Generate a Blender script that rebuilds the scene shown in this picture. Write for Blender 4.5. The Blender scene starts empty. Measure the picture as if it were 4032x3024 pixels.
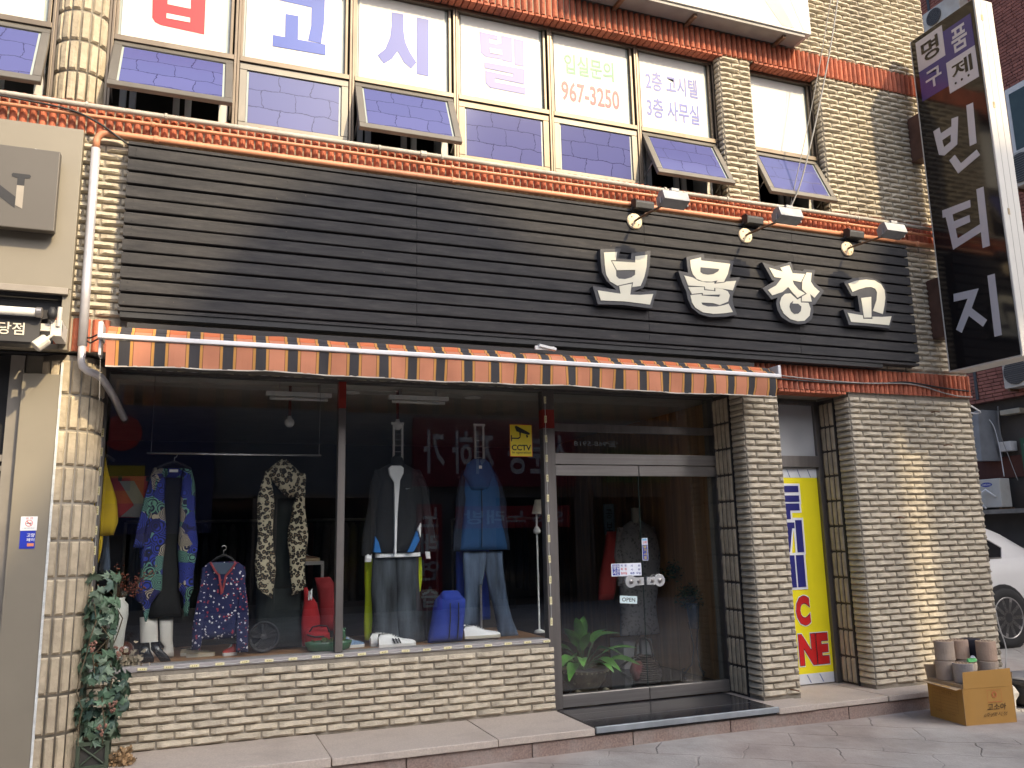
import bpy, math, random
from mathutils import Vector, Matrix, noise
random.seed(7)
sc = bpy.context.scene
COL = sc.collection
rad = math.radians

# ------------------------------------------------------------------ camera
CAM = Vector((0.0, -6.0, 1.51))
YAW, PITCH, ROLL = rad(21.078), rad(10.508), rad(-1.256)
fwd = Vector((math.sin(YAW) * math.cos(PITCH), math.cos(YAW) * math.cos(PITCH), math.sin(PITCH)))
right0 = Vector((math.cos(YAW), -math.sin(YAW), 0))
up0 = right0.cross(fwd)
right = right0 * math.cos(ROLL) + up0 * math.sin(ROLL)
up = -right0 * math.sin(ROLL) + up0 * math.cos(ROLL)
cam_data = bpy.data.cameras.new('camera')
cam_data.sensor_width = 36
cam_data.lens = 3275.5 / 4032 * 36
cam_data.clip_start = 0.05
cam_data.clip_end = 500
cam = bpy.data.objects.new('camera', cam_data)
m = Matrix((right, up, -fwd)).transposed().to_4x4()
m.translation = CAM
cam.matrix_world = m
COL.objects.link(cam)
sc.camera = cam

# ------------------------------------------------------------------ sky, sun, exposure
SUN_TO = Vector((0.5, -1.0, 0.82)).normalized()      # direction towards the sun
world = bpy.data.worlds.new('World')
sc.world = world
world.use_nodes = True
wn = world.node_tree
sky = wn.nodes.new('ShaderNodeTexSky')
sky.sky_type = 'NISHITA'
sky.sun_disc = False
sky.sun_elevation = math.asin(SUN_TO.z)
sky.sun_rotation = math.atan2(SUN_TO.x, SUN_TO.y)
sky.air_density = 1.0
sky.dust_density = 8.5
sky.ozone_density = 5.0
wn.links.new(sky.outputs[0], wn.nodes['Background'].inputs[0])
wn.nodes['Background'].inputs[1].default_value = 0.15
sun_data = bpy.data.lights.new('sun', 'SUN')
sun_data.energy = 2.8
sun_data.angle = rad(0.45)
sun_data.color = (1.0, 0.80, 0.50)
sun = bpy.data.objects.new('sun', sun_data)
sun.rotation_euler = SUN_TO.to_track_quat('Z', 'Y').to_euler()
sun.location = (6, -10, 14)
COL.objects.link(sun)
sc.view_settings.view_transform = 'Standard'
sc.view_settings.look = 'None'
sc.view_settings.gamma = 1.0
sc.view_settings.exposure = 0.95
sc.render.engine = 'CYCLES'
sc.cycles.use_denoising = True
sc.cycles.max_bounces = 8
sc.cycles.diffuse_bounces = 4
sc.cycles.glossy_bounces = 4
sc.cycles.transparent_max_bounces = 12
sc.cycles.caustics_reflective = False
sc.cycles.caustics_refractive = False

# ------------------------------------------------------------------ materials
MATS = {}
def _new(name):
    mt = bpy.data.materials.new(name)
    mt.use_nodes = True
    nt = mt.node_tree
    return mt, nt, nt.nodes['Principled BSDF']

def mat(name, col, rough=0.6, metal=0.0, var=0.12, scale=6.0, bump=0.0, bscale=40.0, spec=0.5, isl=0.0, stretch=(1, 1, 1), dirt=None, dscale=1.5, damt=0.5, coat=0.0):
    """Principled surface with noise colour variation, per-piece variation, dirt and fine relief."""
    if name in MATS:
        return MATS[name]
    mt, nt, b = _new(name)
    N, L = nt.nodes, nt.links
    tc = N.new('ShaderNodeTexCoord')
    oi = N.new('ShaderNodeObjectInfo')
    off = N.new('ShaderNodeVectorMath'); off.operation = 'MULTIPLY_ADD'
    L.new(oi.outputs['Random'], off.inputs[0]); off.inputs[1].default_value = (13.0, 7.0, 5.0)
    L.new(tc.outputs['Object'], off.inputs[2])
    mp = N.new('ShaderNodeMapping'); mp.inputs['Scale'].default_value = stretch
    L.new(off.outputs[0], mp.inputs[0])
    nz = N.new('ShaderNodeTexNoise'); nz.inputs['Scale'].default_value = scale; nz.inputs['Detail'].default_value = 6
    L.new(mp.outputs[0], nz.inputs['Vector'])
    mr = N.new('ShaderNodeMapRange'); mr.inputs[1].default_value = 0.3; mr.inputs[2].default_value = 0.7
    mr.inputs[3].default_value = 1 - var; mr.inputs[4].default_value = 1 + var
    L.new(nz.outputs['Fac'], mr.inputs[0])
    fac = mr.outputs[0]
    if isl:
        geo = N.new('ShaderNodeNewGeometry')
        ad = N.new('ShaderNodeMath'); ad.operation = 'ADD'
        L.new(geo.outputs['Random Per Island'], ad.inputs[0]); L.new(oi.outputs['Random'], ad.inputs[1])
        fr = N.new('ShaderNodeMath'); fr.operation = 'FRACT'; L.new(ad.outputs[0], fr.inputs[0])
        m2 = N.new('ShaderNodeMapRange'); m2.inputs[3].default_value = 1 - isl; m2.inputs[4].default_value = 1 + isl
        L.new(fr.outputs[0], m2.inputs[0])
        mu = N.new('ShaderNodeMath'); mu.operation = 'MULTIPLY'
        L.new(fac, mu.inputs[0]); L.new(m2.outputs[0], mu.inputs[1]); fac = mu.outputs[0]
    vm = N.new('ShaderNodeVectorMath'); vm.operation = 'SCALE'
    vm.inputs[0].default_value = col[:3]
    L.new(fac, vm.inputs['Scale'])
    out = vm.outputs[0]
    if dirt:
        dn = N.new('ShaderNodeTexNoise'); dn.inputs['Scale'].default_value = dscale; dn.inputs['Detail'].default_value = 8; dn.inputs['Roughness'].default_value = 0.65
        L.new(off.outputs[0], dn.inputs['Vector'])
        dm = N.new('ShaderNodeMapRange'); dm.inputs[1].default_value = 0.48; dm.inputs[2].default_value = 0.72; dm.inputs[4].default_value = damt
        L.new(dn.outputs['Fac'], dm.inputs[0])
        mx = N.new('ShaderNodeMix'); mx.data_type = 'RGBA'
        L.new(dm.outputs[0], mx.inputs[0]); L.new(out, mx.inputs[6]); mx.inputs[7].default_value = (*dirt, 1)
        out = mx.outputs[2]
    L.new(out, b.inputs['Base Color'])
    b.inputs['Roughness'].default_value = rough
    b.inputs['Metallic'].default_value = metal
    b.inputs['Specular IOR Level'].default_value = spec
    b.inputs['Coat Weight'].default_value = coat
    if bump:
        bn = N.new('ShaderNodeTexNoise'); bn.inputs['Scale'].default_value = bscale; bn.inputs['Detail'].default_value = 5
        L.new(mp.outputs[0], bn.inputs['Vector'])
        bp = N.new('ShaderNodeBump'); bp.inputs['Strength'].default_value = bump; bp.inputs['Distance'].default_value = 0.01
        L.new(bn.outputs['Fac'], bp.inputs['Height']); L.new(bp.outputs[0], b.inputs['Normal'])
    MATS[name] = mt
    return mt

def glass_mat(name, tint=(0.96, 0.975, 0.97), gain=1.5, rough=0.0):
    if name in MATS:
        return MATS[name]
    mt, nt, b = _new(name)
    N, L = nt.nodes, nt.links
    N.remove(b)
    tr = N.new('ShaderNodeBsdfTransparent'); tr.inputs[0].default_value = (*tint, 1)
    gl = N.new('ShaderNodeBsdfGlossy'); gl.inputs['Roughness'].default_value = rough; gl.inputs['Color'].default_value = (1, 1, 1, 1)
    # Schlick reflectance, the same on both faces of the thin pane
    geo = N.new('ShaderNodeNewGeometry')
    dt = N.new('ShaderNodeVectorMath'); dt.operation = 'DOT_PRODUCT'; L.new(geo.outputs['Normal'], dt.inputs[0]); L.new(geo.outputs['Incoming'], dt.inputs[1])
    ab = N.new('ShaderNodeMath'); ab.operation = 'ABSOLUTE'; L.new(dt.outputs['Value'], ab.inputs[0])
    om = N.new('ShaderNodeMath'); om.operation = 'SUBTRACT'; om.inputs[0].default_value = 1.0; L.new(ab.outputs[0], om.inputs[1])
    pw = N.new('ShaderNodeMath'); pw.operation = 'POWER'; pw.inputs[1].default_value = 5.0; L.new(om.outputs[0], pw.inputs[0])
    mu = N.new('ShaderNodeMath'); mu.operation = 'MULTIPLY_ADD'; mu.use_clamp = True; mu.inputs[1].default_value = 0.95; mu.inputs[2].default_value = 0.04 * gain; L.new(pw.outputs[0], mu.inputs[0])
    mx = N.new('ShaderNodeMixShader')
    L.new(mu.outputs[0], mx.inputs[0]); L.new(tr.outputs[0], mx.inputs[1]); L.new(gl.outputs[0], mx.inputs[2])
    L.new(mx.outputs[0], N['Material Output'].inputs[0])
    MATS[name] = mt
    return mt

def ramp(N, stops):
    r = N.new('ShaderNodeValToRGB')
    e = r.color_ramp.elements
    while len(e) < len(stops):
        e.new(0.5)
    for i, (p, c) in enumerate(stops):
        e[i].position = p
        e[i].color = (*c, 1)
    return r

# ------------------------------------------------------------------ mesh collecting
WL = {}
def wl(p):
    return WL.get(p.name, Vector((0, 0, 0))) if p else Vector((0, 0, 0))

def setparent(o, p):
    if p is not None:
        o.parent = p
        o.matrix_parent_inverse = Matrix.Translation(-wl(p))
    WL[o.name] = Vector(o.location)

def tag(o, label=None, cat=None, group=None, kind=None):
    if label: o['label'] = label
    if cat: o['category'] = cat
    if group: o['group'] = group
    if kind: o['kind'] = kind
    return o

def thing(name, label, cat, loc=(0, 0, 0), group=None):
    o = bpy.data.objects.new(name, None)
    o.empty_display_size = 0.1
    o.location = loc
    COL.objects.link(o)
    WL[o.name] = Vector(loc)
    return tag(o, label, cat, group)

class MB:
    def __init__(s):
        s.v, s.f, s.mi = [], [], []
    def add(s, vs, fs, mi=0):
        n = len(s.v)
        s.v.extend([tuple(v) for v in vs])
        s.f.extend([tuple(i + n for i in f) for f in fs])
        s.mi.extend([mi] * len(fs))
        return s
    def box(s, x0, x1, y0, y1, z0, z1, mi=0):
        vs = [(x, y, z) for z in (z0, z1) for y in (y0, y1) for x in (x0, x1)]
        return s.add(vs, [(0, 2, 3, 1), (4, 5, 7, 6), (0, 1, 5, 4), (2, 6, 7, 3), (0, 4, 6, 2), (1, 3, 7, 5)], mi)
    def obox(s, c, ax, ay, az, mi=0):
        c, ax, ay, az = Vector(c), Vector(ax), Vector(ay), Vector(az)
        vs = [c + ax * i + ay * j + az * k for k in (-1, 1) for j in (-1, 1) for i in (-1, 1)]
        return s.add(vs, [(0, 2, 3, 1), (4, 5, 7, 6), (0, 1, 5, 4), (2, 6, 7, 3), (0, 4, 6, 2), (1, 3, 7, 5)], mi)
    def quad(s, a, b, c, d, mi=0):
        return s.add([a, b, c, d], [(0, 1, 2, 3)], mi)
    def prism(s, pts, f0, f1, mi=0):
        """pts 2-D outline; f0/f1 map (u, v) to front / back 3-D."""
        n = len(pts)
        vs = [f0(*p) for p in pts] + [f1(*p) for p in pts]
        fs = [tuple(range(n)), tuple(range(2 * n - 1, n - 1, -1))]
        fs += [(i, i + n, (i + 1) % n + n, (i + 1) % n) for i in range(n)]
        return s.add(vs, fs, mi)
    def slab(s, pts, y0, y1, mi=0):
        return s.prism(pts, lambda u, v: (u, y0, v), lambda u, v: (u, y1, v), mi)
    def tube(s, path, r, n=8, mi=0, cap=True):
        path = [Vector(p) for p in path]
        rs = r if isinstance(r, (list, tuple)) else [r] * len(path)
        vs, fs = [], []
        prev = None
        for i, p in enumerate(path):
            t = (path[min(i + 1, len(path) - 1)] - path[max(i - 1, 0)]).normalized()
            if prev is None:
                a = t.orthogonal().normalized()
            else:
                a = (prev - t * prev.dot(t)).normalized()
            prev = a
            b = t.cross(a)
            for k in range(n):
                an = 2 * math.pi * k / n
                vs.append(p + (a * math.cos(an) + b * math.sin(an)) * rs[i])
        for i in range(len(path) - 1):
            for k in range(n):
                fs.append((i * n + k, i * n + (k + 1) % n, (i + 1) * n + (k + 1) % n, (i + 1) * n + k))
        if cap:
            fs.append(tuple(range(n - 1, -1, -1)))
            fs.append(tuple(range((len(path) - 1) * n, len(path) * n)))
        return s.add(vs, fs, mi)
    def lathe(s, prof, c, n=16, axis=(0, 0, 1), mi=0, sx=1.0, sy=1.0):
        """prof: (radius, height) pairs along the axis from point c."""
        az = Vector(axis).normalized()
        ax = az.orthogonal().normalized() if abs(az.z) < 0.99 else Vector((1, 0, 0))
        ay = az.cross(ax)
        c = Vector(c)
        vs, fs = [], []
        for r, h in prof:
            for k in range(n):
                an = 2 * math.pi * k / n
                vs.append(c + az * h + (ax * math.cos(an) * sx + ay * math.sin(an) * sy) * r)
        for i in range(len(prof) - 1):
            for k in range(n):
                fs.append((i * n + k, i * n + (k + 1) % n, (i + 1) * n + (k + 1) % n, (i + 1) * n + k))
        if prof[0][0] > 1e-5: fs.append(tuple(range(n - 1, -1, -1)))
        if prof[-1][0] > 1e-5: fs.append(tuple(range((len(prof) - 1) * n, len(prof) * n)))
        return s.add(vs, fs, mi)
    def loft(s, rows, y, th, amp=0.012, nf=5, n=18, mi=0, step=0.03, seed=0, cap=True):
        """Cloth body from (z, left, right) rows: closed rounded cross-sections with hanging folds."""
        rows = sorted(rows, key=lambda r: -r[0])
        fine = []
        for (a, b) in zip(rows, rows[1:]):
            k = max(1, int((a[0] - b[0]) / step))
            for i in range(k):
                t = i / k
                fine.append(tuple(a[j] + (b[j] - a[j]) * t for j in range(3)))
        fine.append(rows[-1])
        z0, z1 = rows[0][0], rows[-1][0]
        vs, fs = [], []
        rnd = random.Random(seed + 11)
        ph = [rnd.uniform(0, 6.3) for _ in range(4)]
        for (z, l, r) in fine:
            cx, hw = (l + r) / 2, max((r - l) / 2, 0.004)
            t = (z0 - z) / max(z0 - z1, 1e-3)
            e = min(1.0, (0.25 + t * 6)) * min(1.0, 0.55 + (1 - t) * 6)
            d = min(th, hw * 0.8) * e
            for k in range(n):
                an = 2 * math.pi * k / n
                c, sn = math.cos(an), math.sin(an)
                px = cx + hw * math.copysign(abs(c) ** 0.75, c)
                py = y - d * math.copysign(abs(sn) ** 0.7, sn)
                fold = math.sin(nf * (px - cx) / hw * 1.6 + ph[0] + 1.5 * math.sin(z * 4 + ph[1])) * 0.6 + math.sin(nf * 2.3 * (px - cx) / hw + ph[2] + z * 5) * 0.3
                py -= amp * min(1.0, 0.3 + t * 1.3) * fold * (abs(sn) ** 0.5)
                px += amp * 0.5 * math.sin(z * 13 + ph[3]) * (1 if c > 0 else -1) * abs(c)
                vs.append((px, py, z + amp * 0.25 * fold * (t > 0.97)))
        m_ = len(fine)
        for i in range(m_ - 1):
            for k in range(n):
                fs.append((i * n + k, i * n + (k + 1) % n, (i + 1) * n + (k + 1) % n, (i + 1) * n + k))
        if cap:
            fs.append(tuple(range(n - 1, -1, -1)))
            fs.append(tuple(range((m_ - 1) * n, m_ * n)))
        return s.add(vs, fs, mi)
    def mesh(s, name, mats, smooth=False):
        me = bpy.data.meshes.new(name)
        me.from_pydata(s.v, [], s.f)
        for mt in (mats if isinstance(mats, (list, tuple)) else [mats]):
            me.materials.append(mt)
        if any(s.mi):
            me.polygons.foreach_set('material_index', s.mi)
        if smooth:
            me.polygons.foreach_set('use_smooth', [True] * len(me.polygons))
        me.validate()
        me.update()
        return me
    def build(s, name, mats, parent=None, smooth=False, bevel=0.0, label=None, cat=None, group=None, kind=None, autosmooth=None):
        me = s.mesh(name, mats, smooth)
        o = bpy.data.objects.new(name, me)
        COL.objects.link(o)
        setparent(o, parent)
        if bevel:
            bv = o.modifiers.new('bevel', 'BEVEL'); bv.width = bevel; bv.segments = 2; bv.limit_method = 'ANGLE'
        return tag(o, label, cat, group, kind)

def inst(name, me, loc, parent=None, rot=(0, 0, 0), scale=None):
    o = bpy.data.objects.new(name, me)
    o.location = loc
    o.rotation_euler = rot
    if scale: o.scale = scale
    COL.objects.link(o)
    setparent(o, parent)
    return o

_tc = {}
def glyphs(body, bold=0.0):
    key = (body, bold)
    if key in _tc: return _tc[key]
    cu = bpy.data.curves.new('t', 'FONT')
    cu.body = body; cu.resolution_u = 3; cu.offset = bold; cu.fill_mode = 'FRONT'
    ob = bpy.data.objects.new('t', cu)
    COL.objects.link(ob)
    dg = bpy.context.evaluated_depsgraph_get()
    me = ob.evaluated_get(dg).to_mesh()
    vs = [(v.co.x, v.co.y) for v in me.vertices]
    fs = [tuple(p.vertices) for p in me.polygons]
    ob.evaluated_get(dg).to_mesh_clear()
    bpy.data.objects.remove(ob)
    bpy.data.curves.remove(cu)
    if vs:
        x0 = min(v[0] for v in vs); x1 = max(v[0] for v in vs); y0 = min(v[1] for v in vs); y1 = max(v[1] for v in vs)
        vs = [((v[0] - x0) / max(x1 - x0, 1e-6), (v[1] - y0) / max(y1 - y0, 1e-6)) for v in vs]
    _tc[key] = (vs, fs)
    return vs, fs

def text_on(mb, body, f, bold=0.0, mi=0, mirror=False):
    """f maps the unit square of the text's bounding box to 3-D."""
    vs, fs = glyphs(body, bold)
    return mb.add([f((1 - u) if mirror else u, v) for u, v in vs], fs, mi)

def text_y(mb, body, x0, x1, z0, z1, y, bold=0.0, mi=0, mirror=False, shear=0.0):
    return text_on(mb, body, lambda u, v: (x0 + (x1 - x0) * u + shear * v, y, z0 + (z1 - z0) * v), bold, mi, mirror)

def dist2(p): return (Vector(p) - CAM).length_squared

# read every glyph outline once, while the scene is still empty
for _k in [('입실문의', 0.022), ('967-3250', 0.02), ('2층 고시텔', 0.022), ('3층 사무실', 0.022), ('명', 0.02), ('품', 0.02), ('구', 0.02), ('제', 0.02), ('CCTV', 0.03), ('in operation', 0.012), ('OPEN', 0.012), ('영업', 0.02), ('시간', 0.02), ('개   점', 0.02), ('시      분', 0.015), ('매주  요일', 0.015), ('폐   점', 0.02), ('휴무일', 0.02), ('당', 0.02), ('기', 0.02), ('시', 0.02), ('오', 0.02), ('간편', 0.02), ('☎968-5918', 0.012), ('C', 0.085), ('C', 0.055), ('C', 0.04), ('P', 0.085), ('P', 0.055), ('P', 0.04), ('NE', 0.085), ('NE', 0.055), ('NE', 0.04), ('ZO', 0.085), ('ZO', 0.055), ('ZO', 0.04), ('공', 0.01), ('보', 0.01), ('당점', 0.012), ('식', 0.012), ('금 연', 0.01), ('이 건물은 금연구역입니다', 0.0), ('고양', 0.02), ('페이', 0.02), ('고소아', 0.008), ('(주)맛시정', 0), ('연탄 규격 표', 0.01), ('주의 사항', 0.01), ('22개입', 0.01), ('SAMSUNG', 0.01), ('LG', 0.01), ('SBS 노래방', 0.02), ('래', 0.02), ('연', 0.02), ('습', 0.02), ('신분증  지하 가', 0.02), ('식당', 0.02)]:
    glyphs(*_k)
# ------------------------------------------------------------------ measured outlines (metres)
G = {
'bo_back': [(3.041,3.829),(3.234,3.854),(3.204,3.766),(3.323,3.771),(3.329,3.824),(3.518,3.865),(3.5,3.724),(3.466,3.607),(3.43,3.532),(3.34,3.494),(3.408,3.494),(3.557,3.522),(3.495,3.359),(3.234,3.368),(2.998,3.355),(2.957,3.506),(3.171,3.494),(3.086,3.56),(3.048,3.626),(3.04,3.726)],
'bo': [[(3.073,3.802),(3.195,3.819),(3.179,3.745),(3.132,3.741),(3.176,3.659),(3.176,3.608),(3.199,3.589),(3.257,3.591),(3.316,3.611),(3.353,3.637),(3.357,3.679),(3.185,3.661),(3.143,3.734),(3.361,3.744),(3.364,3.799),(3.479,3.824),(3.467,3.72),(3.44,3.627),(3.4,3.545),(3.319,3.527),(3.33,3.571),(3.184,3.528),(3.115,3.559),(3.083,3.614),(3.075,3.699)],[(3.199,3.525),(3.318,3.558),(3.298,3.461),(3.392,3.467),(3.516,3.486),(3.48,3.392),(3.234,3.399),(3.025,3.389),(3.0,3.472),(3.209,3.461)]],
'mul_back': [(3.864,3.847),(4.041,3.893),(4.046,3.856),(4.35,3.859),(4.32,3.762),(4.29,3.696),(4.407,3.72),(4.317,3.552),(4.305,3.492),(4.341,3.368),(4.208,3.342),(4.061,3.329),(3.959,3.348),(3.887,3.397),(3.852,3.472),(3.844,3.532),(3.81,3.604),(3.774,3.715),(3.872,3.707),(3.866,3.779)],
'mul': [[(3.898,3.821),(4.009,3.855),(4.008,3.829),(4.306,3.828),(4.273,3.731),(4.228,3.657),(4.149,3.644),(4.165,3.665),(4.104,3.646),(4.013,3.641),(3.952,3.657),(3.914,3.697),(3.898,3.763)],[(3.83,3.676),(3.911,3.666),(3.965,3.643),(4.047,3.634),(4.128,3.643),(4.127,3.63),(4.234,3.651),(4.249,3.661),(4.356,3.678),(4.314,3.588),(4.226,3.593),(4.124,3.593),(4.12,3.569),(4.029,3.573),(4.03,3.596),(3.862,3.591)],[(3.861,3.577),(4.02,3.591),(4.018,3.564),(4.132,3.563),(4.136,3.591),(4.205,3.591),(4.26,3.574),(4.278,3.539),(4.256,3.481),(4.169,3.444),(4.103,3.455),(3.982,3.451),(3.991,3.432),(4.045,3.42),(4.136,3.427),(4.214,3.447),(4.258,3.463),(4.298,3.392),(4.201,3.372),(4.096,3.359),(3.992,3.365),(3.92,3.399),(3.889,3.444),(3.878,3.507),(3.991,3.527),(3.991,3.513),(4.169,3.516),(4.181,3.539),(4.004,3.52),(4.004,3.538),(3.894,3.518)]],
'mul_hole': [(3.998,3.765),(4.187,3.768),(4.174,3.746),(4.123,3.718),(4.066,3.706),(4.018,3.71),(3.993,3.723)],
'chang_back': [(4.65,3.881),(4.79,3.853),(4.969,3.916),(4.99,3.839),(5.098,3.842),(5.114,3.859),(5.236,3.864),(5.203,3.75),(5.321,3.674),(5.198,3.531),(5.172,3.529),(5.176,3.463),(5.143,3.389),(5.074,3.345),(4.987,3.333),(4.89,3.346),(4.811,3.387),(4.775,3.449),(4.767,3.508),(4.786,3.563),(4.718,3.54),(4.632,3.635),(4.773,3.716),(4.745,3.72)],
'chang': [[(4.719,3.834),(4.864,3.811),(4.841,3.846),(4.945,3.879),(4.973,3.806),(5.112,3.812),(5.06,3.731),(4.966,3.739),(4.977,3.704),(5.025,3.657),(5.095,3.627),(5.005,3.579),(4.955,3.624),(4.912,3.671),(4.845,3.62),(4.729,3.578),(4.687,3.624),(4.78,3.674),(4.849,3.749),(4.768,3.749)],[(5.131,3.828),(5.189,3.831),(5.17,3.746),(5.203,3.7),(5.26,3.66),(5.195,3.595),(5.15,3.626),(5.16,3.557),(5.048,3.549),(5.055,3.594),(5.112,3.626),(5.063,3.664),(5.073,3.737)],[(4.929,3.614),(5.001,3.562),(5.04,3.582),(5.036,3.538),(5.121,3.542),(5.14,3.489),(5.122,3.422),(5.059,3.37),(4.988,3.361),(4.904,3.373),(4.839,3.418),(4.809,3.469),(4.803,3.516),(4.83,3.571),(4.871,3.604)]],
'chang_hole': [(4.953,3.547),(4.94,3.52),(5.004,3.523),(5.037,3.499),(5.025,3.456),(4.994,3.43),(4.951,3.424),(4.919,3.448),(4.905,3.488),(4.915,3.519)],
'go_back': [(5.555,3.779),(5.673,3.828),(5.829,3.852),(5.945,3.847),(6.033,3.801),(6.067,3.709),(6.044,3.594),(6.021,3.511),(6.132,3.519),(6.049,3.369),(5.769,3.374),(5.568,3.369),(5.519,3.514),(5.713,3.502),(5.702,3.659),(5.632,3.65)],
'go': [[(5.602,3.767),(5.705,3.805),(5.823,3.826),(5.924,3.827),(5.998,3.797),(6.034,3.743),(6.034,3.668),(6.013,3.591),(5.981,3.504),(5.868,3.526),(5.922,3.633),(5.94,3.71),(5.921,3.746),(5.876,3.758),(5.813,3.75),(5.734,3.726),(5.644,3.69)],[(5.737,3.639),(5.862,3.661),(5.839,3.459),(5.751,3.451)],[(5.562,3.483),(5.738,3.471),(5.74,3.44),(5.849,3.447),(5.852,3.469),(5.971,3.475),(6.084,3.49),(6.043,3.4),(5.807,3.401),(5.59,3.4)]],
'w_red': [[(-0.445,5.65),(-0.343,5.651),(-0.335,5.498),(-0.173,5.496),(-0.179,5.651),(-0.072,5.651),(-0.069,5.304),(-0.372,5.317),(-0.413,5.332),(-0.434,5.365)]],
'w_red_hole': [(-0.338,5.42),(-0.174,5.418),(-0.172,5.38),(-0.337,5.379)],
'w_go': [[(0.464,5.845),(0.822,5.87),(0.818,5.59),(0.799,5.411),(0.697,5.415),(0.718,5.551),(0.718,5.71),(0.464,5.717)],[(0.519,5.609),(0.617,5.611),(0.619,5.402),(0.521,5.406)],[(0.429,5.407),(0.834,5.407),(0.833,5.315),(0.429,5.311)]],
'w_si': [[(1.365,5.814),(1.464,5.818),(1.465,5.678),(1.481,5.566),(1.518,5.485),(1.576,5.399),(1.531,5.334),(1.469,5.381),(1.416,5.469),(1.371,5.393),(1.303,5.334),(1.25,5.4),(1.314,5.469),(1.354,5.584),(1.366,5.693)],[(1.581,5.815),(1.682,5.816),(1.678,5.295),(1.579,5.297)]],
'w_tel': [[(2.132,5.801),(2.3,5.799),(2.299,5.754),(2.22,5.755),(2.221,5.714),(2.28,5.713),(2.331,5.731),(2.333,5.806),(2.432,5.807),(2.431,5.569),(2.337,5.571),(2.335,5.578),(2.185,5.576),(2.142,5.603)],[(2.451,5.803),(2.539,5.801),(2.538,5.553),(2.45,5.555)],[(2.172,5.522),(2.541,5.526),(2.537,5.383),(2.267,5.39),(2.266,5.354),(2.543,5.351),(2.542,5.289),(2.219,5.294),(2.181,5.328),(2.18,5.443),(2.433,5.437),(2.434,5.463),(2.173,5.467)]],
'w_tel_hole': [(2.222,5.664),(2.333,5.664),(2.336,5.62),(2.225,5.62)],
't_ipsil': [2.928,3.421,5.567,5.763],
't_967': [2.89,3.467,5.3,5.49],
't_2f': [3.752,4.314,5.563,5.758],
't_3f': [3.752,4.314,5.291,5.492],
's_bin': [[(-0.339,5.403),(-0.412,5.41),(-0.42,5.343),(-0.547,5.355),(-0.558,5.43),(-0.632,5.416),(-0.585,5.149),(-0.43,5.105),(-0.371,5.139)],[(-0.733,5.476),(-0.806,5.47),(-0.787,5.066),(-0.714,5.069)],[(-0.478,5.032),(-0.544,5.059),(-0.598,4.947),(-0.779,5.003),(-0.807,4.937),(-0.556,4.862)]],
's_bin_hole': [(-0.43,5.266),(-0.53,5.277),(-0.52,5.21),(-0.44,5.188)],
's_ti': [[(-0.33,4.574),(-0.644,4.557),(-0.64,4.486),(-0.437,4.492),(-0.442,4.419),(-0.616,4.418),(-0.616,4.348),(-0.452,4.343),(-0.46,4.239),(-0.716,4.29),(-0.717,4.214),(-0.398,4.149),(-0.36,4.494),(-0.326,4.5)],[(-0.723,4.63),(-0.798,4.625),(-0.784,4.055),(-0.709,4.057)]],
's_ji': [[(-0.342,3.722),(-0.615,3.698),(-0.516,3.534),(-0.502,3.517),(-0.476,3.472),(-0.379,3.33),(-0.322,3.375),(-0.488,3.636),(-0.335,3.647)],[(-0.516,3.534),(-0.658,3.384),(-0.609,3.333),(-0.476,3.472)],[(-0.721,3.787),(-0.794,3.784),(-0.785,3.212),(-0.712,3.213)]],
'S_q1': [(-0.259,6.426),(-0.585,6.416),(-0.582,6.092),(-0.255,6.101)],
'S_q2': [(-0.587,6.348),(-0.902,6.31),(-0.901,6.005),(-0.582,6.092)],
'S_q3': [(-0.257,6.1),(-0.577,6.015),(-0.58,5.755),(-0.253,5.779)],
'S_q4': [(-0.577,6.015),(-0.901,6.005),(-0.898,5.682),(-0.574,5.687)],
'S_c1': [(-0.327,6.431),(-0.536,6.365),(-0.517,6.229),(-0.311,6.199)],
'S_c2': [(-0.668,6.304),(-0.841,6.254),(-0.814,6.063),(-0.677,6.046)],
'S_c3': [(-0.344,6.034),(-0.521,5.982),(-0.507,5.879),(-0.324,5.886)],
'S_c4': [(-0.62,5.932),(-0.87,5.925),(-0.846,5.762),(-0.613,5.778)],
'S_face': [(-0.197,6.475),(-0.928,6.463),(-0.928,6.463),(-0.928,6.463)],
'robeL': [(2.089,-0.274,-0.204),(1.96,-0.307,-0.189),(1.799,-0.337,-0.179),(1.641,-0.358,-0.173),(1.499,-0.345,-0.169),(1.328,-0.331,-0.17),(1.194,-0.348,-0.176),(1.134,-0.349,-0.224),(1.093,-0.297,-0.249),(0.971,-0.278,-0.263)],
'robeSl': [(2.019,-0.293,-0.248),(1.797,-0.332,-0.276),(1.641,-0.369,-0.297),(1.502,-0.384,-0.304)],
'robeR': [(2.085,-0.067,-0.016),(1.96,-0.067,0.015),(1.798,-0.084,0.032),(1.531,-0.076,0.055),(1.32,-0.068,0.044),(1.194,-0.065,0.049),(1.132,-0.023,0.022),(0.997,-0.006,0.01)],
'dress': [(2.057,-0.204,-0.072),(1.855,-0.192,-0.072),(1.64,-0.188,-0.072),(1.187,-0.258,-0.05),(0.99,-0.258,-0.026)],
'legL': [(0.998,-0.318,-0.196),(0.716,-0.295,-0.178)],
'legR': [(0.992,-0.184,-0.089),(0.821,-0.172,-0.083),(0.779,-0.14,-0.076),(0.703,-0.171,-0.067)],
'heel1': [(0.827,-0.293,-0.236),(0.783,-0.303,-0.227),(0.733,-0.292,-0.198),(0.698,-0.272,-0.197)],
'heel2': [(0.828,-0.224,-0.175),(0.788,-0.222,-0.154),(0.736,-0.18,-0.104),(0.695,-0.154,-0.081)],
'hoodie': [(2.15,-0.686,-0.592),(2.056,-0.689,-0.567),(1.849,-0.676,-0.517),(1.685,-0.666,-0.486),(1.593,-0.66,-0.503)],
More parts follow.
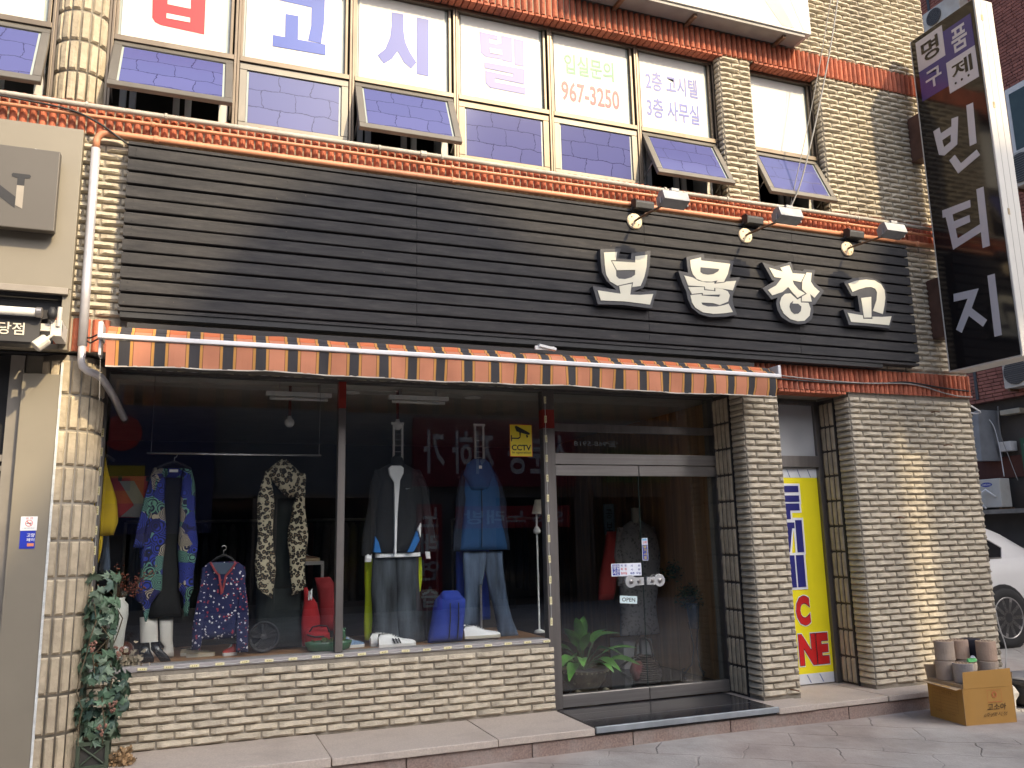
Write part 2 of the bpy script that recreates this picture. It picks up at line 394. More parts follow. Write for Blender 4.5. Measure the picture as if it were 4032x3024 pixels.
'hoodie2': [(1.604,-0.661,-0.582),(1.403,-0.648,-0.6)],
'denim': [(1.606,-0.637,-0.547),(1.327,-0.62,-0.535)],
'short': [(2.044,-0.596,-0.317),(1.866,-0.564,-0.327),(1.73,-0.521,-0.345)],
'shortg': [(-0.52,2.002),(-0.418,2.005),(-0.325,1.843),(-0.365,1.728),(-0.495,1.735),(-0.408,1.821)],
'blouse': [(1.385,0.151,0.334),(1.345,0.107,0.393),(1.282,0.1,0.405),(1.115,0.094,0.38),(0.833,0.099,0.35)],
'blouseL': [(1.349,0.1,0.152),(1.122,0.067,0.141),(0.764,0.044,0.112)],
'blouseR': [(1.341,0.34,0.399),(1.11,0.359,0.423),(0.727,0.347,0.449)],
'blouseV': [(0.154,1.383),(0.325,1.376),(0.268,1.294),(0.212,1.298)],
'balloon': [(0.809,-0.446,-0.33)],
'shoeA': [(0.746,0.045,0.139),(0.716,0.046,0.141)],
'shoeB': [(0.74,0.144,0.24),(0.714,0.145,0.241)],
'shoeC': [(0.799,0.278,0.355),(0.713,0.281,0.358)],
'scarfTop': [(2.166,0.659,0.683),(2.132,0.613,0.712),(2.079,0.559,0.77),(2.026,0.57,0.813),(1.962,0.608,0.82),(1.909,0.651,0.806),(1.872,0.688,0.765)],
'scarfL': [(2.073,0.521,0.571),(1.981,0.498,0.582),(1.876,0.487,0.59),(1.628,0.477,0.607),(1.404,0.48,0.618),(1.182,0.49,0.623),(1.141,0.53,0.622),(1.095,0.601,0.623)],
'scarfR': [(2.051,0.783,0.828),(1.929,0.781,0.84),(1.792,0.733,0.847),(1.562,0.72,0.858),(1.295,0.725,0.856),(1.193,0.753,0.857),(1.152,0.76,0.831),(1.118,0.762,0.773)],
'pantsB': [(1.884,0.601,0.8),(1.461,0.603,0.789),(1.191,0.5,0.848),(1.048,0.499,0.852),(0.713,0.525,0.86)],
'hub': [(0.928,0.553,0.554),(0.815,0.459,0.655),(0.707,0.56,0.561)],
'redA': [(1.165,0.852,0.885),(1.039,0.855,0.966),(0.936,0.849,0.984),(0.722,0.854,0.988)],
'redB': [(1.235,0.951,1.073),(1.176,0.962,1.117),(0.923,0.999,1.149),(0.819,0.996,1.15)],
'bag': [(0.889,0.886,1.067),(0.848,0.872,1.078),(0.777,0.874,1.085)],
'planter': [(0.78,0.853,1.199),(0.711,0.876,1.18)],
'shelf': [(1.363,0.853,1.027),(1.337,0.854,1.027),(0.891,1.002,1.023)],
'rod': [(2.196,-0.326,0.957)],
'lad1': [(2.506,1.564,1.671),(2.175,1.577,1.667)],
'lad2': [(2.514,2.301,2.404),(2.185,2.306,2.398)],
'jk': [(2.142,1.523,1.649),(2.109,1.462,1.71),(2.065,1.397,1.795),(1.882,1.385,1.813),(1.71,1.382,1.813),(1.414,1.409,1.776)],
'jkSl': [(2.091,1.403,1.501),(1.924,1.355,1.459),(1.67,1.321,1.407),(1.401,1.288,1.381)],
'jkSr': [(2.093,1.682,1.779),(1.924,1.767,1.846),(1.664,1.807,1.89),(1.418,1.822,1.918)],
'jkCuffL': [(1.41,1.324,1.377),(1.349,1.318,1.369)],
'jkCuffR': [(1.419,1.816,1.856),(1.361,1.829,1.862)],
'jkZip': [(1.499,2.097),(1.521,2.117),(1.597,2.118),(1.621,2.099),(1.619,2.056),(1.591,1.998),(1.57,1.707),(1.563,1.396),(1.548,1.396),(1.549,1.707),(1.545,1.981),(1.506,2.044)],
'jkHem': [(1.414,1.409,1.783),(1.381,1.413,1.783)],
'jkBlueL': [(1.393,1.548),(1.419,1.502),(1.441,1.419),(1.382,1.425)],
'jkBlueR': [(1.734,1.589),(1.758,1.511),(1.702,1.417),(1.658,1.418)],
'jkWhiteR': [(1.77,1.652),(1.765,1.536),(1.741,1.6)],
'jkTick': [(1.644,1.934),(1.649,1.925),(1.682,1.936),(1.655,1.93),(1.649,1.93)],
'jeans': [(1.398,1.389,1.771),(1.289,1.386,1.777),(0.978,1.389,1.794),(0.701,1.387,1.838)],
'lime': [(1.371,1.358,1.825),(1.181,1.347,1.838),(0.952,1.354,1.809),(0.726,1.354,1.802)],
'sneak': [(0.844,1.401,1.703),(0.731,1.402,1.703)],
'sneakBlue': [(0.81,1.171,1.318),(0.721,1.172,1.319)],
'parka': [(2.162,2.226,2.417),(2.06,2.178,2.451),(1.926,2.164,2.477),(1.826,2.168,2.49),(1.616,2.142,2.514),(1.419,2.117,2.551)],
'hood': [(2.188,2.24,2.348),(2.143,2.176,2.4),(2.054,2.14,2.422),(1.921,2.22,2.36)],
'parkaSl': [(2.093,2.154,2.213),(1.816,2.093,2.175),(1.533,2.072,2.137),(1.414,2.067,2.131)],
'parkaSr': [(2.095,2.415,2.464),(1.814,2.47,2.542),(1.524,2.507,2.565),(1.414,2.505,2.567)],
'jean2L': [(1.41,2.165,2.363),(1.269,2.163,2.353),(1.055,2.165,2.322),(0.802,2.153,2.29)],
'jean2R': [(1.405,2.356,2.517),(1.263,2.361,2.509),(1.046,2.392,2.545),(0.829,2.447,2.588),(0.694,2.474,2.644)],
'blueC': [(1.419,2.151,2.441),(0.831,2.127,2.442)],
'pack': [(1.073,1.917,2.083),(1.032,1.884,2.12),(0.889,1.855,2.11),(0.707,1.807,2.103)],
'packB': [(1.078,1.831,2.011),(1.027,1.805,1.988),(0.687,1.795,1.897)],
'snW': [(0.835,2.096,2.42),(0.733,2.094,2.417)],
'stand': [(1.152,2.304,2.318),(0.726,2.13,2.44)],
'lampS': [(1.851,2.899,2.935),(1.719,2.835,2.951)],
'lampK': [(1.61,2.827,2.887),(1.537,2.825,2.885)],
'mdress': [(1.666,4.347,4.491),(1.616,4.27,4.582),(1.516,4.216,4.634),(1.118,4.205,4.663),(0.826,4.201,4.592),(0.5,4.19,4.624)],
'mneck': [(1.792,4.38,4.47),(1.654,4.366,4.468)],
'coat': [(1.558,4.105,4.21),(1.373,4.054,4.209),(0.866,3.954,4.147)],
'jersey': [(2.041,5.013,5.116),(1.947,4.96,5.132),(1.8,4.914,5.154),(1.481,4.885,5.154),(1.232,4.885,5.149)],
'jerseyW': [(1.958,5.08,5.117),(1.664,5.073,5.16),(1.447,5.083,5.201)],
'bowl': [(0.422,3.005,3.413),(0.314,3.061,3.355),(0.217,3.046,3.373)],
'wbox': [(0.438,4.198,4.512),(0.125,4.182,4.493)],
'basket': [(0.545,4.166,4.257),(0.344,4.115,4.428),(0.147,4.129,4.428)],
'pot2': [(0.75,4.61,4.763),(0.497,4.628,4.722)],
'plant2': [(0.877,4.494,4.913),(0.634,4.479,4.895)],
'plant3': [(1.13,4.52,4.891),(0.926,4.507,4.876)],
'wood': [(2.109,5.127,5.537),(-0.026,5.189,5.522)],
'umb': [(1.372,3.059,3.082),(1.195,3.053,3.123)],
'stopS': [(1.588,3.059,3.17),(1.483,3.056,3.166)],
'board1': [(1.862,4.248,4.378),(1.523,4.244,4.332)],
'yel': [(1.21,4.818,5.051),(1.108,4.811,5.044)],
}
# ------------------------------------------------------------------ shared materials
M_mortar = mat('mortar', (0.28, 0.25, 0.20), 0.95, var=0.25, scale=5, bump=0.5, bscale=60, dirt=(0.12, 0.11, 0.1), damt=0.4)
M_brick = mat('tan_brick', (0.50, 0.438, 0.33), 0.85, var=0.16, scale=18, bump=0.55, bscale=75, isl=0.10, stretch=(1, 1, 1.6), dirt=(0.20, 0.175, 0.14), dscale=1.7, damt=0.6)
M_red = mat('red_brick', (0.46, 0.135, 0.07), 0.85, var=0.22, scale=14, bump=0.5, bscale=60, isl=0.16, dirt=(0.14, 0.06, 0.05), dscale=2.5, damt=0.45)
M_redmortar = mat('red_band_mortar', (0.36, 0.30, 0.22), 0.95, var=0.2, scale=8, bump=0.4, bscale=60)
M_tile = mat('pillar_tile', (0.46, 0.385, 0.27), 0.85, var=0.16, scale=14, bump=0.55, bscale=50, isl=0.08, dirt=(0.2, 0.17, 0.13), dscale=2.0, damt=0.4)
M_granite = mat('granite', (0.50, 0.43, 0.365), 0.6, var=0.13, scale=90, bump=0.12, bscale=120, dirt=(0.32, 0.27, 0.23), dscale=3, damt=0.5)
M_granite2 = mat('red_granite', (0.27, 0.195, 0.165), 0.6, var=0.28, scale=80, bump=0.15, bscale=90, dirt=(0.36, 0.33, 0.30), dscale=2.4, damt=0.7)
M_bronze = mat('bronze_aluminium', (0.145, 0.115, 0.085), 0.42, 0.55, var=0.12, scale=5, dirt=(0.24, 0.2, 0.15), dscale=3, damt=0.4)
M_bronze2 = mat('sash_aluminium', (0.17, 0.155, 0.13), 0.45, 0.5, var=0.1, scale=5, dirt=(0.25, 0.22, 0.18), dscale=3, damt=0.4)
M_steel = mat('brushed_steel', (0.38, 0.36, 0.345), 0.36, 0.85, var=0.10, scale=4, stretch=(0.4, 1, 14), dirt=(0.22, 0.2, 0.18), dscale=2, damt=0.35)
M_black = mat('matt_black', (0.018, 0.018, 0.02), 0.6, var=0.2)
M_dark = mat('dark_room', (0.035, 0.032, 0.03), 0.9, var=0.2, scale=2)
M_film = mat('white_film', (0.67, 0.65, 0.585), 0.5, var=0.02, scale=2)
M_film_edge = mat('clear_glass_edge', (0.36, 0.4, 0.36), 0.3, var=0.1)
M_room = mat('upper_room', (0.06, 0.055, 0.05), 0.9, var=0.1)
M_white = mat('white_plastic', (0.72, 0.71, 0.68), 0.45, var=0.05)
GLASS = glass_mat('shop_glass')

def film_blue():
    mt, nt, b = _new('cracked_blue_film')
    N, L = nt.nodes, nt.links
    tc = N.new('ShaderNodeTexCoord'); oi = N.new('ShaderNodeObjectInfo')
    nz = N.new('ShaderNodeTexNoise'); nz.inputs['Scale'].default_value = 4; nz.inputs['Detail'].default_value = 6; nz.inputs['Roughness'].default_value = .6
    L.new(tc.outputs['Object'], nz.inputs['Vector'])
    ad = N.new('ShaderNodeVectorMath'); ad.operation = 'MULTIPLY_ADD'
    L.new(nz.outputs['Color'], ad.inputs[0]); ad.inputs[1].default_value = (0.16, 0.0, 0.09); L.new(tc.outputs['Object'], ad.inputs[2])
    mp = N.new('ShaderNodeMapping'); mp.inputs['Rotation'].default_value = (math.pi / 2, 0, 0)
    L.new(ad.outputs[0], mp.inputs[0])
    br = N.new('ShaderNodeTexBrick')
    br.inputs['Color1'].default_value = (0.085, 0.092, 0.235, 1); br.inputs['Color2'].default_value = (0.10, 0.105, 0.26, 1); br.inputs['Mortar'].default_value = (0.03, 0.03, 0.09, 1)
    br.inputs['Scale'].default_value = 1.0; br.inputs['Mortar Size'].default_value = 0.0028; br.inputs['Mortar Smooth'].default_value = 0.0
    br.inputs['Brick Width'].default_value = 0.25; br.inputs['Row Height'].default_value = 0.15
    L.new(mp.outputs[0], br.inputs['Vector'])
    L.new(br.outputs['Color'], b.inputs['Base Color'])
    b.inputs['Roughness'].default_value = 0.12
    b.inputs['Specular IOR Level'].default_value = 0.45
    bp = N.new('ShaderNodeBump'); bp.inputs['Strength'].default_value = 0.3; bp.inputs['Distance'].default_value = 0.004; bp.invert = True
    L.new(br.outputs['Fac'], bp.inputs['Height']); L.new(bp.outputs[0], b.inputs['Normal'])
    return mt
M_bluefilm = film_blue()

# ------------------------------------------------------------------ ground
def concrete_ground():
    mt, nt, b = _new('pavement_concrete')
    N, L = nt.nodes, nt.links
    tc = N.new('ShaderNodeTexCoord')
    n1 = N.new('ShaderNodeTexNoise'); n1.inputs['Scale'].default_value = 1.6; n1.inputs['Detail'].default_value = 9; n1.inputs['Roughness'].default_value = 0.65
    n2 = N.new('ShaderNodeTexNoise'); n2.inputs['Scale'].default_value = 55; n2.inputs['Detail'].default_value = 4
    n3 = N.new('ShaderNodeTexNoise'); n3.inputs['Scale'].default_value = 0.7; n3.inputs['Detail'].default_value = 4
    for n in (n1, n2, n3): L.new(tc.outputs['Object'], n.inputs['Vector'])
    r1 = ramp(N, [(0.3, (0.26, 0.24, 0.215)), (0.5, (0.37, 0.345, 0.315)), (0.72, (0.48, 0.455, 0.42))])
    L.new(n1.outputs['Fac'], r1.inputs[0])
    r3 = ramp(N, [(0.42, (1, 1, 1)), (0.62, (1.0, 0.91, 0.87))]); L.new(n3.outputs['Fac'], r3.inputs[0])
    mx = N.new('ShaderNodeMix'); mx.data_type = 'RGBA'; mx.blend_type = 'MULTIPLY'; mx.inputs[0].default_value = 1
    L.new(r1.outputs[0], mx.inputs[6]); L.new(r3.outputs[0], mx.inputs[7])
    # worn paver joints and cracks
    wn_ = N.new('ShaderNodeVectorMath'); wn_.operation = 'MULTIPLY_ADD'
    n4 = N.new('ShaderNodeTexNoise'); n4.inputs['Scale'].default_value = 4; n4.inputs['Detail'].default_value = 5; L.new(tc.outputs['Object'], n4.inputs['Vector'])
    L.new(n4.outputs['Color'], wn_.inputs[0]); wn_.inputs[1].default_value = (0.14, 0.14, 0); L.new(tc.outputs['Object'], wn_.inputs[2])
    rot = N.new('ShaderNodeMapping'); rot.inputs['Rotation'].default_value = (0, 0, rad(38)); L.new(wn_.outputs[0], rot.inputs[0])
    br = N.new('ShaderNodeTexBrick'); br.inputs['Scale'].default_value = 1; br.inputs['Brick Width'].default_value = 0.62; br.inputs['Row Height'].default_value = 0.40; br.inputs['Mortar Size'].default_value = 0.009; br.inputs['Mortar Smooth'].default_value = 1.0
    L.new(rot.outputs[0], br.inputs['Vector'])
    n5 = N.new('ShaderNodeTexNoise'); n5.inputs['Scale'].default_value = 1.3; n5.inputs['Detail'].default_value = 3; L.new(tc.outputs['Object'], n5.inputs['Vector'])
    msk = N.new('ShaderNodeMapRange'); msk.inputs[1].default_value = 0.42; msk.inputs[2].default_value = 0.6; L.new(n5.outputs['Fac'], msk.inputs[0])
    mm = N.new('ShaderNodeMath'); mm.operation = 'MULTIPLY'; L.new(br.outputs['Fac'], mm.inputs[0]); L.new(msk.outputs[0], mm.inputs[1])
    m2 = N.new('ShaderNodeMath'); m2.operation = 'MULTIPLY'; m2.inputs[1].default_value = 0.42; L.new(mm.outputs[0], m2.inputs[0])
    mx2 = N.new('ShaderNodeMix'); mx2.data_type = 'RGBA'; L.new(m2.outputs[0], mx2.inputs[0]); L.new(mx.outputs[2], mx2.inputs[6]); mx2.inputs[7].default_value = (0.10, 0.085, 0.075, 1)
    L.new(mx2.outputs[2], b.inputs['Base Color'])
    b.inputs['Roughness'].default_value = 0.9
    sm = N.new('ShaderNodeMath'); sm.operation = 'MULTIPLY_ADD'; sm.inputs[1].default_value = 0.35; L.new(n2.outputs['Fac'], sm.inputs[0])
    su = N.new('ShaderNodeMath'); su.operation = 'SUBTRACT'; L.new(n1.outputs['Fac'], su.inputs[0]); L.new(mm.outputs[0], su.inputs[1]); L.new(su.outputs[0], sm.inputs[2])
    bp = N.new('ShaderNodeBump'); bp.inputs['Strength'].default_value = 0.6; bp.inputs['Distance'].default_value = 0.02
    L.new(sm.outputs[0], bp.inputs['Height']); L.new(bp.outputs[0], b.inputs['Normal'])
    return mt
def ground_h(x, y):
    t = min(1, max(0, (y + 0.3) / 1.2)) * min(1, max(0, (x - 6.6) / 0.7))
    t = t * t * (3 - 2 * t)
    h = 0.165 * t
    if -6 < y < 4 and -4 < x < 12:
        h += 0.012 * (noise.noise(Vector((x * 0.9, y * 0.9, 0))) ) * min(1, (y + 6) / 2)
    return h
gx = [-80, -40, -20, -10] + [-5 + 0.35 * i for i in range(60)] + [18, 30, 60, 90]
gy = [-80, -40, -20, -10] + [-5 + 0.3 * i for i in range(42)] + [12, 25, 50, 90]
g = MB()
g.add([(x, y, ground_h(x, y)) for y in gy for x in gx], [(j * len(gx) + i, j * len(gx) + i + 1, (j + 1) * len(gx) + i + 1, (j + 1) * len(gx) + i) for j in range(len(gy) - 1) for i in range(len(gx) - 1)])
g.build('ground', concrete_ground(), smooth=True, kind='structure')

# ------------------------------------------------------------------ stone steps along the shop front
steps = MB()
steps.box(-4, 7.16, -0.235, 0.62, -0.05, 0.098)
stepo = steps.build('plinth', M_granite2, kind='structure')
for (x0, x1, dz, yf) in ((-4.0, -1.62, 0, -.28), (-1.61, 0.905, 0.012, -.30), (0.915, 2.045, 0, -.28), (2.05, 2.79, 0.002, -.275), (4.40, 4.765, 0.0, -.28), (4.772, 5.52, -.006, -.27), (5.527, 6.36, -.004, -.275), (6.367, 7.2, -.004, -.275)):
    b_ = MB(); b_.box(x0, x1, yf, 0.62, 0.101, 0.15 + dz)
    b_.build('paving_slab', M_granite, stepo, bevel=0.006)
for i, (x0, x1) in enumerate(((-4, -.2), (-.19, 1.4), (1.41, 2.3), (2.31, 3.1), (3.11, 3.95), (3.96, 5.1), (5.11, 7.15))):
    b_ = MB(); b_.box(x0, x1, -0.256, -0.2352, -0.05, 0.094)
    b_.build('riser_slab', M_granite2, stepo)
M_thresh = mat('polished_black_stone', (0.028, 0.028, 0.032), 0.16, var=0.25, scale=20, dirt=(0.09, 0.085, 0.08), dscale=4, damt=0.35)
M_nosing = mat('galvanised_nosing', (0.40, 0.44, 0.47), 0.4, 0.6, var=0.15, scale=8)
th = MB(); th.box(2.80, 4.39, -0.262, 0.60, 0.101, 0.156)
tho = th.build('door_step', M_thresh, stepo, bevel=0.003)
for x in (3.3, 3.85):
    pass
ns_ = MB(); ns_.box(2.795, 4.395, -0.288, -0.263, 0.118, 0.160); ns_.build('step_nosing', M_nosing, stepo, bevel=0.003)
jl = MB()
for (a, bq) in (((2.82, -.02), (4.36, -.02)), ((2.82, .2), (3.5, .2)), ((3.05, .32), (3.75, .32))):
    jl.box(a[0], bq[0], a[1], a[1] + .004, 0.1562, 0.1568)
jl.build('joint_line', mat('step_joint', (0.16, 0.15, 0.14), 0.7), stepo)

# ------------------------------------------------------------------ the shop building
bld = thing('shop_building', 'tan brick building with red brick bands, shop below and offices above', 'building', (3.2, 0.0, 0.0))
core = MB()
core.box(5.66, 7.18, 0.0, 0.42, 0.10, 2.775)                 # wall right of the stair door
core.box(4.475, 4.845, 0.0, 0.62, 0.12, 2.775)               # pilaster between the doors
core.box(-3.6, 7.18, 0.0, 0.42, 2.776, 4.535)                # fascia behind the plank board
core.box(-3.6, 7.18, 0.421, 6.0, 2.92, 4.535)
core.box(4.488, 4.835, 0.0, 0.5, 4.536, 5.985)
core.box(5.662, 7.18, 0.0, 0.5, 4.536, 5.985)
core.box(-3.6, 7.18, 0.0, 6.0, 5.986, 9.5)
core.box(6.9, 7.18, 0.501, 6.0, 4.536, 5.985)
core.box(-0.62, 2.80, 0.42, 0.56, 0.12, 0.672)               # base wall under the display window
core.box(4.846, 5.659, 0.43, 0.62, 2.755, 2.775)
wall = core.build('wall', M_mortar, bld)

BRW, BRH, CH = 0.216, 0.044, 0.0534
brick_list = []       # (origin, w, h, facing, score)
def course(x0, x1, z, h, half, f, w=BRW, j=0.0115):
    """one course of bricks from x0 to x1"""
    x = x0 - (half * (w + j))
    out = []
    while x < x1 - 0.01:
        a, b = max(x, x0), min(x + w, x1)
        if b - a > 0.02:
            out.append((a, b))
        x += w + j
    for a, b in out: f(a, b, z, h)
def wall_face(x0, x1, z0, z1, y, half0=0.5, skip=None):
    n = int((z1 - z0 + 0.006) / CH)
    for i in range(n):
        z = z0 + i * CH + 0.005
        def put(a, b, z, h, i=i):
            if skip and skip((a + b) / 2, z): return
            brick_list.append(('Y', a, b, z, h, y))
        course(x0, x1, z, BRH, half0 if i % 2 else 0.0, put)
def wall_return(x, y0, y1, z0, z1):
    n = int((z1 - z0 + 0.006) / CH)
    for i in range(n):
        brick_list.append(('X', y0, y1, z0 + i * CH + 0.005, BRH, x))
wall_face(-0.60, 2.785, 0.165, 0.668, 0.42, 0.5)
wall_face(5.664, 7.178, 0.175, 2.77, 0.0, 0.45)
wall_face(4.478, 4.843, 0.175, 2.77, 0.0, 0.55)
wall_face(5.666, 7.178, 4.54, 5.98, 0.0, 0.5)
wall_face(4.492, 4.832, 4.54, 5.98, 0.0, 0.4)
wall_face(-0.885, 7.178, 3.02, 4.31, 0.0, 0.5, skip=lambda x, z: -0.35 < x < 6.25 and 3.07 < z < 4.18)
wall_face(3.9, 7.178, 6.212, 7.6, 0.0, 0.5, skip=lambda x, z: x < 5.2)
wall_return(4.475, 0.004, 0.185, 0.175, 2.77)
wall_return(5.66, 0.004, 0.185, 0.175, 2.77)
wall_return(4.488, 0.004, 0.085, 4.54, 5.98)
wall_return(5.662, 0.004, 0.085, 4.54, 5.98)

def brick_geo(w, h, seed):
    """split-faced brick: smooth sloping upper face, ragged chipped ridge low down"""
    r = random.Random(seed)
    nx = max(2, int(round(w / 0.036)))
    rowsz = [(0.0, 0.0), (0.09, 0.014), (0.33, 0.0265), (0.47, 0.020), (0.90, 0.012), (1.0, 0.0)]
    vs, fs = [], []
    for k, (t, d) in enumerate(rowsz):
        for i in range(nx + 1):
            e = 1.0 if 0 < i < nx else 0.35
            zz, dd = t * h, d * e
            xx = w * i / nx
            if k in (1, 2, 3):
                zz += r.uniform(-.075, .075) * h; dd += r.uniform(-.0028, .0028) * e
                if 0 < i < nx: xx += r.uniform(-.006, .006)
            if i in (0, nx) and 0 < k < 5: xx += (0.0025 if i == 0 else -0.0025)
            vs.append((xx, -dd, zz))
    for k in range(len(rowsz) - 1):
        for i in range(nx):
            a = k * (nx + 1) + i
            fs.append((a, a + 1, a + nx + 2, a + nx + 1))
    n = len(vs)
    for i in (0, nx):
        ids = [k * (nx + 1) + i for k in range(len(rowsz))]
        vs.append((w * i / nx, 0.0, h / 2))
        for a, b in zip(ids, ids[1:]):
            fs.append((a, b, len(vs) - 1) if i == nx else (b, a, len(vs) - 1))
    return vs, fs
full = [brick_geo(BRW, BRH, s) for s in range(8)]
full_me = []
for vs, fs in full:
    q = MB(); q.add(vs, fs); full_me.append(q.mesh('brick', M_brick))
def geo_size(bk):
    k, a, b, z, h, pl = bk
    p = ((a + b) / 2, pl, z) if k == 'Y' else (pl, (a + b) / 2, z)
    return (b - a) * (1 if k == 'Y' else 0.8) / dist2(p)
order = sorted(range(len(brick_list)), key=lambda i: -geo_size(brick_list[i]))
single = set(order[:298])
restb = MB()
for i, bk in enumerate(brick_list):
    k, a, b, z, h, pl = bk
    w = b - a
    isfull = abs(w - BRW) < 0.002
    vs, fs = full[i % 8] if isfull else brick_geo(w, h, 100 + i % 37)
    dy = random.uniform(-.0025, .0025)
    if i in single:
        if isfull: me = full_me[i % 8]
        else:
            q = MB(); q.add(vs, fs); me = q.mesh('brick', M_brick)
        if k == 'Y': inst('brick', me, (a, pl + dy - .0012, z), wall)
        else: inst('brick', me, (pl - .0012, b, z), wall, rot=(0, 0, -math.pi / 2))
    elif k == 'Y':
        restb.add([(a + x, pl + dy - .0012 + y, z + zz) for x, y, zz in vs], fs)
    else:
        restb.add([(pl - .0012 + y, b - x, z + zz) for x, y, zz in vs], fs)
restb.build('brickwork', M_brick, wall, kind='stuff')

# red soldier-course bands
def soldier_geo(w, h, seed):
    r = random.Random(seed)
    prof = [(0.0, 0.0), (0.06, 0.013), (0.3, 0.026), (0.55, 0.030), (0.8, 0.024), (0.95, 0.012), (1.0, 0.0)]
    nz = 3
    vs, fs = [], []
    for k in range(nz + 1):
        for (t, d) in prof:
            jit = r.uniform(-.002, .002) if 0 < k < nz else 0
            vs.append((t * w, -d + jit, h * k / nz))
    m_ = len(prof)
    for k in range(nz):
        for i in range(m_ - 1):
            a = k * m_ + i
            fs.append((a, a + 1, a + m_ + 1, a + m_))
    fs.append(tuple(range(m_ - 1, -1, -1)))
    fs.append(tuple(range(nz * m_, nz * m_ + m_)))
    return vs, fs
band = MB()
band.box(-3.6, 7.184, -0.010, 0.0, 4.312, 4.536)
band.box(-3.6, 7.184, -0.010, 0.0, 5.984, 6.208)
band.box(4.60, 7.184, -0.010, 0.0, 2.776, 3.004)
band.box(-0.92, -0.50, -0.010, 0.0, 2.776, 3.004)
bando = band.build('red_brick_band', M_redmortar, bld)
SW, SM = 0.0475, 0.0585
sg = [soldier_geo(SW, 0.218, s) for s in range(5)]
sme = []
for vs, fs in sg:
    q = MB(); q.add(vs, fs); sme.append(q.mesh('red_brick', M_red))
sold = []
for (x0, x1, z) in ((-1.55, 7.18, 4.315), (1.3, 7.18, 5.986), (4.62, 7.18, 2.778), (-0.9, -0.55, 2.778)):
    x = x0
    while x + SW < x1 + .005:
        sold.append((x, z)); x += SM
vis = sorted(range(len(sold)), key=lambda i: dist2((sold[i][0], 0, sold[i][1])))
keep = set(vis[:298])
rest = MB()
for i, (x, z) in enumerate(sold):
    p = (x, -0.0085 + random.uniform(-.003, .003), z)
    if i in keep: inst('red_brick', sme[i % 5], p, bando)
    else: rest.add([(p[0] + a, p[1] + b, p[2] + c) for a, b, c in sg[i % 5][0]], sg[i % 5][1])
rest.build('red_brickwork', M_red, bando, kind='stuff')
# soffit bricks under the top band (seen from below at the window heads)
sof = MB()
x = -0.68
while x < 5.6:
    if not 4.47 < x < 4.84:
        sof.box(x, x + SW, -0.026, 0.085, 5.9615, 5.9835)
    x += SM
sof.build('window_head_bricks', M_red, bando, kind='stuff')
sof2 = MB()
x = 4.86
while x < 5.62:
    sof2.box(x, x + SW, -0.026, 0.16, 2.752, 2.774); x += SM
sof2.build('door_head_bricks', M_red, bando, kind='stuff')

# ------------------------------------------------------------------ round tiled pillar and tiled jambs
def tile_geo(w, h, seed):
    r = random.Random(seed)
    nx, nz = 4, 5
    vs, fs = [], []
    for k in range(nz + 1):
        for i in range(nx + 1):
            ed = 0.0 if i in (0, nx) or k in (0, nz) else 1.0
            d = 0.014 * ed + (r.uniform(-.002, .002) if ed else 0)
            xx = -w / 2 + w * (0, .12, .5, .88, 1)[i]
            zz = h * (0, .06, .33, .66, .95, 1)[k]
            vs.append((xx, -d, zz))
    for k in range(nz):
        for i in range(nx):
            a = k * (nx + 1) + i
            fs.append((a, a + 1, a + nx + 2, a + nx + 1))
    return vs, fs
tme, jme = [], []
for s in range(5):
    q = MB(); q.add(*tile_geo(0.052, 0.218, s)); tme.append(q.mesh('facing_tile', M_tile))
    q = MB(); q.add(*tile_geo(0.041, 0.216, s)); jme.append(q.mesh('facing_tile', M_tile))
for (cx, cy, R, z0, z1, a0, a1) in ((-0.87, 0.165, 0.168, 4.545, 5.98, -78, 76), (-0.80, 0.205, 0.199, 0.165, 2.75, -38, 98)):
    da = 0.0635 / R
    pil = MB(); pil.lathe([(R - .003, z0 - .009), (R - .003, z1 + .004)], (cx, cy, 0), 28)
    pilo = pil.build('round_pillar', M_mortar, bld, smooth=True)
    z = z0
    k = 0
    while z < z1 - .1:
        a = rad(a0)
        while a < rad(a1):
            inst('facing_tile', tme[k % 5], (cx + R * math.sin(a), cy - R * math.cos(a), z), pilo, rot=(0, 0, a)); k += 1
            a += da
        z += 0.2335
for X_ in (4.4665, 5.6505):
    jam = MB(); jam.box(X_ + .0015, X_ + .008, 0.20, 0.445, 0.152, 2.75)
    jamo = jam.build('tiled_jamb', mat('jamb_joint_dark', (.07, .06, .05), .95, var=.3, scale=9), bld)
    z = 0.165; k = 0
    while z < 2.7:
        for c in range(4):
            inst('facing_tile', jme[(k + c) % 5], (X_, 0.236 + c * 0.0615, z), jamo, rot=(0, 0, -math.pi / 2)); k += 1
        z += 0.2335
ex = MB()
ex.box(4.462, 4.4746, 0.188, 0.1985, 0.152, 2.75); ex.box(5.646, 5.6596, 0.188, 0.1985, 0.145, 2.75)
ex.build('expansion_strip', M_black, bld)

